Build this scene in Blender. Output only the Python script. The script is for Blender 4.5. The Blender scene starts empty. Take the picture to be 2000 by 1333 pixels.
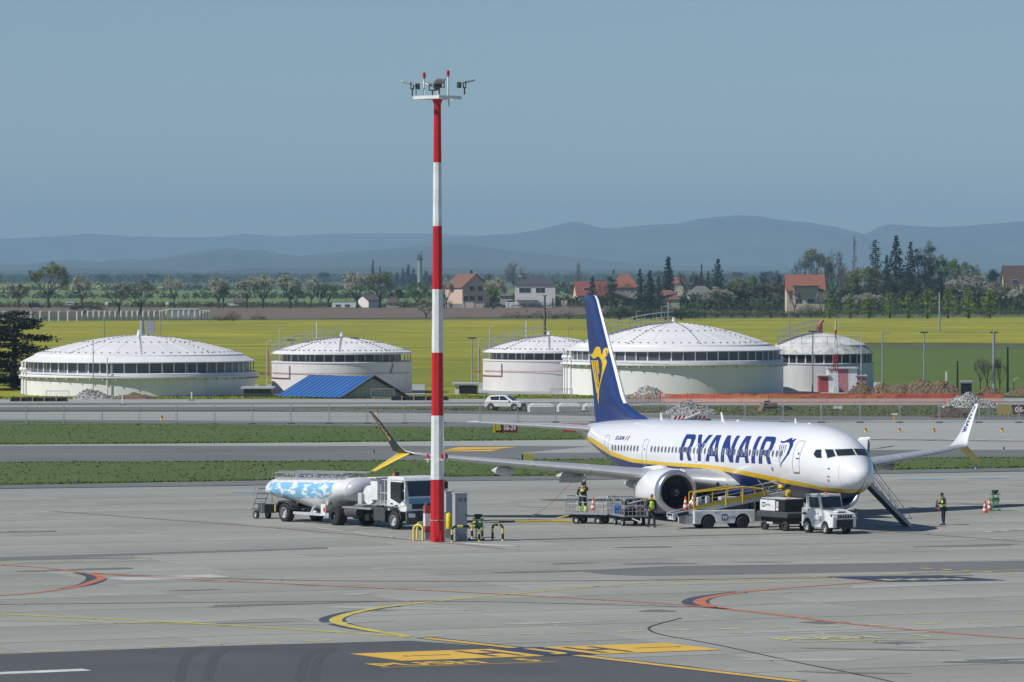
import bpy, bmesh, math, random
from math import sin, cos, pi, radians, sqrt, atan2
from mathutils import Vector, Matrix
from mathutils.geometry import tessellate_polygon
import numpy as np

# ------------------------------------------------------------------ camera, sky, sun, exposure
SC = bpy.context.scene
COL = SC.collection
FPX, HC, YHZ = 9500.0, 13.5, 530.0          # focal length in photo pixels, camera height, horizon row
PITCH = math.atan((666.5 - YHZ) / FPX)
cam = bpy.data.cameras.new('camera'); camo = bpy.data.objects.new('camera', cam); COL.objects.link(camo)
cam.sensor_width = 36; cam.lens = 36 * FPX / 2000; cam.clip_start = 1; cam.clip_end = 60000
camo.location = (0, 0, HC); camo.rotation_euler = (pi / 2 - PITCH, 0, 0)
SC.camera = camo
SUN_EL, SUN_AZ = radians(45), radians(-113)      # azimuth from +Y, clockwise: sun from the left, a bit in front of the facing sides
world = bpy.data.worlds.new('World'); SC.world = world; world.use_nodes = True
nt = world.node_tree; nt.nodes.clear()
sky = nt.nodes.new('ShaderNodeTexSky'); sky.sky_type = 'NISHITA'; sky.sun_disc = False
sky.sun_elevation = SUN_EL; sky.sun_rotation = SUN_AZ; sky.altitude = 1500; sky.air_density = 1.0; sky.dust_density = 0.0; sky.ozone_density = 3.0
bg = nt.nodes.new('ShaderNodeBackground'); bg.inputs[1].default_value = 0.074
out = nt.nodes.new('ShaderNodeOutputWorld')
hs = nt.nodes.new('ShaderNodeMix'); hs.data_type = 'RGBA'; hs.blend_type = 'MULTIPLY'; hs.inputs['Factor'].default_value = 1.0
hs.inputs['B'].default_value = (0.80, 0.91, 1.00, 1)         # the whole sky a little bluer than the model's horizon
nt.links.new(sky.outputs[0], hs.inputs['A']); nt.links.new(hs.outputs['Result'], bg.inputs[0]); nt.links.new(bg.outputs[0], out.inputs[0])
sl = bpy.data.lights.new('sun', 'SUN'); sl.energy = 4.4; sl.angle = radians(0.53); sl.color = (1.0, 0.955, 0.89)
so = bpy.data.objects.new('sun', sl); COL.objects.link(so)
sd = Vector((sin(SUN_AZ) * cos(SUN_EL), cos(SUN_AZ) * cos(SUN_EL), sin(SUN_EL)))
so.rotation_euler = sd.to_track_quat('Z', 'Y').to_euler()
SC.view_settings.view_transform = 'Standard'; SC.view_settings.look = 'None'
SC.view_settings.exposure = 0.0; SC.view_settings.gamma = 1.0; SC.view_settings.use_curve_mapping = False
SC.render.engine = 'CYCLES'
SC.cycles.use_denoising = True
SC.cycles.max_bounces = 5; SC.cycles.diffuse_bounces = 2; SC.cycles.glossy_bounces = 3
SC.cycles.transmission_bounces = 4; SC.cycles.transparent_max_bounces = 12; SC.cycles.volume_bounces = 0
SC.cycles.caustics_reflective = False; SC.cycles.caustics_refractive = False
R = random.Random(7)

# ------------------------------------------------------------------ helpers
def G(u, v, z=0.0):
    """ground point (height z) seen at photo pixel u, v"""
    x = (u - 1000) / FPX; up = -(v - 666.5) / FPX
    c, s = cos(PITCH), sin(PITCH)
    r = Vector((x, c + up * s, -s + up * c)); t = (z - HC) / r.z
    return Vector((r.x * t, r.y * t, z))
def scl(v): return (v - YHZ) / HC            # pixels per metre for a thing standing at row v
def MAT(name, col, rough=0.6, metal=0.0, var=0.0, vscale=3.0, col2=None, detail=4, bump=0.0, bscale=20, coat=0.0, emit=0, stretch=None, alpha=1.0, spec=0.5, ramp=(0.35, 0.65), backface=False, transl=0):
    m = bpy.data.materials.new(name); m.use_nodes = True; t = m.node_tree; b = t.nodes['Principled BSDF']
    b.inputs['Base Color'].default_value = (*col, 1); b.inputs['Roughness'].default_value = rough; b.inputs['Metallic'].default_value = metal
    b.inputs['Coat Weight'].default_value = coat; b.inputs['Coat Roughness'].default_value = 0.08; b.inputs['Alpha'].default_value = alpha
    b.inputs['Specular IOR Level'].default_value = spec
    if var or col2 or bump:
        tc = t.nodes.new('ShaderNodeTexCoord'); mp = t.nodes.new('ShaderNodeMapping'); t.links.new(tc.outputs['Object'], mp.inputs[0])
        if stretch: mp.inputs['Scale'].default_value = stretch
    if var or col2:
        if col2 is None: col2 = tuple(max(0, c * (1 - var)) for c in col); col1 = tuple(min(1, c * (1 + var * .6)) for c in col)
        else: col1 = col
        n = t.nodes.new('ShaderNodeTexNoise'); n.inputs['Scale'].default_value = vscale; n.inputs['Detail'].default_value = detail; n.inputs['Roughness'].default_value = 0.62
        t.links.new(mp.outputs[0], n.inputs['Vector'])
        r = t.nodes.new('ShaderNodeValToRGB'); r.color_ramp.elements[0].position = ramp[0]; r.color_ramp.elements[1].position = ramp[1]
        r.color_ramp.elements[0].color = (*col2, 1); r.color_ramp.elements[1].color = (*col1, 1)
        t.links.new(n.outputs['Fac'], r.inputs[0]); t.links.new(r.outputs[0], b.inputs['Base Color'])
    if bump:
        n2 = t.nodes.new('ShaderNodeTexNoise'); n2.inputs['Scale'].default_value = bscale; n2.inputs['Detail'].default_value = 3
        t.links.new(mp.outputs[0], n2.inputs['Vector'])
        bp = t.nodes.new('ShaderNodeBump'); bp.inputs['Strength'].default_value = bump; bp.inputs['Distance'].default_value = 0.05
        t.links.new(n2.outputs['Fac'], bp.inputs['Height']); t.links.new(bp.outputs[0], b.inputs['Normal'])
    if emit: b.inputs['Emission Color'].default_value = (*col, 1); b.inputs['Emission Strength'].default_value = emit
    return m

class MB:
    """collects shapes, builds ONE mesh object"""
    def __init__(s): s.v = []; s.f = []; s.mi = []; s.cur = 0
    def add(s, vs, fs):
        o = len(s.v); s.v += [tuple(p) for p in vs]; s.f += [tuple(i + o for i in f) for f in fs]; s.mi += [s.cur] * len(fs); return s
    def box(s, c, d, rz=0.0, rx=0.0, ry=0.0):
        M = Matrix.Translation(c) @ Matrix.Rotation(rz, 4, 'Z') @ Matrix.Rotation(ry, 4, 'Y') @ Matrix.Rotation(rx, 4, 'X')
        vs = [M @ Vector((d[0] * x / 2, d[1] * y / 2, d[2] * z / 2)) for x in (-1, 1) for y in (-1, 1) for z in (-1, 1)]
        return s.add(vs, [(0, 1, 3, 2), (4, 6, 7, 5), (0, 4, 5, 1), (2, 3, 7, 6), (0, 2, 6, 4), (1, 5, 7, 3)])
    def cyl(s, p, q, r, r2=None, n=12, cap=True):
        p = Vector(p); q = Vector(q); r2 = r if r2 is None else r2; d = q - p
        if d.length < 1e-6: return s
        z = d.normalized(); x = z.orthogonal().normalized(); y = z.cross(x); vs = []
        for k in range(n):
            a = 2 * pi * k / n; e = x * cos(a) + y * sin(a); vs += [p + e * r, q + e * r2]
        fs = [(2 * k, (2 * k + 2) % (2 * n), (2 * k + 3) % (2 * n), 2 * k + 1) for k in range(n)]
        if cap: fs += [tuple(range(2 * n - 2, -1, -2)), tuple(range(1, 2 * n, 2))]
        return s.add(vs, fs)
    def tube(s, pts, r, n=6):
        for a, b in zip(pts, pts[1:]): s.cyl(a, b, r, n=n)
        return s
    def prism(s, prof, a, b, M=None, axis='y'):
        """polygon prof extruded from a to b along axis; prof in the two other axes"""
        n = len(prof); vs = []
        for t in (a, b):
            for (p, q) in prof:
                w = {'y': (p, t, q), 'x': (t, p, q), 'z': (p, q, t)}[axis]
                vs.append(M @ Vector(w) if M else w)
        fs = [(k, (k + 1) % n, n + (k + 1) % n, n + k) for k in range(n)] + [tuple(range(n))[::-1], tuple(range(n, 2 * n))]
        return s.add(vs, fs)
    def lathe(s, prof, c=(0, 0, 0), n=24, axis='z', a0=0, a1=2 * pi):
        full = abs(a1 - a0 - 2 * pi) < 1e-6; m = n if full else n + 1; vs = []
        for k in range(m):
            a = a0 + (a1 - a0) * k / n
            for (r, h) in prof:
                p = {'z': (r * cos(a), r * sin(a), h), 'x': (h, r * cos(a), r * sin(a)), 'y': (r * cos(a), h, r * sin(a))}[axis]
                vs.append((c[0] + p[0], c[1] + p[1], c[2] + p[2]))
        L = len(prof); fs = []
        for k in range(n):
            k2 = (k + 1) % m
            for j in range(L - 1): fs.append((k * L + j, k2 * L + j, k2 * L + j + 1, k * L + j + 1))
        return s.add(vs, fs)
    def loft(s, rings, cap=True, closed=True):
        n = len(rings[0]); vs = [p for r in rings for p in r]; fs = []
        for i in range(len(rings) - 1):
            for k in range(n if closed else n - 1):
                k2 = (k + 1) % n; fs.append((i * n + k, i * n + k2, (i + 1) * n + k2, (i + 1) * n + k))
        if cap: fs += [tuple(range(n))[::-1], tuple(range((len(rings) - 1) * n, len(rings) * n))]
        return s.add(vs, fs)
    def build(s, name, mat, parent=None, smooth=False, bevel=0, angle=40, loc=None, kind=None, fixn=True):
        me = bpy.data.meshes.new(name); me.from_pydata(s.v, [], s.f)
        for m in (mat if isinstance(mat, (list, tuple)) else [mat]): me.materials.append(m)
        if any(s.mi): me.polygons.foreach_set('material_index', s.mi)
        if fixn and len(s.f) < 20000:
            bm = bmesh.new(); bm.from_mesh(me); bmesh.ops.recalc_face_normals(bm, faces=bm.faces); bm.to_mesh(me); bm.free()
        if smooth:
            me.polygons.foreach_set('use_smooth', [True] * len(me.polygons)); me.set_sharp_from_angle(angle=radians(angle))
        o = bpy.data.objects.new(name, me); COL.objects.link(o)
        if parent: o.parent = parent
        if loc is not None: o.location = loc
        if bevel:
            b = o.modifiers.new('edge', 'BEVEL'); b.width = bevel; b.segments = 2; b.limit_method = 'ANGLE'; b.angle_limit = radians(35)
        if kind: o['kind'] = kind
        return o
def tag(o, label=None, cat=None, group=None, kind=None):
    if label: o['label'] = label
    if cat: o['category'] = cat
    if group: o['group'] = group
    if kind: o['kind'] = kind
    return o
def thing(name, label, cat, loc=(0, 0, 0), rz=0.0, group=None):
    o = bpy.data.objects.new(name, None); COL.objects.link(o); o.location = loc; o.rotation_euler = (0, 0, rz); o.empty_display_size = .2
    return tag(o, label, cat, group)
def dup(root, loc=None, rz=None, label=None, scale=None):
    kids = {}
    def cp(o, par):
        c = o.copy(); COL.objects.link(c)
        if par: c.parent = par
        for ch in o.children: cp(ch, c)
        return c
    r = cp(root, None)
    if loc is not None: r.location = loc
    if rz is not None: r.rotation_euler = (0, 0, rz)
    if label: r['label'] = label
    if scale is not None: r.scale = scale if hasattr(scale, '__len__') else (scale,) * 3
    return r
_tc = {}
def text_polys(body, bold=0.0):
    """triangles of a text in its own plane: verts (x,y) 1 unit high caps about .7"""
    key = (body, bold)
    if key in _tc: return _tc[key]
    cu = bpy.data.curves.new('lettering', 'FONT'); cu.body = body; cu.offset = bold; cu.resolution_u = 3
    o = bpy.data.objects.new('lettering', cu); COL.objects.link(o)
    bpy.context.view_layer.update(); dg = bpy.context.evaluated_depsgraph_get()
    me = bpy.data.meshes.new_from_object(o.evaluated_get(dg)); bpy.data.objects.remove(o)
    vs = [(v.co.x, v.co.y) for v in me.vertices]; fs = [tuple(p.vertices) for p in me.polygons]
    xs = [v[0] for v in vs]; ys = [v[1] for v in vs]; x0, x1, y0, y1 = min(xs), max(xs), min(ys), max(ys)
    vs = [((x - x0) / (x1 - x0), (y - y0) / (y1 - y0)) for x, y in vs]
    _tc[key] = (vs, fs); bpy.data.meshes.remove(me); return _tc[key]
def lettering(body, o, ex, ey, mat, parent=None, name='lettering', bold=0.0):
    """text filling the parallelogram o, o+ex, o+ey (local coords)"""
    vs, fs = text_polys(body, bold); o = Vector(o); ex = Vector(ex); ey = Vector(ey)
    m = MB().add([o + ex * a + ey * b for a, b in vs], fs)
    return m.build(name, mat, parent, fixn=False)
def poly3(m, outer, holes=(), f=lambda p: (p[0], p[1], 0)):
    loops = [[Vector((p[0], p[1], 0)) for p in outer]] + [[Vector((p[0], p[1], 0)) for p in h] for h in holes]
    tri = tessellate_polygon(loops); allp = [p for l in loops for p in l]
    m.add([f((p.x, p.y)) for p in allp], [tuple(t) for t in tri]); return m
def smoothline(pts, n=8, closed=False):
    """Catmull-Rom through the points"""
    P = [Vector(p) for p in pts]; out = []; N = len(P); rng = range(N if closed else N - 1)
    for i in rng:
        if closed: a, b, c, d = P[(i - 1) % N], P[i], P[(i + 1) % N], P[(i + 2) % N]
        else: a, b, c, d = P[max(i - 1, 0)], P[i], P[i + 1], P[min(i + 2, N - 1)]
        for k in range(n):
            t = k / n; out.append(0.5 * ((2 * b) + (c - a) * t + (2 * a - 5 * b + 4 * c - d) * t * t + (3 * b - a - 3 * c + d) * t ** 3))
    if not closed: out.append(P[-1])
    return out

# ------------------------------------------------------------------ materials
M = dict(
 white=MAT('white_paint', (.78, .79, .79), .38, var=.13, vscale=2.2, coat=.3),
 planewhite=MAT('airliner_white', (.80, .81, .83), .22, var=.03, vscale=.6, coat=.5),
 planeblue=MAT('airliner_blue', (.014, .034, .165), .3, coat=.3, var=.1, vscale=.5),
 belly=MAT('belly_blue', (.011, .024, .15), .34, coat=.15, var=.12, vscale=.8),
 planeyellow=MAT('airliner_yellow', (.85, .56, .012), .3, coat=.4, var=.06),
 letterblue=MAT('letter_blue', (.016, .036, .19), .35, var=.05),
 metal=MAT('bare_metal', (.66, .67, .68), .38, metal=.55, var=.06, vscale=2),
 lip=MAT('polished_lip', (.62, .63, .66), .3, metal=.85, var=.05),
 wing=MAT('wing_grey', (.46, .475, .485), .45, var=.08, vscale=1.2),
 winglite=MAT('wing_pale', (.6, .61, .62), .4, var=.06),
 dark=MAT('dark_rubber', (.018, .018, .02), .75, var=.2),
 black=MAT('black_paint', (.012, .013, .016), .5, var=.2),
 glass=MAT('dark_glass', (.02, .028, .035), .08, spec=.8),
 pane=MAT('cabin_window', (.10, .12, .14), .25, spec=.6),
 framegrey=MAT('frame_grey', (.38, .4, .42), .5),
 seam=MAT('panel_seam', (.22, .24, .27), .6),
 grey=MAT('grey_paint', (.30, .32, .34), .5, var=.1),
 lgrey=MAT('pale_grey_paint', (.5, .52, .54), .5, var=.08),
 dgrey=MAT('charcoal_grey', (.06, .065, .07), .6, var=.15),
 galv=MAT('galvanised_steel', (.42, .44, .46), .45, metal=.5, var=.15, vscale=8),
 red=MAT('signal_red', (.55, .012, .018), .4, var=.08),
 orange=MAT('cone_orange', (.75, .09, .02), .5),
 yellow=MAT('safety_yellow', (.62, .44, .02), .45, var=.1),
 palyellow=MAT('faded_yellow', (.72, .62, .16), .55, var=.1),
 hivis=MAT('hi_vis_yellow', (.62, .85, .03), .7),
 green=MAT('stand_green', (.04, .28, .09), .5),
 navy=MAT('navy_cloth', (.012, .016, .035), .85, var=.2, vscale=12),
 skin=MAT('skin', (.42, .24, .17), .6), hair=MAT('brown_hair', (.05, .032, .022), .8),
 greyhair=MAT('grey_hair', (.25, .24, .23), .8),
 blueroof=MAT('blue_sheet_roof', (.035, .13, .37), .5, var=.12, vscale=.8),
 amber=MAT('amber_lens', (.8, .22, .02), .3), redlens=MAT('red_lens', (.6, .01, .03), .25),
)

# ------------------------------------------------------------------ terrain, fields, pavements
def groundmat(name, c1, c2, s1, c3=None, s2=.02, rough=.9, bump=0, fine=0.0, stretch=None, rng=(.35, .65)):
    m = bpy.data.materials.new(name); m.use_nodes = True; t = m.node_tree; b = t.nodes['Principled BSDF']; b.inputs['Roughness'].default_value = rough
    b.inputs['Specular IOR Level'].default_value = .3
    tc = t.nodes.new('ShaderNodeTexCoord'); mp = t.nodes.new('ShaderNodeMapping'); t.links.new(tc.outputs['Object'], mp.inputs[0])
    if stretch: mp.inputs['Scale'].default_value = stretch[:3]; mp.inputs['Rotation'].default_value = (0, 0, stretch[3])
    def noise(sc, det=5):
        n = t.nodes.new('ShaderNodeTexNoise'); n.inputs['Scale'].default_value = sc; n.inputs['Detail'].default_value = det; n.inputs['Roughness'].default_value = .65
        t.links.new(mp.outputs[0], n.inputs['Vector']); return n
    def mix(fac, a, bb, rng=(.35, .65)):
        r = t.nodes.new('ShaderNodeMapRange'); r.inputs[1].default_value = rng[0]; r.inputs[2].default_value = rng[1]; t.links.new(fac, r.inputs[0])
        x = t.nodes.new('ShaderNodeMix'); x.data_type = 'RGBA'; t.links.new(r.outputs[0], x.inputs['Factor'])
        for sock, val in ((x.inputs['A'], a), (x.inputs['B'], bb)):
            if isinstance(val, tuple): sock.default_value = (*val, 1)
            else: t.links.new(val, sock)
        return x.outputs['Result']
    c = mix(noise(s1).outputs['Fac'], c1, c2, rng)
    if c3: c = mix(noise(s2, 3).outputs['Fac'], c, c3, (.42, .72))
    if fine:
        n = noise(s1 * 23, 3); c = mix(n.outputs['Fac'], c, tuple(v * (1 - fine) for v in c1), (.45, .8))
    t.links.new(c, b.inputs['Base Color'])
    if bump:
        bp = t.nodes.new('ShaderNodeBump'); bp.inputs['Strength'].default_value = bump; bp.inputs['Distance'].default_value = .1
        t.links.new(noise(s1 * 6).outputs['Fac'], bp.inputs['Height']); t.links.new(bp.outputs[0], b.inputs['Normal'])
    return m
GM = dict(
 base=groundmat('plain_green', (.07, .10, .04), (.10, .13, .05), .004, (.11, .12, .06), .0012),
 rape=groundmat('rapeseed_bloom', (.42, .38, .02), (.14, .18, .02), .14, (.22, .24, .022), .02, fine=.4, stretch=(.22, .7, 1, radians(2)), rng=(.42, .60)),
 crop=groundmat('young_crop', (.105, .165, .028), (.075, .125, .02), .12, (.12, .16, .025), .02, fine=.2),
 rape2=groundmat('rapeseed_green', (.32, .31, .02), (.12, .17, .02), .18, (.16, .20, .022), .03, fine=.4, stretch=(.22, .7, 1, radians(2)), rng=(.42, .62)),
 soil=groundmat('ploughed_soil', (.19, .14, .105), (.15, .11, .085), .05, fine=.2, stretch=(.3, 1, 1, 0)),
 meadow=groundmat('meadow', (.12, .18, .05), (.16, .21, .07), .01),
 grass=groundmat('airfield_grass', (.072, .122, .027), (.088, .137, .032), .35, (.115, .135, .045), .05, fine=.15, bump=.05),
 dry=groundmat('patchy_grass', (.10, .115, .04), (.17, .145, .085), .25, (.075, .105, .03), .05, fine=.35, bump=.4),
 concrete=groundmat('apron_concrete', (.31, .32, .295), (.26, .27, .25), .09, (.34, .35, .32), .025, rough=.75, fine=.12),
 pale=groundmat('pale_concrete', (.36, .37, .345), (.30, .31, .29), .08, (.39, .40, .37), .02, rough=.8, fine=.12),
 asphalt=groundmat('asphalt_grey', (.17, .178, .178), (.135, .142, .142), .1, (.2, .205, .2), .03, rough=.85, fine=.2),
 tar=groundmat('dark_asphalt', (.098, .102, .106), (.080, .084, .090), .15, (.125, .13, .132), .03, rough=.8, fine=.2),
)
def sheet(name, pts, mat, z, parent=None, px=True, sub=0):
    P = [G(*p) if px else Vector((p[0], p[1], 0)) for p in pts]
    m = MB(); poly3(m, [(p.x, p.y) for p in P], f=lambda p: (p[0], p[1], z))
    o = m.build(name, mat, parent, fixn=False)
    if parent is None: o['kind'] = 'structure'
    me = o.data
    if me.polygons and me.polygons[0].normal.z < 0: me.flip_normals()
    return o
gm = MB(); gm.add([(-8800, -1400, -.06), (8800, -1400, -.06), (8800, 30000, -.06), (-8800, 30000, -.06)], [(0, 1, 2, 3)])
gm.build('ground', GM['base'], fixn=False, kind='structure')
sheet('rapeseed_field', [(-900, 626), (900, 625), (1300, 623), (3000, 617), (3000, 676), (2010, 672), (1700, 670), (1500, 690), (1400, 780), (-900, 780)], GM['rape'], .02)
sheet('rapeseed_field', [(-900, 706), (-200, 698), (300, 704), (520, 695), (900, 701), (1200, 690), (1560, 694), (1560, 780), (-900, 780)], GM['rape2'], .035)
sheet('crop_field', [(1560, 700), (1712, 681), (1800, 684), (3000, 686), (3000, 776), (1560, 776)], GM['crop'], .05)
sheet('ploughed_field', [(-900, 601), (600, 603), (1165, 599), (1200, 612), (1020, 620), (440, 624), (-900, 612)], GM['soil'], .02)
sheet('far_green_field', [(-500, 566), (1500, 566), (1500, 598), (-500, 598)], GM['meadow'], .02)
sheet('far_rapeseed_field', [(-500, 556), (60, 556.5), (210, 557), (330, 560), (330, 563.5), (120, 569), (-500, 578)], GM['rape'], .04)
sheet('far_pale_field', [(1030, 541), (1500, 539), (1560, 541.5), (1030, 544)], MAT('stubble', (.42, .40, .34), .9), .25)
sheet('tank_bounce_pad', [(40, 752), (505, 752), (505, 772), (40, 772)], GM['pale'], .07); sheet('tank_bounce_pad', [(520, 752), (830, 752), (830, 772), (520, 772)], GM['pale'], .07); sheet('tank_bounce_pad', [(935, 748), (1720, 748), (1720, 772), (935, 772)], GM['pale'], .07)  # pale pads added under the tanks to keep green field bounce off the walls
sheet('airfield_verge', [(-600, 771), (3200, 771), (3200, 1340), (-600, 1340)], GM['dry'], 0.0)
# pavement bands, far to near
sheet('service_road', [(-600, 781), (1500, 780), (3200, 776), (3200, 789), (1500, 792), (500, 796), (480, 803), (-600, 803)], GM['pale'], .03)
sheet('runway', [(-600, 789.5), (1500, 786), (3200, 783), (3200, 784.5), (1500, 788), (-600, 792)], GM['asphalt'], .045)
sheet('perimeter_taxiway', [(-600, 806), (500, 805), (1200, 807), (1500, 814), (3200, 817), (3200, 900), (1500, 902), (1180, 862), (1150, 838), (680, 834.5), (0, 824), (-600, 820)], GM['pale'], .03)
sheet('taxiway_asphalt_edge', [(-600, 797), (500, 796), (1040, 806), (1500, 814), (3200, 817), (3200, 822), (1500, 821), (1040, 811), (500, 803.5), (-600, 803.5)], GM['asphalt'], .05)
sheet('taxiway_shoulder', [(-600, 815.5), (700, 826), (1150, 830), (1150, 838), (680, 834.5), (0, 824), (-600, 820)], GM['asphalt'], .055)
sheet('taxiway', [(-600, 868), (700, 865), (1250, 859), (1700, 878), (3200, 880), (3200, 898), (1700, 899), (1180, 899), (700, 903), (-600, 907)], GM['pale'], .06)
sheet('taxiway_centre', [(-600, 873), (700, 873), (1000, 873), (1170, 874), (1700, 881), (3200, 879), (3200, 896), (1700, 898.5), (1180, 899), (700, 903), (-600, 907)], GM['asphalt'], .07)
sheet('taxiway_light_wedge', [(1010, 888), (1180, 872), (1750, 872), (1700, 880), (1250, 886)], GM['pale'], .08)
sheet('grass_strip', [(-600, 906), (0, 906), (700, 903.5), (1180, 900), (1700, 898.7), (3200, 895), (3200, 913), (2000, 914.5), (1700, 920), (1180, 930), (850, 932.5), (460, 941), (0, 949), (-600, 958)], GM['grass'], .09)
sheet('grass_island', [(-600, 821), (0, 824.5), (680, 834.5), (1150, 838), (1250, 850), (1180, 859.5), (680, 865), (0, 870), (-600, 873)], GM['grass'], .09)
sheet('apron_shoulder', [(-600, 956), (0, 949), (460, 941), (850, 932.5), (1180, 930), (1700, 920), (2000, 914.5), (3200, 904), (3200, 914), (2000, 922), (1700, 927), (1180, 938), (850, 941), (460, 950), (0, 956), (-600, 962)], GM['asphalt'], .05)
apron = sheet('apron', [(-600, 962), (0, 956), (460, 950), (850, 941), (1180, 938), (1700, 927), (2000, 922), (3200, 912), (3200, 1500), (-600, 1500)], GM['concrete'], .02)
# raised concrete slabs of the apron, 7.5 m square, in the grid of the stands
TH = 0.365
SLM = []
for k in range(4):
    f = 1 + (k - 1.5) * .035
    SLM.append(groundmat('slab_concrete', (.335 * f, .34 * f, .30 * f), (.245 * f, .25 * f, .22 * f), .35, (.375 * f, .378 * f, .335 * f), .06, rough=.72, fine=.22, stretch=(.3, 1, 1, 0)))
SLS = 7.5; GA = radians(23.5); ga = Vector((cos(GA), sin(GA))); gb = Vector((-sin(GA), cos(GA)))
slab_me = []
for k in range(4):
    mb = MB(); e = SLS - .11; mb.box((0, 0, -.04), (e, e, .08)); o = mb.build('concrete_slab', SLM[k]); slab_me.append(o.data); bpy.data.objects.remove(o)
na = 0
def inapron(p):
    v = YHZ + FPX * HC / p.y
    return v
AP = [(-600, 962), (0, 956), (460, 950), (850, 941), (1180, 938), (1700, 927), (2000, 922), (3200, 912)]
for i in range(-4, 45):
    for j in range(-40, 46):
        c = Vector((-8, 160)) + ga * (SLS * i) + gb * (SLS * j)
        if c.y < 152: continue
        u = 1000 + FPX * c.x / c.y; v = YHZ + FPX * HC / c.y
        if u < -220 or u > 2220 or v > 1420: continue
        # all four corners inside the apron edge
        ok = True
        for sa in (-.5, .5):
            for sb in (-.5, .5):
                q = c + ga * SLS * sa + gb * SLS * sb; qu = 1000 + FPX * q.x / q.y; qv = YHZ + FPX * HC / q.y
                lim = np.interp(qu, [a for a, b in AP], [b for a, b in AP])
                if qv < lim + .5: ok = False
        if not ok: continue
        o = bpy.data.objects.new('concrete_slab', slab_me[R.randrange(4)]); COL.objects.link(o); o.parent = apron
        o.location = (c.x, c.y, .036); o.rotation_euler = (0, 0, GA + R.choice((0, 2)) * pi / 2); na += 1
print('slabs', na)
ZP = .042
sheet('asphalt_patch', [(-300, 1269), (0, 1280), (400, 1265), (800, 1254), (1000, 1268), (1340, 1303), (1620, 1345), (-300, 1420)], GM['tar'], ZP)
sheet('asphalt_strip', [(1130, 1117), (1300, 1108), (1700, 1102), (2200, 1094), (2200, 1112), (1700, 1119), (1400, 1125), (1260, 1127), (1180, 1124)], GM['asphalt'], ZP)
sheet('asphalt_lane', [(-200, 1096), (300, 1081), (640, 1071), (640, 1074), (330, 1084), (-200, 1106)], GM['asphalt'], ZP)
sheet('concrete_repair', [(205, 1131), (250, 1136), (340, 1134), (450, 1129), (410, 1124), (300, 1128)], MAT('new_concrete', (.46, .48, .46), .8, var=.08), ZP)
for k, (a, b, c, d) in enumerate(((1420, 1100, 1560, 1.6), (1560, 1218, 1660, 7), (690, 1195, 780, 1.6), (1700, 1258, 1810, 5))):
    sheet('stain', [(a, b), ((a + c) / 2, b - d * .5), (c, b), ((a + c) / 2, b + d * .5)], GM['asphalt'], ZP + .003)

# painted markings
PM = dict(y=MAT('line_yellow', (.62, .50, .09), .7, var=.2, vscale=1.2), py=MAT('line_pale_yellow', (.60, .58, .28), .75, var=.25, vscale=1.5),
          w=MAT('line_white', (.62, .63, .60), .7, var=.2, vscale=1), r=MAT('line_red', (.30, .13, .12), .75, var=.3, vscale=1.4),
          o=MAT('line_orange', (.52, .17, .09), .7, var=.15, vscale=1), k=MAT('line_black', (.06, .075, .105), .8, var=.2),
          gold=MAT('sign_gold', (.72, .45, .06), .65, var=.08, vscale=.8), blu=MAT('sign_blue', (.045, .058, .10), .7, var=.2),
          b=MAT('line_blue', (.12, .27, .55), .7, var=.2), brn=MAT('line_brown', (.24, .19, .13), .8, var=.3), tm=MAT('tyre_black', (.068, .071, .078), .8), j=MAT('joint_black', (.03, .032, .035), .9))
def line(pts, w, mat, z=ZP + .006, name='painted_line', n=6, curve=True, widths=None):
    P = [G(*p) for p in pts]; P = smoothline(P, n) if curve and len(P) > 2 else P
    W = [w] * len(P) if widths is None else [np.interp(i / (len(P) - 1), np.linspace(0, 1, len(widths)), widths) for i in range(len(P))]
    vs = []
    for i, p in enumerate(P):
        d = (P[min(i + 1, len(P) - 1)] - P[max(i - 1, 0)]); d.z = 0; d.normalize(); q = Vector((-d.y, d.x, 0)) * W[i] / 2 * (1 + .55 * max(0, abs(d.x) - .5) * 2 * (mat not in ('k', 'gold', 'j', 'tm')))
        vs += [(p.x + q.x, p.y + q.y, z), (p.x - q.x, p.y - q.y, z)]
    o = MB().add(vs, [(2 * i, 2 * i + 1, 2 * i + 3, 2 * i + 2) for i in range(len(P) - 1)]).build(name, PM[mat], apron, fixn=False)
    if o.data.polygons[0].normal.z < 0: o.data.flip_normals()
    return o
def dashes(p, q, n, mat, w=.15, duty=.5, z=ZP + .006):
    for k in range(n):
        a, b = k / n, (k + duty) / n
        line([(p[0] + (q[0] - p[0]) * a, p[1] + (q[1] - p[1]) * a), (p[0] + (q[0] - p[0]) * b, p[1] + (q[1] - p[1]) * b)], w, mat, z)
line([(-200, 1107), (460, 1088), (1010, 1074), (1600, 1061.5), (2200, 1049)], .16, 'w', curve=False)
line([(990, 1070), (1380, 1062)], .12, 'w', curve=False)
line([(-200, 1163), (0, 1165), (90, 1157.5), (150, 1148), (183, 1138), (198, 1132), (190, 1126), (160, 1121), (60, 1109), (-200, 1098)], .5, 'o', widths=[.3, .3, .3, .32, .38, .42, .36, .3, .28, .25])
line([(120, 1152), (155, 1147), (178, 1140), (188, 1133), (180, 1127), (150, 1121)], 1, 'k', ZP + .003, widths=[.3, .6, .85, .95, .7, .3])
line([(190, 1123), (300, 1130), (500, 1140), (700, 1149), (980, 1163), (1280, 1180), (1420, 1192)], .3, 'o', widths=[.25, .22, .22, .25, .2, .2, .3])
line([(160, 1121), (400, 1131), (700, 1137), (1200, 1136), (1900, 1126)], .18, 'r')
line([(-100, 1184), (500, 1178), (900, 1177), (1200, 1184), (1400, 1189)], .13, 'r')
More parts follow.
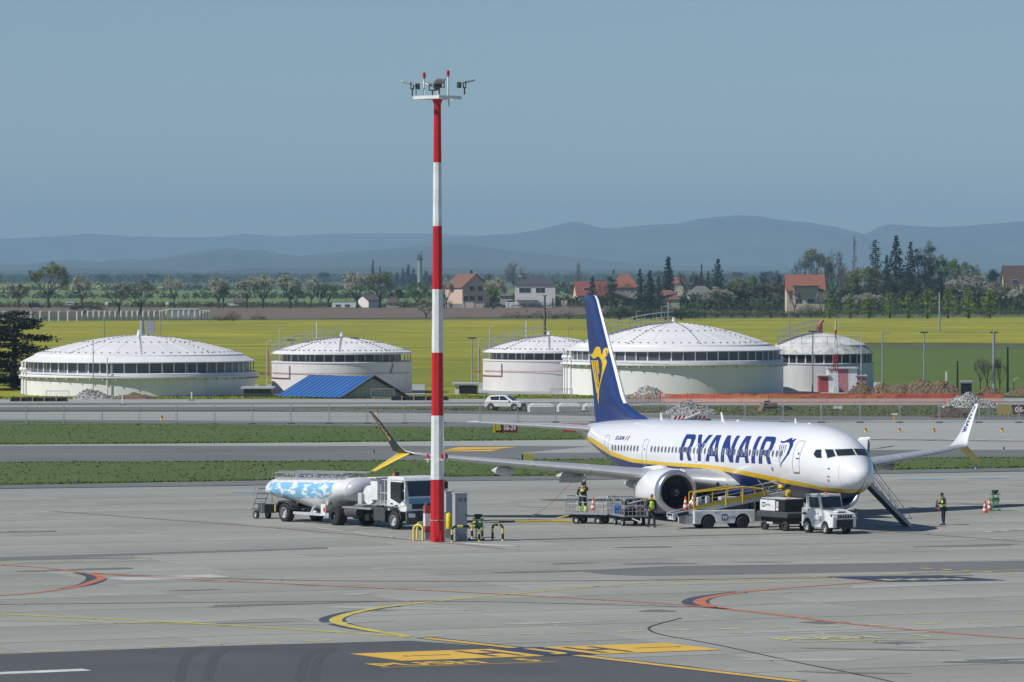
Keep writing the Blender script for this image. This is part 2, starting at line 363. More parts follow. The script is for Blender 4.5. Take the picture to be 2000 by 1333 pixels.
line([(2200, 1256), (2000, 1250), (1700, 1225), (1500, 1201), (1410, 1191), (1368, 1180), (1378, 1171), (1440, 1160), (1560, 1149), (1720, 1138)], .5, 'o', widths=[.24, .26, .3, .36, .44, .52, .45, .36, .26, .2])
line([(1430, 1193), (1380, 1187), (1358, 1179), (1375, 1169), (1440, 1158)], 1, 'k', ZP + .003, widths=[.3, .9, 1.15, .95, .3])
line([(2200, 1107), (1800, 1123), (1600, 1132), (1300, 1139), (1020, 1161), (800, 1182), (700, 1197), (655, 1214), (700, 1229), (800, 1246)], .5, 'y', widths=[.1, .1, .1, .12, .2, .28, .4, .5, .45, .34])
line([(780, 1186), (690, 1198), (648, 1213), (690, 1228), (760, 1240)], 1, 'k', ZP + .003, widths=[.3, .75, 1.05, .85, .3])
line([(-200, 1196), (0, 1202), (200, 1211), (400, 1221), (560, 1231), (700, 1240), (800, 1247)], .22, 'y')
line([(-100, 1213), (150, 1217), (400, 1222)], .12, 'y')
line([(1100, 1150), (1400, 1142), (1650, 1135)], .12, 'py')
line([(832, 1249), (1005, 1268)], .42, 'gold', curve=False); line([(1115, 1281), (1560, 1334)], .42, 'gold', curve=False)
line([(830, 1248), (1006, 1268)], .8, 'k', ZP + .003, curve=False); line([(1113, 1281), (1560, 1334)], .8, 'k', ZP + .003, curve=False)
dashes((-40, 1279), (700, 1251), 7, 'py', .17, .5); dashes((820, 1246), (2080, 1214), 13, 'py', .17, .48)
dashes((0, 1103), (330, 1094), 4, 'py', .25, .5)
line([(1330, 1210), (1274, 1225), (1270, 1234), (1300, 1244), (1400, 1262), (1560, 1297), (1700, 1325), (1900, 1370)], .09, 'j')
line([(-100, 1313), (0, 1318), (170, 1311)], .6, 'w', curve=False)
line([(100, 1000), (230, 1010), (500, 1030), (810, 1057), (985, 1074)], .2, 'r')
dashes((620, 1033), (830, 1058), 3, 'w', .2, .7)
line([(925, 984), (1030, 990), (1120, 997), (1180, 1001)], .12, 'w', curve=False)
line([(1010, 991), (1250, 1001), (1400, 1006)], .12, 'r', curve=False)
line([(1680, 1036), (1800, 1045), (2000, 1060)], .22, 'brn'); line([(1700, 1000), (1860, 1008)], .1, 'w', curve=False)
line([(1690, 980), (1840, 977), (2000, 976)], .1, 'r', curve=False); line([(1700, 978), (1860, 983), (2050, 995)], .1, 'r', curve=False)
dashes((700, 1052), (1620, 1036), 14, 'w', .13, .45); dashes((900, 1062), (1560, 1048), 8, 'w', .12, .6)
line([(1700, 1050), (1980, 1040)], .12, 'w', curve=False); line([(1875, 1051), (1980, 1048)], .12, 'w', curve=False)
line([(905, 1063), (1010, 1070)], .45, 'w', curve=False)
dashes((1920, 1041), (2080, 1030), 5, 'w', .3, .6); line([(1920, 1042), (2080, 1031)], .14, 'r', ZP + .005, curve=False)
line([(1760, 939), (1845, 938)], .5, 'b', curve=False); line([(1895, 937), (1970, 936)], .4, 'b', curve=False); line([(455, 964), (540, 965)], .5, 'b', curve=False)
dashes((1800, 1112), (2080, 1127), 7, 'gold', .3, .45)
# yellow direction boxes and black location box painted on the pavement
def para(p0, p1, p2, mat, z, name='painted_sign'):
    a, b, c = G(*p0), G(*p1), G(*p2); o = MB().add([(q.x, q.y, z) for q in (a, b, b + c - a, c)], [(0, 1, 2, 3)]).build(name, PM[mat], apron, fixn=False)
    if o.data.polygons[0].normal.z < 0: o.data.flip_normals()
    return a, b - a, c - a
ZS = ZP + .010
a, ex, ey = para((785, 1294), (1411, 1272), (683, 1280), 'gold', ZS)
def ptext(s, a, ex, ey, f0, f1, g0, g1, mat, z, bold=.02):
    vs, fs = text_polys(s, bold); o = a + ex * f0 + ey * g0; X = ex * (f1 - f0); Y = ey * (g1 - g0)
    ob = MB().add([(o.x + X.x * u + Y.x * v, o.y + X.y * u + Y.y * v, z) for u, v in vs], fs).build('painted_letter', PM[mat], apron, fixn=False)
    if ob.data.polygons[0].normal.z < 0: ob.data.flip_normals()
def prect(a, ex, ey, f0, f1, g0, g1, mat, z):
    q = [a + ex * f + ey * g for f, g in ((f0, g0), (f1, g0), (f1, g1), (f0, g1))]
    ob = MB().add([(p.x, p.y, z) for p in q], [(0, 1, 2, 3)]).build('painted_sign', PM[mat], apron, fixn=False)
    if ob.data.polygons[0].normal.z < 0: ob.data.flip_normals()
prect(a, ex, ey, .44, .60, -.02, 1.02, 'blu', ZS + .003)
ptext('J', a, ex, ey, .49, .55, .12, .88, 'gold', ZS + .006)
ptext('H', a, ex, ey, .30, .40, .12, .88, 'k', ZS + .006); ptext('H', a, ex, ey, .64, .74, .12, .88, 'k', ZS + .006)
for s, f in ((-1, .17), (1, .87)):
    prect(a, ex, ey, f - .06, f + .06, .48, .52, 'k', ZS + .006)
    tip = f + .09 * s
    q = [a + ex * (f + .07 * s) + ey * .44, a + ex * tip + ey * .5, a + ex * (f + .07 * s) + ey * .56]
    MB().add([(p.x, p.y, ZS + .006) for p in (q if s > 0 else q)], [(0, 1, 2)]).build('painted_sign', PM['k'], apron, fixn=False)
up = G(683, 1280) - G(785, 1294)
def ptextpx(s, p0, p1, h, mat, z, bold=.03):
    o = G(*p0); X = G(*p1) - o; Y = up.normalized() * h; vs, fs = text_polys(s, bold)
    ob = MB().add([(o.x + X.x * u + Y.x * v, o.y + X.y * u + Y.y * v, z) for u, v in vs], fs).build('painted_letter', PM[mat], apron, fixn=False)
    if ob.data.polygons[0].normal.z < 0: ob.data.flip_normals()
ptextpx('PUSH', (748, 1305), (958, 1298), 1.35, 'gold', ZS); ptextpx('5', (1036, 1295.5), (1066, 1294.5), 1.35, 'gold', ZS)
line([(745, 1307), (1085, 1295.6)], .12, 'gold', ZS, curve=False)
ptextpx('PUSH', (1535, 1253.5), (1728, 1249), 1.25, 'py', ZS); ptextpx('1', (1815, 1247), (1826, 1246.7), 1.25, 'py', ZS)
line([(1550, 1257), (1870, 1250)], .12, 'py', ZS, curve=False)
a2, ex2, ey2 = para((1735, 1139), (1965, 1136), (1612, 1129), 'blu', ZS)
for k_ in range(11): prect(a2, ex2, ey2, .12 + .065 * k_, .16 + .065 * k_, .2 + .05 * (k_ % 3), .42 + .05 * (k_ % 2), 'py', ZS + .003)
# taxiway markings further out
sheet_y = lambda pts: sheet('painted_sign', pts, PM['gold'], .085, apron)
sheet_y([(866, 882), (895, 876), (1012, 875.5), (975, 879)]); sheet_y([(862, 884.5), (960, 884), (975, 880.5), (866, 883)])
line([(-100, 890), (400, 888.5), (860, 886)], .15, 'y', .075, curve=False)
line([(1850, 861.5), (1700, 860.5)], .3, 'r', .09, curve=False); line([(1690, 860), (2050, 864)], .45, 'r', .09, curve=False)
dashes((1700, 860), (2010, 862), 6, 'w', .4, .4, .095)
line([(1690, 845.5), (2050, 844.5)], .1, 'j', .09, curve=False)
line([(1400, 824), (1700, 823)], .35, 'r', .09, curve=False)
for k in range(4):      # faint tyre marks on the dark asphalt
    u = (350, 405, 585, 612)[k]
    line([(u + 40, 1268), (u + 12, 1290), (u, 1333)], .35, 'tm', ZP + .003, 'tyre_mark')

# ------------------------------------------------------------------ hills on the horizon and the air in front of them
def ridge(name, pts, D, depth, col, seed, amp=1.0, base=534):
    """pts: silhouette (photo px) -> a real ridge of hills at distance D"""
    rr = random.Random(seed); us = np.linspace(-700, 2700, 430)
    n1 = sum(np.interp(us, np.linspace(-700, 2700, k), [rr.uniform(-1, 1) for _ in range(k)]) * a for k, a in ((60, .45), (150, .3), (400, .22)))
    top = np.interp(us, [p[0] for p in pts], [p[1] for p in pts]) + n1 * amp
    rings = []; prof = ((0, 0), (.15, .22), (.4, .55), (.7, .85), (1, 1), (1.4, .5))
    J = len(prof); vs = []
    for i, u in enumerate(us):
        h = HC + (YHZ - top[i]) * D / FPX; h = max(h, 2)
        for j, (t, f) in enumerate(prof):
            d = D - depth * (1 - t); w = 1 if f in (0, 1) else 1 + .07 * sin(u * .009 + j + seed)
            vs.append(((u - 1000) / FPX * D, d + (rr.uniform(-1, 1) * depth * .012 if f not in (0, 1) else 0), -0.5 + h * f * w if f else -.5))
    fs = [(i * J + j, (i + 1) * J + j, (i + 1) * J + j + 1, i * J + j + 1) for i in range(len(us) - 1) for j in range(J - 1)]
    m = MB().add(vs, fs); o = m.build(name, col, smooth=True, angle=180, kind='structure')
    return o
HM = groundmat('hill_forest', (.035, .055, .035), (.05, .07, .04), .003, (.09, .10, .065), .0012)
ridge('hills', [(-700, 475), (0, 467), (100, 462), (180, 457), (260, 462), (400, 464), (480, 457), (540, 462), (640, 457), (780, 456), (860, 457), (950, 461), (1300, 470), (2700, 470)], 27000, 3500, HM, 3, .8)
ridge('hills', [(-700, 540), (600, 520), (860, 466), (900, 463), (1000, 457), (1060, 447), (1095, 438), (1115, 433), (1140, 436), (1165, 444), (1195, 446), (1260, 440), (1330, 436), (1370, 427), (1410, 423), (1440, 420), (1480, 422), (1530, 430), (1590, 436), (1640, 445), (1690, 458), (1715, 444), (1735, 438), (1770, 441), (1830, 444), (1890, 442), (1950, 436), (2010, 432), (2200, 425), (2700, 440)], 22000, 3500, HM, 5, .9)
ridge('hills', [(-700, 520), (-100, 515), (90, 516), (140, 507), (180, 510), (215, 517), (250, 506), (290, 509), (380, 497), (420, 487), (450, 484), (480, 490), (500, 486), (540, 495), (580, 500), (680, 492), (800, 484), (900, 474), (1000, 490), (1300, 520), (2700, 525)], 16000, 2500, HM, 8, .8)
ridge('hills', [(-700, 528), (0, 529), (130, 523), (300, 526), (400, 532), (480, 523), (600, 524), (750, 520), (850, 523), (1000, 526), (1300, 527), (1500, 531), (2700, 531)], 10500, 1500, HM, 9, .8)
hz = MB().box((0, 14300, 199), (17900, 31400, 402))
hzm = bpy.data.materials.new('air'); hzm.use_nodes = True; t = hzm.node_tree; t.nodes.clear()
pv = t.nodes.new('ShaderNodeVolumePrincipled'); mo = t.nodes.new('ShaderNodeOutputMaterial'); t.links.new(pv.outputs[0], mo.inputs['Volume'])
pv.inputs['Color'].default_value = (.50, .77, 1.0, 1); pv.inputs["Density"].default_value = 7.2e-5; pv.inputs['Anisotropy'].default_value = 0.0
hz.build('haze', hzm, kind='stuff')

# ------------------------------------------------------------------ the airliner (body axes: x aft from the nose, y starboard, z up)
plane = thing('airliner', 'white, blue and yellow twin-engine passenger jet parked on the stand', 'airliner', (18.2, 250.1, .30))
plane.scale = (1.005, 1.005, 1.005)
plane.rotation_euler = (0, .02, TH + pi / 2)
FT = np.array([(0, 2.68, 2.62, .02), (.05, 2.86, 2.44, .22), (.2, 3.05, 2.24, .42), (.5, 3.3, 2.02, .66), (.9, 3.58, 1.84, .90), (1.3, 3.88, 1.70, 1.10), (1.8, 4.22, 1.58, 1.30), (2.4, 4.56, 1.48, 1.48), (3.2, 4.84, 1.40, 1.64), (4.4, 5.07, 1.33, 1.78), (5.8, 5.22, 1.30, 1.86), (7.5, 5.3, 1.29, 1.88), (24.5, 5.32, 1.29, 1.88), (27, 5.32, 1.45, 1.88), (29.5, 5.3, 1.95, 1.83), (32, 5.26, 2.6, 1.66), (34.5, 5.18, 3.3, 1.35), (36.5, 5.05, 3.85, 1.0), (38, 4.92, 4.2, .65), (39, 4.8, 4.35, .40), (39.47, 4.68, 4.45, .12)])
def _pchip(x, X, Y):
    # monotone cubic
    h = np.diff(X); d = np.diff(Y) / h; m = np.zeros(len(X)); m[0] = d[0]; m[-1] = d[-1]
    for i in range(1, len(X) - 1):
        if d[i - 1] * d[i] > 0: w1 = 2 * h[i] + h[i - 1]; w2 = h[i] + 2 * h[i - 1]; m[i] = (w1 + w2) / (w1 / d[i - 1] + w2 / d[i])
    i = max(0, min(len(X) - 2, int(np.searchsorted(X, x) - 1))); t = (x - X[i]) / h[i]
    return ((1 + 2 * t) * (1 - t) ** 2) * Y[i] + t * (1 - t) ** 2 * h[i] * m[i] + t * t * (3 - 2 * t) * Y[i + 1] + t * t * (t - 1) * h[i] * m[i + 1]
_sc = {}
def fsec(x):
    x = round(float(min(max(x, 0), 39.47)), 3)
    if x not in _sc: _sc[x] = tuple(_pchip(x, FT[:, 0], FT[:, k]) for k in (1, 2, 3))
    return _sc[x]
def fy(x, z):
    zt, zb, hw = fsec(x); s = (z - (zt + zb) / 2) / ((zt - zb) / 2); return hw * sqrt(max(0, 1 - s * s))
STX = [0, 1.0, 1.6, 2.9, 4.1, 8, 12.7, 16.2, 21.9, 27, 30.5, 32, 34, 36, 38, 39.5]
STT = [1.93, 1.95, 1.99, 2.07, 2.24, 2.51, 2.83, 2.98, 3.0, 3.14, 3.55, 3.9, 4.2, 4.3, 4.42, 4.5]
STB = [1.70, 1.74, 1.78, 1.86, 1.98, 2.24, 2.57, 2.76, 2.81, 2.91, 3.25, 3.5, 3.85, 4.05, 4.24, 4.35]
def ring(x):
    zt, zb, hw = fsec(x); zc = (zt + zb) / 2; hh = (zt - zb) / 2
    A = [math.asin(max(-.999, min(.98, (np.interp(x, STX, T) - zc) / hh))) for T in (STB, STT)]
    A[1] = max(A[1], A[0] + .001)
    an = list(np.linspace(-pi / 2, A[0], 9)) + list(np.linspace(A[0], A[1], 4))[1:] + list(np.linspace(A[1], pi / 2, 17))[1:]
    pts = [(x, hw * cos(a), zc + hh * sin(a)) for a in an]
    return pts + [(x, -p[1], p[2]) for p in pts[-2:0:-1]]
xs = sorted(set([0, .02, .05, .1, .15, .2, .3, .4, .5, .65, .8, .95, 1.1, 1.3, 1.5, 1.8, 2.1, 2.4, 2.8, 3.2, 3.8, 4.4, 5, 5.8, 6.6, 7.5] + list(np.arange(9, 24.5, 1.5)) + list(np.arange(24.5, 39, .6)) + [39.2, 39.47]))
fb = MB(); rings = [ring(x) for x in xs]; n = len(rings[0]); fb.loft(rings)
mi = []
for i in range(len(rings) - 1):
    for k in range(n):
        kk = k if k < 27 else n - 1 - k
        mi.append(1 if kk < 8 else 2 if kk < 11 else 0)
fb.mi = mi + [0, 0]
fb.build('fuselage', [M['planewhite'], M['belly'], M['planeyellow']], plane, smooth=True, angle=60)
# decals: polygons in (x, z) laid on the skin
def decal(name, polys, mat, off=.006, side=1, parent=plane, f=None, step=.12, xstep=None):
    bm = bmesh.new()
    for outer, holes in polys:
        loops = [[Vector((p[0], p[1], 0)) for p in outer]] + [[Vector((p[0], p[1], 0)) for p in h] for h in holes]
        tri = tessellate_polygon(loops); vs = [bm.verts.new(p) for l in loops for p in l]
        for t in tri:
            try: bm.faces.new([vs[i] for i in t])
            except ValueError: pass
    zs = [v.co.y for v in bm.verts]; xs_ = [v.co.x for v in bm.verts]
    for z in np.arange(min(zs) + step, max(zs), step):
        bmesh.ops.bisect_plane(bm, geom=bm.verts[:] + bm.edges[:] + bm.faces[:], plane_co=(0, z, 0), plane_no=(0, 1, 0), dist=1e-5)
    if xstep:
        for x in np.arange(min(xs_) + xstep, max(xs_), xstep):
            bmesh.ops.bisect_plane(bm, geom=bm.verts[:] + bm.edges[:] + bm.faces[:], plane_co=(x, 0, 0), plane_no=(1, 0, 0), dist=1e-5)
    for v in bm.verts:
        x, z = v.co.x, v.co.y
        if f: v.co = f(x, z, off, side)
        else:
            y = fy(x, z); zt, zb, hw = fsec(x); ny = y / hw ** 2; nz = (z - (zt + zb) / 2) / ((zt - zb) / 2) ** 2; l = sqrt(ny * ny + nz * nz) or 1
            v.co = (x, side * (y + off * ny / l), z + off * nz / l)
    me = bpy.data.meshes.new(name); bmesh.ops.recalc_face_normals(bm, faces=bm.faces); bm.to_mesh(me); bm.free(); me.materials.append(mat)
    # normals outward
    if me.polygons and sum(p.normal.y * side for p in me.polygons) < 0: me.flip_normals()
    o = bpy.data.objects.new(name, me); COL.objects.link(o); o.parent = parent; return o
def rrect(x0, x1, z0, z1, r, n=4):
    out = []
    for cx, cz, a in ((x1 - r, z1 - r, 0), (x0 + r, z1 - r, 90), (x0 + r, z0 + r, 180), (x1 - r, z0 + r, 270)):
        for k in range(n + 1): t = radians(a + 90 * k / n); out.append((cx + r * cos(t), cz + r * sin(t)))
    return out
B0, T0 = 3.15, 4.58
def Rl(a):   # letter R, left edge at x=a (x decreases towards the nose)
    o = [(a, B0), (a, T0), (a - 1.2, T0), (a - 1.45, 4.50), (a - 1.6, 4.34), (a - 1.6, 4.05), (a - 1.5, 3.86), (a - 1.28, 3.72), (a - 1.66, B0), (a - 1.17, B0), (a - .86, 3.62), (a - .47, 3.62), (a - .47, B0)]
    return (o, [[(a - .47, 3.88), (a - .47, 4.33), (a - .95, 4.33), (a - 1.08, 4.27), (a - 1.12, 4.17), (a - 1.12, 4.02), (a - 1.07, 3.93), (a - .95, 3.88)]])
def Al(a):
    return ([(a, B0), (a - .56, T0), (a - 1.26, T0), (a - 1.83, B0), (a - 1.36, B0), (a - 1.25, 3.45), (a - .58, 3.45), (a - .47, B0)], [[(a - .68, 3.72), (a - .915, 4.35), (a - 1.15, 3.72)]])
Yl = ([(17.42, B0), (17.42, 3.72), (18.26, T0), (17.72, T0), (17.19, 4.05), (16.82, T0), (16.28, T0), (16.96, 3.72), (16.96, B0)], [])
Nl = ([(14.30, B0), (14.30, T0), (13.80, T0), (13.07, 3.82), (13.07, T0), (12.60, T0), (12.60, B0), (13.06, B0), (13.83, 3.95), (13.83, B0)], [])
Il = ([(10.20, B0), (10.20, T0), (9.72, T0), (9.72, B0)], [])
titles = [Rl(19.95), Yl, Al(16.37), Nl, Al(12.34), Il, Rl(9.24)]
harp = ([(7.08, 4.40), (6.85, 4.36), (6.56, 4.37), (6.3, 4.46), (6.1, 4.53), (5.9, 4.55), (5.82, 4.50), (5.78, 4.42), (5.66, 4.47), (5.52, 4.50), (5.36, 4.50), (5.45, 4.40), (5.52, 4.33), (5.44, 4.26), (5.36, 4.14), (5.50, 3.72), (5.85, 3.45), (6.25, 3.22), (6.48, 2.98), (6.42, 3.2), (6.15, 3.40), (5.80, 3.66), (5.68, 4.00), (5.78, 4.20), (5.96, 4.30), (6.25, 4.31), (6.6, 4.26), (6.95, 4.29)], [])
strings = [([(a, 4.18), (a - .09, 4.18), (b - .04, c), (b, c)], []) for a, b, c in ((6.92, 6.52, 3.1), (6.68, 6.45, 3.42), (6.44, 6.3, 3.6), (6.2, 6.1, 3.78))]
def mirror_titles(side):
    if side > 0: return titles
    c = (19.95 + 7.6); return [([(c - x, z) for x, z in o], [[(c - x, z) for x, z in h] for h in hs_]) for o, hs_ in titles]
for side in (1, -1):
    for k, p in enumerate(mirror_titles(side)): decal('airline_letter', [p], M['letterblue'], .006, side)
    decal('harp_emblem', [harp] + strings, M['letterblue'], .006, side, xstep=.25)
def win(x, z, side):
    w = decal('cabin_window', [(rrect(x - .13, x + .13, z - .185, z + .185, .125), [])], M['framegrey'], .010, side)
    decal('window_pane', [(rrect(x - .095, x + .095, z - .15, z + .15, .093), [])], M['pane'], .016, side, parent=w)
WX = [29.93 - .478 * k for k in range(9)] + [24.08 - .503 * k for k in range(36) if k != 19]
for x in WX:
    if x < 6.2: continue
    for side in (1, -1): win(x, 3.715, side)
def outline(x0, x1, z0, z1, r, w=.035): return [(rrect(x0, x1, z0, z1, r), [rrect(x0 + w, x1 - w, z0 + w, z1 - w, r - w)])]
for side in (1, -1):
    for nm, x0, x1, z0, z1, r in (('cabin_door', 4.28, 5.03, 2.77, 4.42, .16), ('cabin_door', 30.72, 31.42, 2.80, 4.42, .16), ('cabin_door', 24.74, 25.42, 2.78, 4.24, .14), ('overwing_exit', 17.42, 17.93, 3.09, 4.1, .14), ('overwing_exit', 16.46, 17.0, 3.09, 4.1, .14)):
        if side < 0 and nm == 'cabin_door' and x0 < 6: decal('doorway', [(rrect(x0, x1, z0, z1, r), [])], M['black'], .008, side, xstep=.2); continue
        d = decal(nm, outline(x0, x1, z0, z1, r), M['framegrey' if nm == 'cabin_door' else 'winglite'], .011, side, xstep=.2)
        if x0 < 6:
            decal('door_handle', [(rrect(x0 + .05, x0 + .38, 3.46, 3.52, .025), [])], M['dgrey'], .014, side, parent=d)
            decal('door_window', [(rrect(x0 + .13, x0 + .25, 3.68, 3.82, .055), [])], M['dgrey'], .014, side, parent=d)
            decal('sill_plate', [(rrect(x0 + .03, x1 - .03, z0 - .06, z0 + .02, .03), [])], M['seam'], .016, side, parent=d)
        elif nm == 'cabin_door': decal('door_window', [(rrect(x0 + .28, x0 + .38, 3.62, 3.74, .045), [])], M['dgrey'], .014, side, parent=d)
    decal('cargo_doorway', [([(9.75, 2.28), (9.6, 1.6), (9.3, 1.40), (7.6, 1.38), (7.3, 1.5), (7.15, 2.02), (7.4, 2.12)], [])] if side > 0 else [(rrect(7.2, 8.4, 1.5, 2.1, .1), [])], M['black' if side > 0 else 'belly'], .009, side, step=.08, xstep=.4)
    if side > 0: decal('cargo_door_edge', [([(9.95, 2.32), (9.78, 1.62), (9.5, 1.42), (9.3, 1.40), (9.6, 1.62), (9.76, 2.28)], [])], M['framegrey'], .02, side, step=.06)
    decal('static_port', [(rrect(7.42, 7.66, 2.78, 3.02, .11), [])], M['seam'], .012, side)
    decal('radome_seam', [([(1.06, 2.0), (1.10, 2.0), (1.12, 2.7), (1.16, 3.3), (1.24, 3.55), (1.2, 3.56), (1.12, 3.3), (1.08, 2.7)], [])], M['winglite'], .004, side, step=.1)
    for x_, z_ in ((1.72, 3.02), (1.78, 2.62), (1.86, 2.42)):
        decal('pitot_probe', [(rrect(x_ - .09, x_ + .06, z_ - .035, z_ + .035, .03), [])], M['seam'], .03, side)
    # registration and flag
    vs_, fs_ = text_polys('EI-IKM', .02)
    xa, xb, za, zb_ = (29.72, 28.5, 4.16, 4.38) if side > 0 else (28.5, 29.72, 4.16, 4.38)
    for tri in [(fs_, vs_)]:
        m_ = MB(); m_.add([(xa + (xb - xa) * u + (za * 0) - (.08 * v if side > 0 else -.08 * v), side * (fy(xa + (xb - xa) * u, za + (zb_ - za) * v) + .008), za + (zb_ - za) * v) for u, v in vs_], fs_)
        m_.build('registration', M['letterblue'], plane, fixn=False)
    fx = 28.28 if side > 0 else 29.95; sg = -1 if side > 0 else 1
    for k, c in enumerate(('orange', None, 'green')):
        if c: a_ = fx + sg * .16 * k; decal('flag_stripe', [([(a_, 4.14), (a_ + sg * .13, 4.14), (a_ + sg * .26, 4.40), (a_ + sg * .13, 4.40)], [])], M[c], .008, side)
# cockpit windows: corners given across the nose (y, z)
def nosept(y, z, off=.012):
    lo, hi = .0, 4.5
    for _ in range(40):
        mid = (lo + hi) / 2; zt, zb, hw = fsec(mid); inside = (y / hw) ** 2 + ((z - (zt + zb) / 2) / ((zt - zb) / 2)) ** 2 < 1
        if inside: hi = mid
        else: lo = mid
    d = Vector((-1, y * .6, .35)).normalized(); return Vector((hi, y, z)) + d * off
def quadpane(name, c, mat, off, parent, n=6):
    vs = []
    for i in range(n + 1):
        for j in range(n + 1):
            s, t = i / n, j / n; y = (1 - s) * ((1 - t) * c[0][0] + t * c[3][0]) + s * ((1 - t) * c[1][0] + t * c[2][0]); z = (1 - s) * ((1 - t) * c[0][1] + t * c[3][1]) + s * ((1 - t) * c[1][1] + t * c[2][1])
            vs.append(nosept(y, z, off))
    fs = [(i * (n + 1) + j, (i + 1) * (n + 1) + j, (i + 1) * (n + 1) + j + 1, i * (n + 1) + j + 1) for i in range(n) for j in range(n)]
    return MB().add(vs, fs).build(name, mat, parent, fixn=False)
for side in (1, -1):
    for c in ([(.045, 3.71), (.86, 3.66), (.83, 3.99), (.045, 4.02)], [(.93, 3.65), (1.22, 3.55), (1.16, 3.99), (.90, 3.99)]):
        cc = [(y * side, z) for y, z in c]
        if side < 0: cc = [cc[1], cc[0], cc[3], cc[2]]
        f_ = quadpane('windscreen_frame', [(y + dy * side * (1 if side > 0 else 1), z + dz) for (y, z), (dy, dz) in zip(cc, (((-.03, -.03), (.03, -.03), (.03, .03), (-.03, .03)) if side > 0 else ((.03, -.03), (-.03, -.03), (-.03, .03), (.03, .03))))], M['winglite'], .008, plane)
        quadpane('windscreen_pane', cc, M['glass'], .018, f_)
    f_ = decal('side_window', [([(2.33, 3.55), (2.62, 3.98), (3.02, 3.97), (3.05, 3.72), (2.75, 3.56)], [])], M['glass'], .015, side, xstep=.15)
# wing-body fairing
rg = []
for x, hw, zt, zb in ((11.2, .5, 1.8, 1.45), (12.2, 1.35, 2.15, 1.22), (13.5, 1.85, 2.35, 1.08), (16, 2.02, 2.45, .98), (19, 2.05, 2.45, .95), (21.5, 1.95, 2.4, 1.0), (23.5, 1.5, 2.2, 1.15), (25.2, .6, 1.9, 1.35)):
    rg.append([(x, hw * cos(a) * (abs(cos(a)) ** -.25 if abs(cos(a)) > .05 else 1), (zt + zb) / 2 + (zt - zb) / 2 * sin(a)) for a in np.linspace(0, 2 * pi, 28, endpoint=False)])
MB().loft(rg).build('belly_fairing', M['belly'], plane, smooth=True, angle=70)
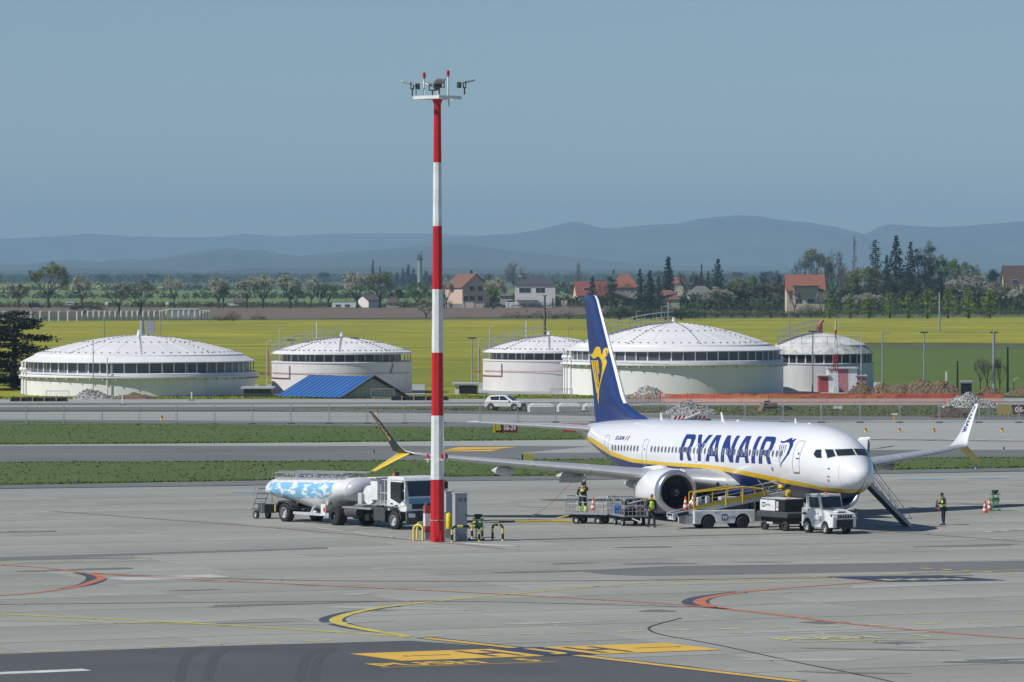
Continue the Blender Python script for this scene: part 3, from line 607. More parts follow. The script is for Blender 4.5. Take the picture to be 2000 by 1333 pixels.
# wings
AF = [(1, .0), (.85, .028), (.65, .062), (.45, .085), (.25, .088), (.12, .07), (.05, .048), (.015, .026), (0, 0), (.015, -.02), (.05, -.035), (.12, -.048), (.25, -.055), (.45, -.05), (.65, -.032), (.85, -.014)]
def foil(le, te, y, z, th=1.0, twist=0):
    c = te - le; return [(le + c * p, y, z + (c * q * th) - twist * c * p) for p, q in AF]
def wing(side):
    S = [(1.2, 12.6, 22.2, 1.95, 1.15), (1.9, 13.3, 21.9, 2.02, 1.05), (3.4, 14.5, 21.75, 2.2, .95), (5.8, 15.85, 21.6, 2.48, .8), (8.5, 17.35, 22.15, 2.8, .75), (12, 19.25, 22.95, 3.14, .7), (15, 20.95, 23.65, 3.45, .68), (16.6, 21.9, 24.1, 3.66, .62)]
    m = MB(); rings = [foil(le, te, y * side, z, th, .02) for y, le, te, z, th in S]
    if side < 0: rings = [r[::-1] for r in rings]
    m.loft(rings); w = m.build('wing', M['wing'], plane, smooth=True, angle=50)
    # polished slats wrapped round the leading edge, in sections
    idx = [4, 5, 6, 7, 8, 9, 10, 11]
    def at(y):
        Y = [s[0] for s in S]; return [np.interp(y, Y, [s[k] for s in S]) for k in (1, 2, 3, 4)]
    for a, b in ((1.95, 3.9), (5.6, 8.2), (8.26, 10.9), (10.96, 13.6), (13.66, 16.3)):
        rr = []
        for y in np.linspace(a, b, 5):
            le, te, z, th = at(y); c = te - le; rr.append([(le + c * AF[i][0] - .012 * (AF[i][0] < .03), y * side, z + c * AF[i][1] * th - .02 * c * AF[i][0] + (.012 if AF[i][1] > 0 else -.012 if AF[i][1] < 0 else 0)) for i in idx])
        MB().loft(rr, cap=True, closed=True).build('slat', M['metal'], w, smooth=True, angle=60)
    for y, x0, L, r in ((4.3, 18.6, 3.6, .3), (7.9, 18.9, 4.3, .33), (11.4, 20.4, 3.6, .28)):
        rr = []; z0 = np.interp(y, [s[0] for s in S], [s[3] for s in S]) - .42
        for t, f in ((0, .05), (.08, .5), (.25, .9), (.5, 1), (.75, .75), (.93, .35), (1, .05)):
            rr.append([(x0 + L * t, y * side + r * .62 * f * cos(a), z0 + r * f * sin(a)) for a in np.linspace(0, 2 * pi, 12, endpoint=False)])
        MB().loft(rr).build('flap_fairing', M['winglite'], w, smooth=True, angle=70)
    # winglet: upper blade and lower strake, blended
    out_, in_ = (M['belly'], M['planewhite']), None
    up_ = [(16.6, 3.66, 21.9, 24.1, .0), (16.95, 3.8, 22.5, 24.5, .35), (17.2, 4.15, 22.95, 24.35, .8), (17.55, 4.75, 23.25, 24.3, 1.1), (17.98, 5.45, 23.65, 24.4, 1.12), (18.38, 6.02, 24.05, 24.5, 1.12)]
    lo_ = [(16.75, 3.70, 22.3, 24.2, .0), (17.1, 3.5, 22.6, 24.2, -.5), (17.7, 3.12, 23.1, 24.3, -.6), (18.3, 2.72, 23.7, 24.4, -.6)]
    for nm, rows, mats in (('winglet_upper', up_, [M['planewhite'], MAT('winglet_navy', (.02, .026, .07), .55)]), ('winglet_lower', lo_, [M['palyellow'] if side < 0 else M['planeyellow'], M['planeyellow']])):
        rr = []
        for y, z, le, te, a in rows:
            c = te - le; rr.append([(le + c * p, side * (y - sin(a) * q * c * .55), z + cos(a) * q * c * .55) for p, q in AF])
        mm = MB(); L = len(AF); mm.loft(rr)
        mm.mi = []
        for i in range(len(rr) - 1):
            for k in range(L): mm.mi.append(0 if k < 8 else 1)
        mm.mi += [0, 0]
        if nm == 'winglet_lower': mm.mi = [1 - x for x in mm.mi]
        mm.build(nm, mats, plane, smooth=True, angle=60)
    # AIRLINE name along the winglet
    rows = up_[2:]
    vs_, fs_ = text_polys('RYANAIR', .03)
    m_ = MB(); pts = []
    for u, v in vs_:
        t = .12 + .8 * (1 - u); tt = t * (len(rows) - 1); i = min(int(tt), len(rows) - 2); f = tt - i
        y, z, le, te, a = [rows[i][k] * (1 - f) + rows[i + 1][k] * f for k in range(5)]
        c = te - le; p = .74 - .42 * v; q = .055
        s_ = -1 if side > 0 else 1           # starboard: outer face; port: inner face, both seen from starboard ahead
        th = (.048 if s_ < 0 else .085) * c * .55 + .008
        pts.append((le + c * p, side * (y - s_ * sin(a) * th), z + s_ * cos(a) * th))
    m_.add(pts, fs_); m_.build('winglet_name', M['gold'] if side > 0 else M['letterblue'], plane, fixn=False)
M['gold'] = MAT('gold_letter', (.65, .45, .06), .5)
for side in (1, -1): wing(side)
# tailplane
for side in (1, -1):
    rr = [foil(le, te, y * side, z, th) for y, le, te, z, th in ((.5, 34.5, 38.45, 4.66, .75), (1.1, 34.9, 38.5, 4.70, .75), (4, 36.5, 39.0, 4.92, .7), (6.9, 38.15, 39.5, 5.13, .65), (7.17, 38.5, 39.5, 5.15, .3))]
    if side < 0: rr = [r[::-1] for r in rr]
    w = MB().loft(rr).build('tailplane', M['winglite'], plane, smooth=True, angle=50)
    rr = []
    for y, le, te, z, th in ((1.15, 34.93, 38.5, 4.705, .75), (4, 36.5, 39.0, 4.92, .7), (6.9, 38.15, 39.5, 5.13, .65)):
        c = te - le; rr.append([(le + c * AF[i][0] - .01, y * side, z + c * AF[i][1] * th + (.01 if AF[i][1] > 0 else -.01)) for i in (5, 6, 7, 8, 9, 10, 11)])
    MB().loft(rr).build('leading_edge', M['metal'], w, smooth=True, angle=60)
# fin
FN = [(4.9, 28.0, 37.0, .10), (5.26, 28.6, 37.02, .12), (5.6, 30.1, 37.1, .16), (5.87, 31.2, 37.16, .2), (6.2, 32.2, 37.2, .26), (6.6, 32.6, 37.3, .28), (7.2, 33.0, 37.42, .27), (8.2, 33.68, 37.68, .25), (9.5, 34.58, 38.0, .22), (11, 35.62, 38.32, .18), (12.2, 36.45, 38.6, .14), (12.42, 36.75, 38.64, .11), (12.48, 37.1, 38.6, .05)]
SYM = [(1, .0), (.8, .25), (.6, .62), (.4, .95), (.25, 1), (.12, .8), (.05, .5), (.015, .25), (0, 0)]
def fint(x, z):
    Z = [f[0] for f in FN]; le, te, t = (np.interp(z, Z, [f[k] for f in FN]) for k in (1, 2, 3)); p = (x - le) / (te - le)
    return t * np.interp(p, [q[0] for q in SYM[::-1]], [q[1] for q in SYM[::-1]])
rr = []
for z, le, te, t in FN:
    c = te - le; h = [(le + c * p, t * q, z) for p, q in SYM]; rr.append(h + [(a, -b, c_) for a, b, c_ in h[-2:0:-1]])
fin = MB().loft(rr).build('tail_fin', M['planeblue'], plane, smooth=True, angle=50)
rr = []
for z, le, te, t in FN[4:]:
    c = te - le; h = [(le - .02 + min(.16, c * .05) * p, t * q + .006, z) for p, q in ((1, .5), (.5, .36), (.15, .2), (0, .0))]; rr.append(h + [(a, -b, c_) for a, b, c_ in h[::-1][1:]])
MB().loft(rr, closed=True).build('leading_edge', M['planewhite'], fin, smooth=True, angle=60)
ff = lambda x, z, off, side: (x, side * (fint(x, z) + off), z)
fh = [(37.55, 9.12), (37.3, 9.02), (37.06, 9.06), (36.75, 9.28), (36.49, 9.41), (36.11, 9.48), (35.80, 9.44), (35.66, 9.30), (35.58, 9.05), (35.54, 8.98), (35.38, 9.08), (35.33, 9.30), (35.15, 9.40), (34.95, 9.38), (34.84, 9.25), (34.84, 9.08), (34.95, 8.93), (35.1, 8.82), (34.86, 8.58), (35.02, 8.25), (35.38, 7.83), (35.84, 7.33), (36.15, 6.91), (36.33, 6.10), (36.47, 6.6), (36.28, 7.02), (35.84, 7.5), (35.50, 8.04), (35.42, 8.4), (35.55, 8.68), (35.85, 8.86), (36.2, 8.90), (36.6, 8.80), (36.95, 8.78), (37.3, 8.92)]
fst = [([(a, 8.68), (a - .17, 8.68), (b - .05, c), (b + .04, c)], []) for a, b, c in ((37.28, 36.49, 6.76), (36.92, 36.36, 6.85), (36.57, 36.2, 7.26), (36.3, 36.03, 7.9))]
wx = lambda P: [(36.15 + (x - 36.15) * 1.2, z) for x, z in P]
fh = wx(fh); fst = [(wx([(p[0] + (.03 if i in (0, 3) else -.03), p[1]) for i, p in enumerate(o)]), []) for o, _ in fst]
for side in (1, -1):
    decal('harp_emblem', [(fh, [])] + fst, M['planeyellow'], .008, side, fin, ff, step=.5, xstep=.3)
    decal('rudder_seam', [([(35.9, 5.3), (35.94, 5.3), (37.72, 12.35), (37.68, 12.35)], [])], M['letterblue'], .006, side, fin, ff, step=.5)
    decal('elevator_slot', [(rrect(37.35, 38.4, 4.2, 4.62, .05), [])], M['lgrey'], .01, side, step=.1, xstep=.3)
# engines
def engine(side):
    cy, cz = 4.83 * side, 1.60; X = 13.25
    e = thing('engine', None, None, (X, cy, cz)); e.parent = plane
    del_ = [k for k in ('label', 'category') if k in e]
    def R_(prof, n=40):
        rr = []
        for r, h in prof: rr.append([(h, r * cos(a), r * sin(a) * (.965 if sin(a) < 0 else 1.0)) for a in np.linspace(0, 2 * pi, n, endpoint=False)])
        return rr
    MB().loft(R_([(.86, .75), (.84, .55), (.845, .35), (.88, .18), (.93, .07), (.99, .015), (1.04, .0), (1.10, .03), (1.145, .12), (1.175, .26), (1.19, .42)]), cap=False).build('intake_lip', M['lip'], e, smooth=True, angle=80)
    mb = MB(); zz = np.linspace(0, 2 * pi, 48, endpoint=False); prof = [(1.185, .40), (1.24, .9), (1.275, 1.5), (1.27, 2.2), (1.2, 2.9), (1.07, 3.5), (.98, 3.85), (.93, 3.85), (.9, 3.4)]
    rr = [[(h, r * cos(a), r * sin(a) * (.965 if sin(a) < 0 else 1)) for a in zz] for r, h in prof]; mb.loft(rr, cap=False); mb.mi = []
    for i in range(len(prof) - 1):
        for k in range(48):
            s = sin((k + .5) / 48 * 2 * pi); mb.mi.append(1 if s < -.42 else 2 if s < -.22 else 0)
    mb.build('cowling', [M['planewhite'], M['belly'], M['planeyellow']], e, smooth=True, angle=60)
    MB().loft(R_([(.62, 3.0), (.66, 3.6), (.60, 4.3), (.5, 4.8), (.47, 4.8), (.47, 4.2)]), cap=False).build('exhaust_nozzle', M['grey'], e, smooth=True)
    MB().loft(R_([(.38, 4.3), (.34, 4.8), (.2, 5.3), (.03, 5.7)], 20)).build('exhaust_plug', M['grey'], e, smooth=True)
    MB().loft(R_([(.88, .60), (.88, 3.0)])).build('fan_duct', M['black'], e)
    sp = MB().loft(R_([(.02, .12), (.1, .17), (.19, .3), (.25, .45), (.27, .55)], 24)).build('spinner', M['dgrey'], e, smooth=True)
    m = MB()
    for k in range(14):
        a = k * .36; r = .05 + .009 * k; a2 = a + .36; r2 = r + .009; w = .028
        h = .128 + (r - .05) * .8
        m.add([(h - .02, r * cos(a), r * sin(a)), (h - .02, r2 * cos(a2), r2 * sin(a2)), (h + .012, (r2 + w) * cos(a2), (r2 + w) * sin(a2)), (h + .012, (r + w) * cos(a), (r + w) * sin(a))], [(0, 1, 2, 3)])
    m.build('spinner_spiral', M['white'], sp, fixn=False)
    bl = MB(); rows = [(.26, .62, .50), (.45, .56, .40), (.65, .52, .30), (.835, .52, .20)]
    vs = []
    for r, x0, tw in rows:
        for t in (-1, 1):
            vs.append((x0 + .10 * t * cos(tw), .13 * t * (.55 + .5 * r) * (sin(.6 + (1 - tw))), r))
    bl.add(vs, [(2 * i, 2 * i + 1, 2 * i + 3, 2 * i + 2) for i in range(3)])
    b0 = bl.build('fan_blade', MAT('fan_blade', (.05, .052, .06), .35, metal=.3), e, smooth=True)
    for k in range(1, 18):
        c = b0.copy(); COL.objects.link(c); c.parent = e; c.rotation_euler = (2 * pi * k / 18, 0, 0)
    # pylon
    MB().prism([(.9, 1.1), (2.2, 1.42), (4.2, 1.30), (6.2, 1.0), (5.6, .5), (3.2, .6), (1.2, .9)], -.16, .16).build('pylon', M['planewhite'], e, bevel=.05)
    MB().prism([(1.2, 1.0), (2.2, 1.0), (2.6, 1.5), (1.9, 1.38)], -.02, .02, Matrix.Translation((0, -side * .55, -.12)) @ Matrix.Rotation(side * .5, 4, 'X')).build('chine', M['winglite'], e)
for side in (1, -1): engine(side)
# landing gear
def wheel(p, r, w, parent, x=True, name='wheel'):
    o = MB().lathe([(r * .35, -w / 2), (r * .9, -w / 2), (r, -w * .3), (r, w * .3), (r * .9, w / 2), (r * .35, w / 2)], n=24, axis='y').build(name, M['dark'], parent, smooth=True, loc=p)
    MB().lathe([(.01, -w * .36), (r * .2, -w * .42), (r * .52, -w * .34), (r * .56, -w * .505)], n=16, axis='y').lathe([(.01, w * .36), (r * .2, w * .42), (r * .52, w * .34), (r * .56, w * .505)], n=16, axis='y').build('rim', M['lgrey'], o, smooth=True)
    return o
for side in (1, -1):
    g = MB().cyl((0, 0, .5), (0, -.1 * side, 2.0), .12).cyl((0, -.4, .56), (0, .4, .56), .09).box((.05, .42 * side, 1.3), (.7, .05, 1.1)).build('main_gear', M['lgrey'], plane, loc=(19.6, 2.86 * side, .09))
    for s in (-1, 1): wheel((0, .43 * s, .56), .56, .4, g)
g = MB().cyl((0, 0, .3), (0, 0, 1.6), .09).cyl((0, -.25, .34), (0, .25, .34), .05).build('nose_gear', M['lgrey'], plane, loc=(4.0, 0, -.22))
for s in (-1, 1): wheel((0, .22 * s, .34), .34, .2, g)
# blade antennas and roof fittings, landing light
for x, h, c, r in ((27.0, .42, .28, .06), (18.3, .5, .34, .28), (8.6, .28, .22, .02)):
    MB().prism([(-c / 2, 0), (c / 2, 0), (c / 2 + r * .4, h), (c * .1 + r * .4, h)], -.02, .02).build('antenna', M['planewhite'], plane, loc=(x, 0, 5.28 if x > 9 else 5.25))
MB().lathe([(.3, 0), (.26, .09), (.1, .13), (.0, .135)], n=16).build('satellite_dome', M['dgrey'], plane, loc=(20.6, 0, 5.29), smooth=True)
MB().lathe([(.1, 0), (.09, .08), (.0, .12)], n=12).build('beacon', M['planewhite'], plane, loc=(16.2, 0, 5.29), smooth=True)
MB().lathe([(.12, 0), (.1, .06), (.0, .08)], n=12).build('beacon', M['planewhite'], plane, loc=(6.8, 0, 5.24), smooth=True)
MB().cyl((2.9, .7, 1.42), (3.25, .75, 1.12), .015).build('drain_mast', M['planewhite'], plane)
MB().prism([(8.2, 1.5), (8.45, 1.5), (8.5, 1.15), (8.35, 1.1)], .55, .58).build('antenna_blade', M['planewhite'], plane)
# forward port door swung open and the folding airstairs
rr = []; rl = []
for t in np.linspace(0, 1, 14):
    z = 2.78 + 1.78 * t; yr = -2.62 + .52 * sin(min(1, t * 1.6) * pi / 2) + .02 * t - .18 * max(0, t - .5); yl = yr + .58 - .1 * (1 - t)
    e = {0: .06, 1: .2}.get(round(t, 3), .09 if t > .9 else .03 if t > .8 else 0)
    rr.append([(4.0, yr - .0, z), (4.42, yl - e, z), (4.52, yl - e, z), (4.13, yr, z)]); rl.append([(3.98, yr + e, z), (3.98, yr + .13, z), (4.02, yr + .13, z), (4.02, yr + e, z)])
od = MB().loft(rr, closed=True).build('open_door', M['planewhite'], plane, bevel=.03)
MB().loft(rl[1:-1], closed=True).build('door_lining', M['grey'], od)
for r_ in rl[1:-1]: MB().box((3.97, (r_[0][1] + r_[1][1]) / 2, r_[0][2]), (.02, .07, .05)).build('latch_slot', M['black'], od)
MB().box((4.3, -2.1, 3.5), (.5, .05, .06)).box((4.3, -2.0, 3.0), (.5, .05, .06)).build('door_hinge_arm', M['lgrey'], plane)
st = Vector((4.65, -1.95, 2.62)); en = Vector((4.65, -4.75, -.28)); dst = en - st
stairs = MB()
for s in (-.38, .38): stairs.prism([(st.y, st.z - .02), (st.y, st.z - .30), (en.y + .12, en.z), (en.y, en.z), (en.y, en.z + .12)], st.x + s - .02, st.x + s + .02, axis='x')
sto = stairs.build('airstairs', M['lgrey'], plane)
for k in range(11):
    p = st + dst * ((k + .7) / 11.3); MB().box((p.x, p.y, p.z - .02), (.74, .24, .035)).build('step', M['grey'], sto)
MB().add([(4.3, st.y, st.z - .30), (5.0, st.y, st.z - .30), (5.0, en.y + .1, en.z + .02), (4.3, en.y + .1, en.z + .02)], [(0, 1, 2, 3)]).build('stair_underside', M['dgrey'], sto)
for s in (-.40, .40):
    a = st + Vector((s, -.15, .75)); b = en + Vector((s, .45, 1.0)); c = en + Vector((s, .1, .55))
    m = MB().tube([st + Vector((s, 0, .5)), a, b, c, en + Vector((s, .55, .55))], .017)
    a2_ = a - Vector((0, 0, .25)); m.tube([a2_, b - Vector((0, 0, .28))], .013)
    for t in (.15, .55, .9): p = a + (b - a) * t; q = st + dst * (t * .85 + .06); m.tube([p, Vector((p.x, q.y, q.z))], .013)
    m.build('handrail', M['galv'], sto)

# ------------------------------------------------------------------ floodlight mast and the things round its foot
def Zof(v, D): return HC + (YHZ - v) * D / FPX       # height of something seen at row v, distance D
mp = G(854.5, 1060); mast = thing('light_mast', 'tall red and white banded floodlight mast', 'light mast', mp)
bz = [0, 3.14, 6.32, 9.45, 12.6, 15.74, 18.9, 22.0]; DM = mp.y
for i in range(7):
    r0, r1 = (.37 - .19 * z / 22 for z in (bz[i], bz[i + 1])); m = MB(); c0, c1 = [], []
    for k in range(8):
        a = 2 * pi * (k + .3) / 8; c0.append((r0 * cos(a), r0 * sin(a), bz[i])); c1.append((r1 * cos(a), r1 * sin(a), bz[i + 1]))
    m.loft([c0, c1]).build('pole_section', M['red'] if i % 2 == 0 else M['white'], mast)
MB().cyl((0, 0, 1.10), (0, 0, 1.13), .375, n=8).build('band_clamp', M['lgrey'], mast)
MB().cyl((-.12, -.4, 0), (-.12, -.4, .4), .03).cyl((.16, -.37, 0), (.16, -.37, .55), .04).build('cable_pipe', M['redlens'], mast)
plat = MB()
for s in (1, -1):
    plat.box((0, s * .8, 22.12), (1.72, .1, .16)); plat.box((s * .8, 0, 22.12), (.1, 1.5, .16))
plat.box((0, 0, 22.1), (1.6, .12, .1)); plat.box((0, 0, 22.1), (.12, 1.5, .09)); _c = MB().cyl((0, 0, 21.8), (0, 0, 22.04), .18, .27, 8).build('collar', M['red'], mast)
po = plat.build('platform', M['white'], mast); po.rotation_euler = (0, 0, radians(50))
for a, b in ((-1.05, 0), (-.62, -.3), (.02, -.2), (.55, .1)): MB().cyl((a, b, 22.1), (a, b, 22.5), .035).build('stud', M['white'], mast)
for x, z, h in ((-.66, 22.2, 23.05), (.53, 22.2, 23.15)):
    MB().cyl((x, .1, z), (x, .1, h), .045).build('lamp_post', M['white'], mast)
    l = MB().cyl((x, .1, h), (x, .1, h + .1), .05, .09).build('lamp_socket', M['grey'], mast)
    MB().lathe([(.08, 0), (.085, .12), (.07, .2), (.0, .25)], (x, .1, h + .1), 12).build('warning_lamp', M['redlens'], l, smooth=True)
for x, y, z, rz, tl in ((-1.25, -.1, 22.55, radians(165), 0), (1.35, -.1, 22.62, radians(15), 0), (.1, -.6, 22.62, radians(-80), 0), (-.25, .5, 22.5, radians(140), 0)):
    f = thing('floodlight', None, None, (x, y, z), rz); f.parent = mast
    MB().box((0, 0, .0), (.06, .55, .05)).box((0, .25, .15), (.05, .04, .32)).box((0, -.25, .15), (.05, .04, .32)).cyl((0, 0, -.35), (0, 0, 0), .035).build('yoke', M['dgrey'], f)
    MB().box((.12, 0, .28), (.75, .5, .10), ry=radians(-14)).build('lamp_head', M['galv'], f, bevel=.03)
    MB().box((-.28, 0, .12), (.16, .34, .3)).build('ballast', M['dgrey'], f, bevel=.02)
MB().lathe([(.17, 0), (.19, .02), (.17, .04)], (.55, -.15, 21.85), 14, 'x').build('cable_loop', M['dgrey'], mast)
for a in (-60, 100, 185, 20):
    x, y = .48 * cos(radians(a)), .48 * sin(radians(a)); l = MB().box((x * .8, y * .8, 4.12), (abs(x) + .08, abs(y) + .08, .03)).cyl((x, y, 4.0), (x, y, 4.2), .05).build('lamp_bracket', M['white'], mast)
    MB().lathe([(.07, 0), (.075, .1), (.06, .18), (0, .22)], (x, y, 4.2), 12).build('warning_lamp', M['redlens'], l, smooth=True)
MB().box((0, 0, .02), (1.4, 1.4, .04)).build('foot_plate', M['lgrey'], mast)

def cabinet(u, v, w, d, h, label, mats, rz=0.3, text=None, loc=None):
    c = thing('electric_cabinet', label, 'electric cabinet', G(u, v), rz)
    MB().box((0, 0, .22), (w * .97, d * .97, .44)).build('plinth', mats[1], c)
    b = MB().box((0, 0, .45 + (h - .5) / 2), (w, d, h - .5)).build('body', mats[0], c, bevel=.015)
    MB().box((0, 0, h - .02), (w + .06, d + .06, .05)).build('lid', M['lgrey'], c, bevel=.01)
    MB().box((0, -d / 2 - .006, h * .55), (w * .86, .012, h * .8)).build('door', mats[0], c, bevel=.004)
    MB().box((w * .36, -d / 2 - .03, h * .55), (.03, .04, .14)).build('handle', M['dgrey'], c)
    if text: lettering(text, (-w * .32, -d / 2 - .016, h - .42), (w * .7, 0, 0), (0, 0, .22), M['black'], c, bold=.02)
    return c
pg = MAT('cabinet_paint', (.40, .43, .45), .45, var=.08, vscale=2)
cabinet(898, 1058, .56, .6, 2.42, 'tall grey electric cabinet lettered RO 34', (pg, M['grey']), .42, 'RO 34')
cabinet(874, 1053, .42, .5, 2.42, 'tall pale cabinet behind the yellow cylinder, left of the RO 34 cabinet', (M['lgrey'], M['lgrey']), .42)
c = thing('marker_box', 'small red and white painted steel box left of the mast foot', 'cabinet', G(834, 1056), .35)
for z0, z1, m_ in ((0, .5, M['grey']), (.42, .72, M['red']), (.72, 1.36, M['white']), (1.36, 1.74, M['red'])): MB().box((0, 0, (z0 + z1) / 2), (.3 + z0 * .001, .3, z1 - z0)).build('painted_panel', m_ if m_ is not M['red'] else MAT('faded_red', (.42, .09, .08), .6, var=.2), c)
c = thing('call_post', 'bright yellow covered call point on a thin post beside the mast', 'call post', G(872, 1057))
MB().cyl((-.07, .0, 0), (-.07, 0, 1.45), .03).build('post', M['grey'], c)
MB().lathe([(0, .60), (.12, .61), (.14, .66), (.14, 1.28), (.11, 1.38), (0, 1.42)], (.12, -.02, 0), 16).build('cover', MAT('bright_yellow', (.85, .72, .02), .35), c, smooth=True)
def hoop(u0, u1, v, label, h=.8, stripes=True, dy=0.0, solid=None):
    p, q = G(u0, v), G(u1, v + dy); w = (q - p).length; c = thing('hoop_barrier', label, 'hoop barrier', (p + q) / 2, atan2((q - p).y, (q - p).x), 'bent tube barriers round the mast')
    pts = [Vector((-w / 2, 0, 0)), Vector((-w / 2, 0, h - .2))] + [Vector((-w / 2 + .2 - .2 * cos(a), 0, h - .2 + .2 * sin(a))) for a in np.linspace(.3, pi / 2, 5)] + [Vector((w / 2 - .2 + .2 * sin(a), 0, h - .2 + .2 * cos(a))) for a in np.linspace(0, pi / 2 - .3, 5)] + [Vector((w / 2, 0, h - .2)), Vector((w / 2, 0, 0))]
    L = [0]
    for a, b in zip(pts, pts[1:]): L.append(L[-1] + (b - a).length)
    def P(t):
        i = max(0, min(len(L) - 2, int(np.searchsorted(L, t) - 1))); f = (t - L[i]) / (L[i + 1] - L[i]); return pts[i].lerp(pts[i + 1], f)
    cuts = [0, .13, .42] if stripes else [0, L[-1]]
    if stripes: cuts += list(np.linspace(.66, L[-1] - .66, 6)) + [L[-1] - .42, L[-1] - .13, L[-1]]
    for i in range(len(cuts) - 1):
        tt = sorted(set([cuts[i], cuts[i + 1]] + [l for l in L if cuts[i] < l < cuts[i + 1]]))
        if len(tt) < 2: continue
        MB().tube([P(t) for t in tt], .062, 12).build('painted_band', M['palyellow'] if (i % 2 == 0 or not stripes) else M['black'], c, smooth=True)
    return c
hoop(883, 936, 1061, 'widest yellow and black hoop barrier, in front of the RO 34 cabinet', .82, dy=-1)
hoop(922, 942, 1053, 'yellow and black hoop barrier behind the green stand', .85, dy=0)
hoop(962, 982, 1057, 'yellow and black hoop barrier standing alone right of the green stand', .82, dy=1.5)
hoop(808, 826, 1058, 'plain faded yellow hoop barrier left of the red and white box', .82, False, dy=.5)
hoop(815, 833, 1054, 'faded yellow hoop barrier just behind the leftmost one', .82, False, dy=-2)
def green_stand(u, v, label, h=1.05, rz=0):
    c = thing('hose_stand', label, 'trolley stand', G(u, v), rz)
    MB().box((0, 0, .06), (.75, .08, .06)).box((.3, 0, .06), (.08, .6, .06)).box((-.3, 0, .06), (.08, .6, .06)).build('base', M['green'], c)
    MB().cyl((0, 0, .05), (0, 0, h), .03).cyl((.28, 0, .05), (.28, 0, h), .02).cyl((0, 0, .5), (.28, 0, .5), .02).build('post', M['green'], c)
    MB().box((.1, 0, h), (.55, .4, .05)).box((.1, 0, h - .3), (.45, .3, .22)).build('tray', M['green'], c, bevel=.01)
    m = MB(); rr = random.Random(3)
    for k in range(4): m.lathe([(.13 + .02 * k, 0), (.16 + .02 * k, .03), (.13 + .02 * k, .06)], (.1 + rr.uniform(-.06, .06), 0, h + .03 + .05 * k), 14)
    m.build('hose_coil', M['dgrey'], c)
    for s in (-.36, .36): MB().cyl((s, -.04, .07), (s, .04, .07), .07, n=10).build('caster', M['dark'], c)
    return c
green_stand(930, 1057, 'green wheeled stand with coiled hose between the hoop barriers', 1.1)
green_stand(1940, 1000, 'green wheeled stand with black coiled hoses beside two cones', .98, .2)

# ------------------------------------------------------------------ traffic cones
def cone(loc, label, h=.72, grp='traffic cones on the stand'):
    c = thing('traffic_cone', label, 'traffic cone', loc, 0, grp)
    MB().box((0, 0, .02), (.40, .40, .04)).build('base', M['dark'], c, bevel=.01)
    zs = [.04, .22, .40, .56, .74, 1.0]
    for i in range(5):
        z0, z1 = zs[i] * h, zs[i + 1] * h; r = lambda z: .155 - .125 * z / h
        MB().cyl((0, 0, z0), (0, 0, z1), r(z0), r(z1), 16, cap=(i == 4)).build('sleeve', M['orange'] if i % 2 == 0 else M['white'], c, smooth=True)
    return c
cone0 = cone(G(1830.5, 1000.5), 'orange and white cone left of the man standing alone')
def cone_at(p, label, s=1.0):
    c = dup(cone0, p, R.uniform(0, 1.5), label, s); return c
cone_at(G(1923.5, 1003), 'front cone of the pair beside the green stand'); cone_at(G(1932.5, 997.5), 'rear cone of the pair beside the green stand')
cone_at(G(1671, 1020), 'orange and white cone right of the white tow tractor', 1.02); cone_at(G(1158.5, 998), 'orange and white cone behind the empty baggage cart', 1.05)
cone_at(G(1334, 1025.5), 'orange and white cone on the ground under the low end of the belt loader', .85)
CONE_BELT = ((1342, 998, 'left cone standing on the belt loader'), (1356, 994, 'right cone standing on the belt loader'))

# ------------------------------------------------------------------ fuel truck
ft = thing('fuel_truck', 'white articulated airport fuel truck with cloud-painted tank', 'fuel truck', (-5.24, 254.0, 0), atan2(-.793, .609))
def tyre(x, y, r, w, parent, rimcol='lgrey'):
    o = MB().lathe([(r * .5, -w / 2), (r * .88, -w / 2), (r, -w * .36), (r, w * .36), (r * .88, w / 2), (r * .5, w / 2)], n=28, axis='y').build('wheel', M['dark'], parent, smooth=True, loc=(x, y, r))
    for s in (-1, 1):
        MB().lathe([(.0, s * w * .30), (r * .18, s * w * .38), (r * .2, s * w * .2), (r * .5, s * w * .15), (r * .56, s * w * .5), (r * .52, s * w * .51)], n=20, axis='y').build('rim', M[rimcol], o, smooth=True, angle=30)
    return o
MB().box((-1.9, .38, .86), (6.4, .1, .24)).box((-1.9, -.38, .86), (6.4, .1, .24)).box((-4.9, 0, .86), (.15, .8, .2)).box((.9, 0, .8), (.3, 1.0, .3)).build('chassis', M['dgrey'], ft)
# cab: body with wheel arch, nose, roof
prof = [(1.10, .98), (1.16, 1.2), (1.15, 1.65), (.98, 2.60), (.86, 2.74), (.65, 2.80), (-.50, 2.80), (-.58, 2.70), (-.58, 1.15), (-.52, 1.0)]
prof += [(.57 * cos(a), .50 + .74 * sin(a)) for a in np.linspace(radians(138), radians(42), 9)] + [(.5, .98)]
MB().prism(prof, -1.18, 1.18).build('cab', M['white'], ft, bevel=.06)
MB().prism([(1.13, 1.80), (1.005, 2.58), (1.0, 2.56), (1.145, 1.79)], -1.04, 1.04, Matrix.Translation((.018, 0, 0))).build('windscreen', M['glass'], ft, bevel=.004)
MB().prism([(1.17, 1.40), (1.165, 1.68), (1.15, 1.68), (1.14, 1.40)], -1.02, 1.02, Matrix.Translation((.012, 0, 0))).build('blue_front_band', MAT('band_blue', (.10, .32, .52), .4), ft)
MB().prism([(1.10, 1.12), (1.17, 1.14), (1.18, 1.40), (1.14, 1.40)], -.84, .84, Matrix.Translation((.012, 0, 0))).build('grille', M['black'], ft, bevel=.03)
bdg = MB(); bdg.add([(1.205, .0, 1.52), (1.205, .1, 1.38), (1.205, .0, 1.24), (1.205, -.1, 1.38)], [(0, 1, 2, 3)]).build('badge', M['lgrey'], ft)
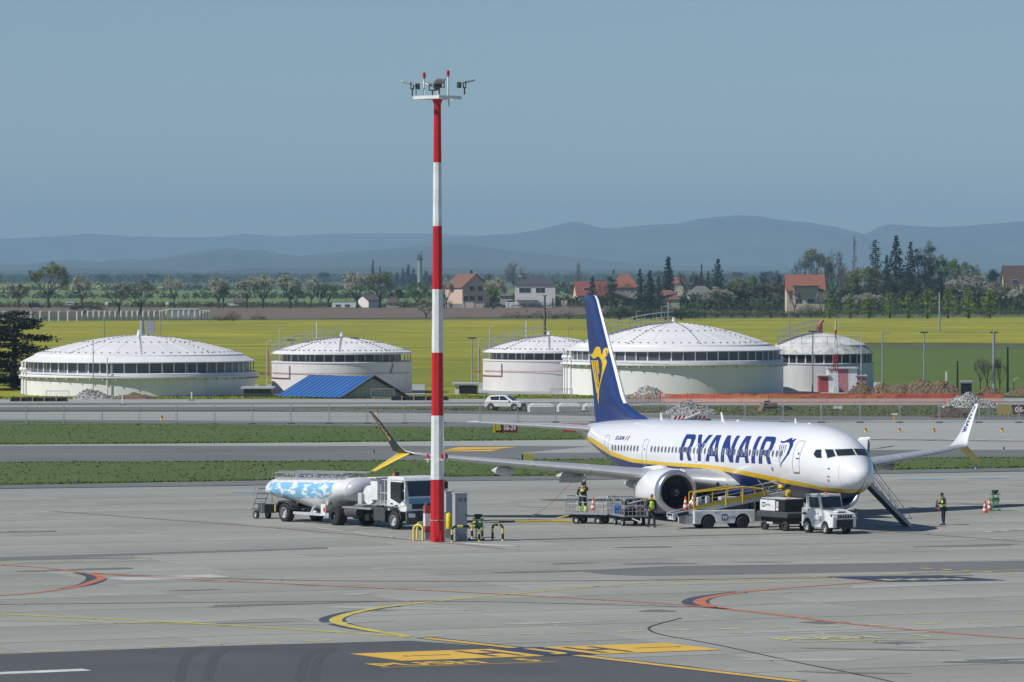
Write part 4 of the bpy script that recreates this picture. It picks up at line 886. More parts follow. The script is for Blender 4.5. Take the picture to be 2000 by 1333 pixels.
MB().prism([(1.05, .34), (1.22, .38), (1.27, .62), (1.22, 1.0), (1.05, 1.02)], -1.22, 1.22).build('bumper', M['dgrey'], ft, bevel=.05)
MB().box((1.25, 0, .60), (.06, 1.0, .3)).build('bumper_grille', M['black'], ft)
MB().box((1.29, 0, .50), (.01, .52, .11)).build('number_plate', M['white'], ft)
for s in (-1, 1):
    MB().box((1.235, s * .9, .80), (.07, .44, .22)).build('headlight', MAT('headlight_glass', (.75, .77, .78), .1, metal=.4), ft, bevel=.03)
    MB().prism([(-.25, 1.66), (.55, 1.40), (.92, 1.62), (.80, 2.52), (-.25, 2.52)], s * 1.185, s * 1.195).build('side_window', M['glass'], ft)
    MB().prism([(-.35, 1.1), (.98, 1.3), (.88, 2.6), (-.35, 2.6), (-.37, 2.62), (.90, 2.62), (1.0, 1.28), (-.37, 1.08)], s * 1.182, s * 1.188).build('door_edge', M['seam'], ft)
    m = MB().box((1.05, s * 1.42, 2.32), (.16, .24, .38)).build('mirror', M['black'], ft, bevel=.03)
    MB().box((1.05, s * 1.42, 1.86), (.16, .24, .44)).build('mirror', M['black'], ft, bevel=.03)
    MB().tube([(.9, s * 1.18, 2.6), (1.08, s * 1.38, 2.58), (1.08, s * 1.38, 1.55), (.95, s * 1.18, 1.5)], .02).build('mirror_arm', M['black'], m)
    MB().prism([(-.8, .4), (-.8, .95), (-.5, 1.24), (.4, 1.24), (.62, 1.0), (.72, .6), (.66, .6), (.55, .95), (.36, 1.16), (-.46, 1.16), (-.72, .92), (-.72, .4)], s * .9, s * 1.22).build('mudguard', M['dgrey'], ft)
    MB().box((-.15, s * 1.195, 1.38), (.2, .012, .06)).build('door_handle', M['black'], ft)
    MB().box((.28, s * 1.195, 1.30), (.3, .012, .05)).build('blue_mark', M['letterblue'], ft)
    tyre(0, s * 1.05, .50, .32, ft); tyre(-5.3, s * .95, .52, .58, ft, 'dgrey')
    MB().box((-1.25, s * .98, .78), (.95, .5, .7)).build('side_box', M['dgrey'], ft, bevel=.04)
    MB().cyl((-4.4, s * .95, .78), (-3.3, s * .95, .78), .27, n=16).build('air_tank', M['dgrey'], ft, smooth=True)
MB().cyl((-.35, -.9, 2.8), (-.35, -.9, 2.95), .06).build('beacon', M['amber'], ft)
MB().cyl((-.75, -.4, 2.6), (-.75, -.4, 2.98), .12).build('exhaust_stack', M['black'], ft)
# equipment behind the cab
MB().box((-1.75, -.62, 2.08), (.62, 1.1, 1.14)).build('equipment_box', M['white'], ft, bevel=.03)
MB().box((-1.75, -.72, 2.68), (.8, 1.2, .05)).build('box_roof', M['white'], ft)
MB().lathe([(0, -.12), (.5, -.12), (.52, 0), (.5, .12), (0, .12)], (-2.35, -.95, 1.75), 20, 'y').build('hose_reel', M['white'], ft, smooth=True, angle=40)
MB().box((-2.95, -1.05, 1.55), (.34, .36, .58)).build('control_box', M['lgrey'], ft, bevel=.02)
MB().box((-3.4, -.6, 1.02), (2.6, 1.0, .08)).build('deck_plate', M['grey'], ft)
m = MB()
for x in (-1.35, -1.0, -.75): m.cyl((x, -1.0, 1.2), (x, -1.0, 2.6), .03); m.cyl((x, .9, 1.2), (x, .9, 2.6), .03)
for z in (1.3, 1.9, 2.6): m.tube([(-1.4, -1.0, z), (-.65, -1.0, z)], .025); m.tube([(-1.0, -1.0, z), (-1.0, .9, z)], .025)
m.cyl((-1.1, -.6, 1.4), (-1.3, -.4, 2.5), .08)
m.build('pipe_frame', M['lgrey'], ft)
rr_ = random.Random(4); m = MB()
for k in range(60): m.box((rr_.uniform(-4.2, -1.1), rr_.uniform(-.95, .9), rr_.uniform(.45, 1.0)), (rr_.uniform(.1, .45), rr_.uniform(.1, .4), rr_.uniform(.1, .35)))
m.build('running_gear', M['black'], ft, bevel=.02)
# tank
TX = [(-12.05, 2.12, 1.55, .75), (-11.98, 2.24, 1.40, 1.02), (-11.7, 2.32, 1.30, 1.18), (-11.2, 2.36, 1.24, 1.23), (-9.8, 2.40, 1.06, 1.25), (-8.5, 2.44, .78, 1.25), (-7.3, 2.47, .58, 1.25), (-6.8, 2.49, .56, 1.25), (-6.2, 2.51, .80, 1.25), (-5.3, 2.54, 1.22, 1.25), (-4.8, 2.56, 1.30, 1.25), (-4.25, 2.57, 1.30, 1.24)]
def tring(x, zt, zb, hw, zmid=None):
    out = []
    zm = zt - .62
    for a in np.linspace(0, 2 * pi, 36, endpoint=False):
        c_, s_ = cos(a), sin(a)
        y = hw * math.copysign(abs(c_) ** .8, c_); z = zm + (zt - zm) * s_ if s_ > 0 else zm + (zm - zb) * s_
        if s_ < 0 and zm - zb > 1.0: y = hw * math.copysign(abs(c_) ** 1.0, c_)
        out.append((x, y, z))
    return out
tk = MB().loft([tring(*r) for r in TX]).build('tank', M['white'], ft, smooth=True, angle=70)
def tscale(x, f): return [(x, p[1] * f, 1.93 + (p[2] - 1.93) * f) for p in tring(-4.25, 2.57, 1.30, 1.24)]
MB().loft([tscale(-4.25, 1.0), tscale(-4.12, .995), tscale(-3.95, .95), tscale(-3.78, .84), tscale(-3.64, .62), tscale(-3.56, .35), tscale(-3.54, .05)]).build('tank_front_end', MAT('tank_grey', (.52, .54, .58), .35, var=.06), ft, smooth=True, angle=70)
cl = MAT('sky_banner', (.20, .47, .70), .4, vscale=1.7, col2=(.80, .84, .86), ramp=(.42, .50), detail=5, stretch=(1, 1, 1.9))
for s in (-1, 1):
    m = MB(); X_ = np.linspace(-11.8, -5.5, 14); TZ = np.array(TX); vs = []
    for x in X_:
        zt, zb, hw = (np.interp(x, TZ[:, 0], TZ[:, k]) for k in (1, 2, 3)); zm = zt - .62
        for t in np.linspace(0, 1, 9):
            z = zt - .24 - t * (.82 if x < -6.3 else .82 - (x + 6.3) * .35); s_ = (z - zm) / ((zt - zm) if z > zm else (zm - zb)); s_ = max(-.97, min(.97, s_)); pw = .8 if not (z < zm and zm - zb > 1.0) else 1.0
            vs.append((x, s * (hw * (1 - s_ * s_) ** (pw / 2) + .012), z))
    m.add(vs, [(i * 9 + j, i * 9 + j + 1, i * 9 + j + 10, i * 9 + j + 9) for i in range(13) for j in range(8)]).build('cloud_banner', cl, tk, smooth=True)
    MB().tube([(-11.3, s * .85, 2.62), (-5.0, s * .75, 2.78)], .03).tube([(-11.3, s * .85, 2.38), (-5.0, s * .75, 2.52)], .03).tube([(-11.3, s * .62, 2.7), (-4.4, s * .55, 2.84)], .025).build('walkway_rail', M['galv'], ft)
    for k in range(12): x = -11.2 + k * .55; MB().box((x, s * .80, 2.50 + k * .012), (.04, .10, .26)).build('rail_post', M['galv'], ft)
    MB().box((-7.5, s * 1.1, .55), (3.4, .06, .14)).build('side_guard', M['lgrey'], ft)
    MB().box((-8.0, s * .5, .75), (6.8, .1, .2)).build('trailer_beam', M['dgrey'], ft)
    tyre(-10.0, s * .98, .52, .42, ft)
    MB().prism([(-10.75, .5), (-10.7, .9), (-10.4, 1.16), (-9.6, 1.16), (-9.3, .95), (-9.2, .7), (-9.26, .7), (-9.36, .9), (-9.62, 1.1), (-10.38, 1.1), (-10.64, .88), (-10.69, .5)], s * .7, s * 1.22).build('mudguard', M['dgrey'], ft)
MB().box((-8, 0, 2.52), (6.6, .5, .04)).build('walkway', M['galv'], ft)
for x in (-10.2, -8.6, -7.0, -5.6): MB().cyl((x, 0, 2.35), (x, 0, 2.62), .25, n=16).build('hatch', M['galv'], ft, smooth=True)
pl_ = MB().box((-6.35, -1.16, .82), (.42, .03, .62)).build('warning_plate', M['white'], ft)
MB().add([(-6.25, -1.18, 1.02), (-6.15, -1.18, .82), (-6.25, -1.18, .62), (-6.35, -1.18, .82)], [(0, 1, 2, 3)]).build('diamond_sign', M['red'], pl_)
MB().cyl((-6.1, -1.1, 1.2), (-6.1, -.85, 1.2), .14, n=14).build('coupling_cap', M['lgrey'], ft, smooth=True)
MB().box((-10.95, -1.0, .7), (.12, .2, .36)).build('chock_holder', M['yellow'], ft, bevel=.03)
MB().box((-11.1, -.7, .85), (.1, .5, .25)).build('rear_light_bar', M['redlens'], ft)
m = MB().box((-8, 0, .95), (3.6, .8, .25)).box((-10, 0, .6), (.5, 1.6, .3))
for k in range(6): m.cyl((-8.7 + k * .35, -.9, .55), (-8.7 + k * .35, -.6, .75), .08)
m.build('underframe', M['black'], ft)
MB().cyl((-7.7, -.95, .62), (-7.5, -.9, .95), .09).cyl((-7.5, -.95, .62), (-7.2, -.95, .62), .11).box((-7.8, -.95, .6), (.6, .3, .05)).build('hose_coupling', M['lgrey'], ft)
lettering('SKY FUEL', (0, 0, 0), (.01, 0, 0), (0, 0, .01), M['black'], ft) if False else None
# small stair dolly towed behind
dl = thing('stair_dolly', 'small wheeled maintenance stair behind the fuel truck', 'stair dolly', G(512, 1014), atan2(-.793, .609))
m = MB()
for s in (-.35, .35): m.tube([(-.45, s, .45), (.25, s, 1.75), (.45, s, 1.75), (.45, s, .4)], .025); m.tube([(-.35, s, 1.2), (.1, s, 2.3)], .012); m.tube([(.35, s, 1.75), (.5, s, 2.6)], .012)
m.build('frame', M['galv'], dl)
for k in range(5): MB().box((-.4 + k * .15, 0, .55 + k * .28), (.2, .66, .03)).build('step', M['dgrey'], dl)
MB().box((.25, 0, .42), (1.0, .7, .14)).box((.4, 0, .65), (.6, .66, .35)).build('bed', M['dgrey'], dl)
for s in (-.4, .4): tyre(.0, s, .24, .14, dl)

# ------------------------------------------------------------------ baggage carts
def cart(loc, rz, label):
    c = thing('baggage_cart', label, 'baggage cart', loc, rz, 'baggage carts on the stand')
    MB().box((0, 0, .56), (2.4, 1.42, .06)).box((0, .70, .60), (2.4, .04, .1)).box((0, -.70, .60), (2.4, .04, .1)).build('deck', M['galv'], c)
    MB().box((0, 0, .46), (2.2, .5, .14)).box((.6, 0, .36), (.12, 1.1, .14)).box((-.6, 0, .36), (.12, 1.1, .14)).box((0, .5, .44), (2.1, .08, .1)).box((0, -.5, .44), (2.1, .08, .1)).build('chassis', M['black'], c)
    for s in (-1, 1):
        m = MB(); x = s * 1.17
        m.tube([(x, -.68, .58), (x, -.68, 1.38), (x, -.58, 1.5), (x, .58, 1.5), (x, .68, 1.38), (x, .68, .58)], .026)
        for y in (-.45, -.22, 0, .22, .45): m.cyl((x, y, .58), (x, y, 1.5), .014)
        for z in (.82, 1.15): m.cyl((x, -.68, z), (x, .68, z), .014)
        for y in (-1, 1):
            m.tube([(x, y * .68, 1.35), (x - s * .12, y * .68, 1.46), (x - s * .62, y * .68, 1.44), (x - s * .7, y * .68, 1.34), (x - s * .7, y * .68, .6)], .022)
            for k in (.2, .4): m.cyl((x - s * k, y * .68, .6), (x - s * k, y * .68, 1.44), .012)
            for z in (.82, 1.12): m.cyl((x, y * .68, z), (x - s * .7, y * .68, z), .012)
        m.build('end_rail', M['galv'], c)
        for y in (-1, 1):
            w = MB().lathe([(.10, -.06), (.2, -.06), (.215, -.03), (.215, .03), (.2, .06), (.10, .06)], n=20, axis='y').build('wheel', M['dark'], c, smooth=True, loc=(s * .62, y * .56, .215))
            MB().lathe([(0, -.03), (.05, -.05), (.1, -.03), (.11, -.062)], n=14, axis='y').lathe([(0, .03), (.05, .05), (.1, .03), (.11, .062)], n=14, axis='y').build('rim', M['lgrey'], w, smooth=True)
    MB().tube([(-.95, -.70, .80), (.95, -.70, .80)], .014).build('side_bar', M['galv'], c) if False else None
    MB().tube([(1.2, -.25, .45), (1.95, 0, .28)], .03).tube([(1.2, .25, .45), (1.95, 0, .28)], .03).build('tow_bar', M['yellow'] if 'empty' in label else M['lgrey'], c)
    return c
ca = atan2(-.37, .93) + pi
cart(G(1154, 1024), ca, 'empty grey baggage cart in front of the refuelling man')
c2r = atan2(-.95, .3)
cart2 = G(1229, 1027.5); cart(cart2, c2r, 'grey baggage cart loaded with suitcases in front of the near engine')
cols = dict(black=(.015, .016, .02), navy=(.02, .04, .12), grey=(.16, .165, .18), blue=(.02, .10, .32), silver=(.35, .35, .37), pink=(.38, .25, .27), brown=(.10, .06, .04))
Mc2 = Matrix.Translation(cart2) @ Matrix.Rotation(c2r, 4, 'Z')
for i, (x, y, z, w, d, h, rz, tilt, cn, lab) in enumerate((
    (.62, -.30, .60, .45, .70, .30, .1, 0, 'black', 'large black suitcase lying flat at the bottom of the loaded cart'),
    (.62, .38, .60, .45, .60, .28, 0, 0, 'grey', 'dark grey suitcase at the bottom right of the loaded cart'),
    (.10, .0, .60, .5, .9, .32, .1, 0, 'navy', 'navy suitcase in the middle of the loaded cart'),
    (-.45, -.35, .60, .55, .5, .26, .1, 0, 'blue', 'blue suitcase at the left rear of the loaded cart'),
    (-.5, .35, .60, .5, .6, .5, -.1, 0, 'black', 'upright black bag at the rear of the loaded cart'),
    (.58, -.28, .91, .45, .62, .20, .2, .08, 'silver', 'silver patterned bag on top of the black suitcase'),
    (.60, .33, .90, .42, .58, .22, -.2, -.05, 'pink', 'pinkish grey bag on the right of the loaded cart'),
    (.05, .1, .93, .5, .8, .22, .4, .1, 'grey', 'grey bag lying across the middle of the pile'),
    (.0, -.1, 1.16, .4, .55, .22, .3, .1, 'black', 'black bag topmost in the middle of the pile'),
    (.05, .5, 1.0, .3, .42, .48, 0, 0, 'navy', 'navy bag standing on top at the right of the pile'),
    (-.4, -.5, .87, .4, .3, .22, .5, 0, 'blue', 'small blue bag on the left of the pile'))):
    p = Mc2 @ Vector((x, y, z)); s_ = thing('suitcase', lab, 'suitcase', p, c2r + rz, 'luggage on the loaded cart'); s_.rotation_euler[0] = tilt
    MB().box((0, 0, h / 2), (w, d, h)).build('shell', MAT('luggage_' + cn, cols[cn], .6, var=.35, vscale=7), s_, bevel=.06)
    MB().cyl((w / 2 + .01, -.1, h * .6), (w / 2 + .01, .1, h * .6), .015).build('handle', M['black'], s_)
ca_ = thing('crutch', 'white walking stick lying across the top of the luggage', 'walking stick', Mc2 @ Vector((.45, .1, 1.25)), c2r); MB().cyl((0, -.35, -.06), (.05, .45, .12), .03).build('stick', M['white'], ca_); MB().cyl((0, -.35, -.06), (.06, -.38, .06), .025).build('grip', M['lgrey'], ca_)

# ------------------------------------------------------------------ belt loader
bl = thing('belt_loader', 'white and yellow belt loader raised towards the forward hold', 'belt loader', Vector((10.95, 255.2, 0)), radians(17))
MB().prism([(-1.75, .28), (-1.75, 1.0), (1.62, 1.0), (1.62, .3), (1.34, .3)] + [(.95 + .42 * cos(a), .38 + .42 * sin(a)) for a in np.linspace(.1, pi - .1, 9)] + [(.5, .3), (-.48, .3)] + [(-.95 + .42 * cos(a), .38 + .42 * sin(a)) for a in np.linspace(.1, pi - .1, 9)] + [(-1.4, .28)], -.82, .82).build('body', M['white'], bl, bevel=.03)
MB().box((-1.55, -.84, .62), (.34, .02, .6)).box((-1.9, 0, .5), (.5, 1.3, .45)).build('engine_cover', M['lgrey'], bl, bevel=.03)
MB().box((0, 0, .55), (2.9, 1.25, .4)).build('underframe', M['black'], bl)
for x in (-.95, .95):
    for s in (-1, 1): tyre(x, s * .72, .335, .26, bl, 'dgrey')
MB().box((.15, 0, 1.15), (1.9, 1.1, .3)).box((.95, 0, 1.3), (.9, .9, .5)).build('deck_box', M['dgrey'], bl)
MB().box((1.80, -.5, .62), (.42, .5, .5)).box((1.72, -.5, 1.2), (.1, .1, .8)).build('step_box', M['grey'], bl, bevel=.02)
MB().add([(.0, -.83, .45), (.32, -.83, .45), (.32, -.83, .78), (0, -.83, .78)], [(0, 1, 2, 3)]).build('emblem_panel', M['letterblue'], bl, loc=(-.22, 0, 0))
lettering('M', (-.17, -.838, .50), (.22, 0, 0), (0, 0, .22), M['white'], bl, 'emblem_letter', .05); lettering('ENZIES', (.13, -.83, .54), (.45, 0, 0), (0, 0, .13), M['letterblue'], bl, bold=.0)
lettering('PE161', (-.62, -.83, .82), (.3, 0, 0), (0, 0, .09), M['letterblue'], bl)
A_, B_ = Vector((-2.85, -.1, .60)), Vector((3.55, -.1, 1.72)); sl_ = (B_.z - A_.z) / (B_.x - A_.x); zc = lambda x: A_.z + (x - A_.x) * sl_
def slab(y0, y1, z0, z1, x0=A_.x, x1=B_.x): return MB().prism([(x0, zc(x0) + z0), (x1, zc(x1) + z0), (x1, zc(x1) + z1), (x0, zc(x0) + z1)], y0, y1)
cv = slab(-.62, -.5, 0, .26).build('conveyor_side', M['lgrey'], bl, bevel=.01); slab(.3, .42, 0, .26).build('conveyor_side', M['lgrey'], bl, bevel=.01)
slab(-.5, .3, .14, .2).build('belt', M['black'], bl)
slab(-.68, -.62, .24, .42, -1.6, 2.4).build('yellow_rail', M['yellow'], bl, bevel=.01)
def hr(y, mat):
    m = MB(); T = lambda x, h: (x, y, zc(x) + h)
    m.tube([T(-1.72, .1), T(-1.76, 1.05), T(-1.66, 1.14), T(1.0, .92), T(2.1, .60), T(2.2, .25)], .042, 8)
    for x, h in ((.05, 1.0), (.98, .92)): m.cyl(T(x, .1), T(x, h), .045)
    return m.build('handrail', mat, bl, smooth=True)
hr(-.72, M['yellow'])
m = MB(); T = lambda x, h: (x, .42, zc(x) + h); m.tube([T(-1.6, .1), T(-1.6, 1.08), T(.5, .98), T(2.0, .6), T(2.1, .3)], .036, 8)
for x in (-.3, .55, 1.3): m.cyl(T(x, .2), T(x, .85), .032)
m.build('handrail', MAT('worn_yellow', (.55, .38, .04), .5), bl)
m = MB()
for h in (.55, .75, .35): m.tube([(x, .2, zc(x) + h) for x in (-1.4, .8, 3.2)], .018)
for x in (2.5, 3.0, 3.4): m.tube([(x, -.4, zc(x) + .2), (x + .05, -.4, zc(x) + .62), (x + .3, -.4, zc(x) + .62)], .02)
m.build('guard_rail', M['galv'], bl)
m = MB().tube([(2.1, .2, zc(2.1) + .75), (3.2, .3, zc(3.2) + .8), (3.7, .3, zc(3.2) + .65)], .03).build('bumper_rail', M['galv'], bl); MB().cyl((2.75, -.1, zc(2.75) + .85), (3.4, -.15, zc(3.4) + .5), .045).build('padded_bar', MAT('red_white_pad', (.6, .25, .25), .6, vscale=9, col2=(.75, .75, .75)), bl)
MB().box((-2.3, -.66, zc(-2.3) + .12), (.6, .06, .16), ry=-atan2(sl_, 1)).build('rear_lamp_bar', M['black'], bl)
MB().box((-2.75, -.1, zc(-2.75) + .05), (.08, 1.05, .34)).build('end_plate', M['lgrey'], bl)
MB().box((0.35, -.1, zc(.3) + .42), (.9, .5, .18)).box((-1.2, 0, zc(-1.2) + .5), (.22, .3, .5)).box((-.7, .1, zc(-.7) + .5), (.18, .3, .4)).build('control_boxes', M['lgrey'], bl, bevel=.02)
MB().lathe([(.0, 0), (.14, .0), (.10, .12), (.2, .12), (.14, .26), (0, .27)], (3.25, -.35, zc(3.2) + .34), 12).build('rubber_roller', M['yellow'], bl)
MB().lathe([(0, -.1), (.17, -.1), (.2, 0), (.17, .1), (0, .1)], (3.5, -.75, zc(3.5) + .12), 16, 'x').build('rubber_roller', M['yellow'], bl, smooth=True)
MB().cyl((-1.3, -.2, .7), (.8, -.2, 1.1), .06).build('hydraulic_ram', M['galv'], bl)
bp_ = Matrix.Translation(bl.location) @ Matrix.Rotation(radians(17), 4, 'Z')
cone_at(bp_ @ Vector((-2.05, -.3, zc(-2.05) + .26)), 'left cone standing on the low end of the belt loader'); cone_at(bp_ @ Vector((-1.60, -.25, zc(-1.6) + .3)), 'right cone on the belt loader, beside its yellow rail', 1.1)
cone_at(bp_ @ Vector((-.2, .75, 1.8)), 'small cone seen behind the belt loader railing', .5) if False else None

# ------------------------------------------------------------------ tow tractor and power unit
ta = atan2(-.87, .5)
tt = thing('tow_tractor', 'small white four-wheeled tow tractor with a glazed cab under the nose', 'tow tractor', (16.2, 250.1, 0), ta)
tp = [(1.62, .38), (1.66, .9), (1.55, 1.08), (.45, 1.30), (.42, 1.32), (-1.25, 1.32), (-1.28, .38), (-1.15, .36)] + [(-.78 + .40 * cos(a), .42 + .40 * sin(a)) for a in np.linspace(pi - .1, .1, 9)] + [(-.3, .34), (.45, .34)] + [(.88 + .34 * cos(a), .36 + .34 * sin(a)) for a in np.linspace(pi - .1, .1, 9)] + [(1.3, .36)]
MB().prism(tp, -.72, .72).build('body', M['white'], tt, bevel=.035)
MB().prism([(-.95, 1.32), (-.98, 1.95), (.12, 1.98), (.32, 1.95), (.50, 1.32)], -.66, .66).build('cab_frame', M['white'], tt, bevel=.03)
MB().box((-.35, 0, 2.0), (1.2, 1.42, .07)).build('roof', M['white'], tt, bevel=.025)
MB().prism([(.525, 1.36), (.52, 1.35), (.345, 1.92), (.355, 1.93)], -.58, .58).build('windscreen', M['glass'], tt)
lettering('V112', (.372, -.5, 1.84), (-.0, .26, 0), (-.02, 0, .06), M['white'], tt)
for s in (-1, 1):
    MB().prism([(-.68, .95), (.30, .95), (.30, 1.42), (.14, 1.9), (-.68, 1.9)], s * .735, s * .728).build('door', M['white'], tt) if False else None
    MB().prism([(-.62, 1.36), (.34, 1.36), (.16, 1.88), (-.62, 1.88)], s * .662, s * .675).build('side_window', M['glass'], tt)
    MB().prism([(-.74, .55), (-.30, .55), (-.05, .72), (.28, .72), (.36, 1.34), (.15, 1.95), (-.74, 1.95), (-.76, 1.97), (.17, 1.97), (.38, 1.34), (.30, .70), (-.04, .70), (-.29, .53), (-.76, .53)], s * .722, s * .727).build('door_edge', M['seam'], tt)
    MB().box((-1.0, s * .725, 1.02), (.36, .01, .1)).build('vent', M['black'], tt); MB().cyl((-.62, s * .72, 1.22), (-.62, s * .735, 1.22), .045).build('door_knob', M['black'], tt)
    MB().prism([(1.50, .92), (1.58, .94), (1.57, 1.06), (1.35, 1.08)], s * .38, s * .735).build('headlight', M['black'], tt, bevel=.01)
    MB().box((1.585, s * .50, 1.0), (.03, .12, .05)).build('indicator', M['amber'], tt)
    tyre(-.78, s * .60, .37, .26, tt); tyre(.88, s * .62, .30, .22, tt)
    MB().cyl((.2, s * .62, 2.03), (.2, s * .62, 2.1), .05).build('marker_lamp', M['amber'], tt)
MB().add([(-.12, -.728, .98), (.04, -.728, .98), (.04, -.728, 1.16), (-.12, -.728, 1.16)], [(0, 1, 2, 3)]).build('emblem_panel', M['letterblue'], tt)
lettering('ENZIES', (.06, -.728, 1.02), (.26, 0, 0), (0, 0, .07), M['letterblue'], tt); lettering('M', (-.09, -.731, 1.01), (.1, 0, 0), (0, 0, .11), M['white'], tt, 'emblem_letter', .05)
for k in range(5): MB().box((.5, -.722, .92 - k * .06), (.16, .012, .025)).build('side_slot', M['black'], tt)
MB().box((1.665, 0, .58), (.04, .98, .42)).build('lower_grille', M['black'], tt)
for k in range(6): MB().box((1.65, -.38 + k * .15, .94), (.05, .10, .17)).build('grille_slot', M['black'], tt, bevel=.01)
MB().box((1.64, 0, 1.06), (.05, 1.0, .06)).box((1.2, 0, 1.20), (.4, .5, .06)).build('bonnet_trim', M['white'], tt, bevel=.01)
MB().cyl((-.1, 0, 2.03), (-.1, 0, 2.14), .08).build('beacon', M['amber'], tt, smooth=True)
MB().tube([(.5, -.35, 1.4), (.42, -.1, 1.66)], .01).tube([(.5, .3, 1.4), (.42, .45, 1.66)], .01).build('wiper', M['black'], tt)
MB().box((-.3, .1, 1.5), (.4, .5, .3)).build('seat', M['dgrey'], tt)
MB().box((-1.4, 0, .5), (.3, .3, .1)).build('tow_hitch', M['dgrey'], tt)
gp = thing('power_unit', 'white and black ground power trailer behind the tow tractor', 'power unit', (14.1, 252.9, 0), ta + .1)
MB().box((0, 0, 1.12), (1.9, 1.25, .14)).build('tray', M['dgrey'], gp) if False else None
MB().prism([(-1.25, .72), (1.3, .72), (1.35, .95), (1.2, 1.02), (-1.2, 1.02)], -.78, .78).build('lower_body', M['dgrey'], gp, bevel=.03)
MB().box((-.1, 0, 1.33), (2.1, 1.3, .66)).build('hood', M['black'], gp, bevel=.06)
MB().box((-.45, -.66, 1.33), (1.25, .03, .56)).build('side_panel', M['white'], gp, bevel=.01)
MB().box((-.05, 0, 1.68), (2.0, 1.25, .05)).build('top_panel', M['lgrey'], gp, bevel=.02)
MB().add([(-.9, -.682, 1.24), (-.62, -.682, 1.24), (-.62, -.682, 1.48), (-.9, -.682, 1.48)], [(0, 1, 2, 3)]).build('emblem_panel', M['letterblue'], gp)
lettering('M', (-.86, -.686, 1.28), (.2, 0, 0), (0, 0, .15), M['white'], gp, 'emblem_letter', .05); lettering('ENZIES', (-.58, -.682, 1.3), (.36, 0, 0), (0, 0, .1), M['letterblue'], gp)
MB().box((.35, -.66, 1.4), (.2, .02, .3)).build('control_panel', M['lgrey'], gp); MB().box((.35, -.67, 1.15), (.2, .02, .14)).build('warning_label', M['white'], gp)
MB().cyl((.5, 0, 1.7), (.5, 0, 1.78), .06).build('beacon', M['amber'], gp)
MB().box((0, 0, .55), (1.9, .9, .3)).box((0, 0, .4), (1.2, 1.2, .1)).build('axle_frame', M['black'], gp); MB().box((-.3, -.62, .42), (.5, .08, .1)).build('step_plate', M['lgrey'], gp)
for x in (-.75, .95):
    for s in (-1, 1): tyre(x, s * .6, .27, .18, gp, 'dgrey')
MB().cyl((1.3, 0, .5), (1.9, 0, .45), .05).build('tow_bar', M['dgrey'], gp)

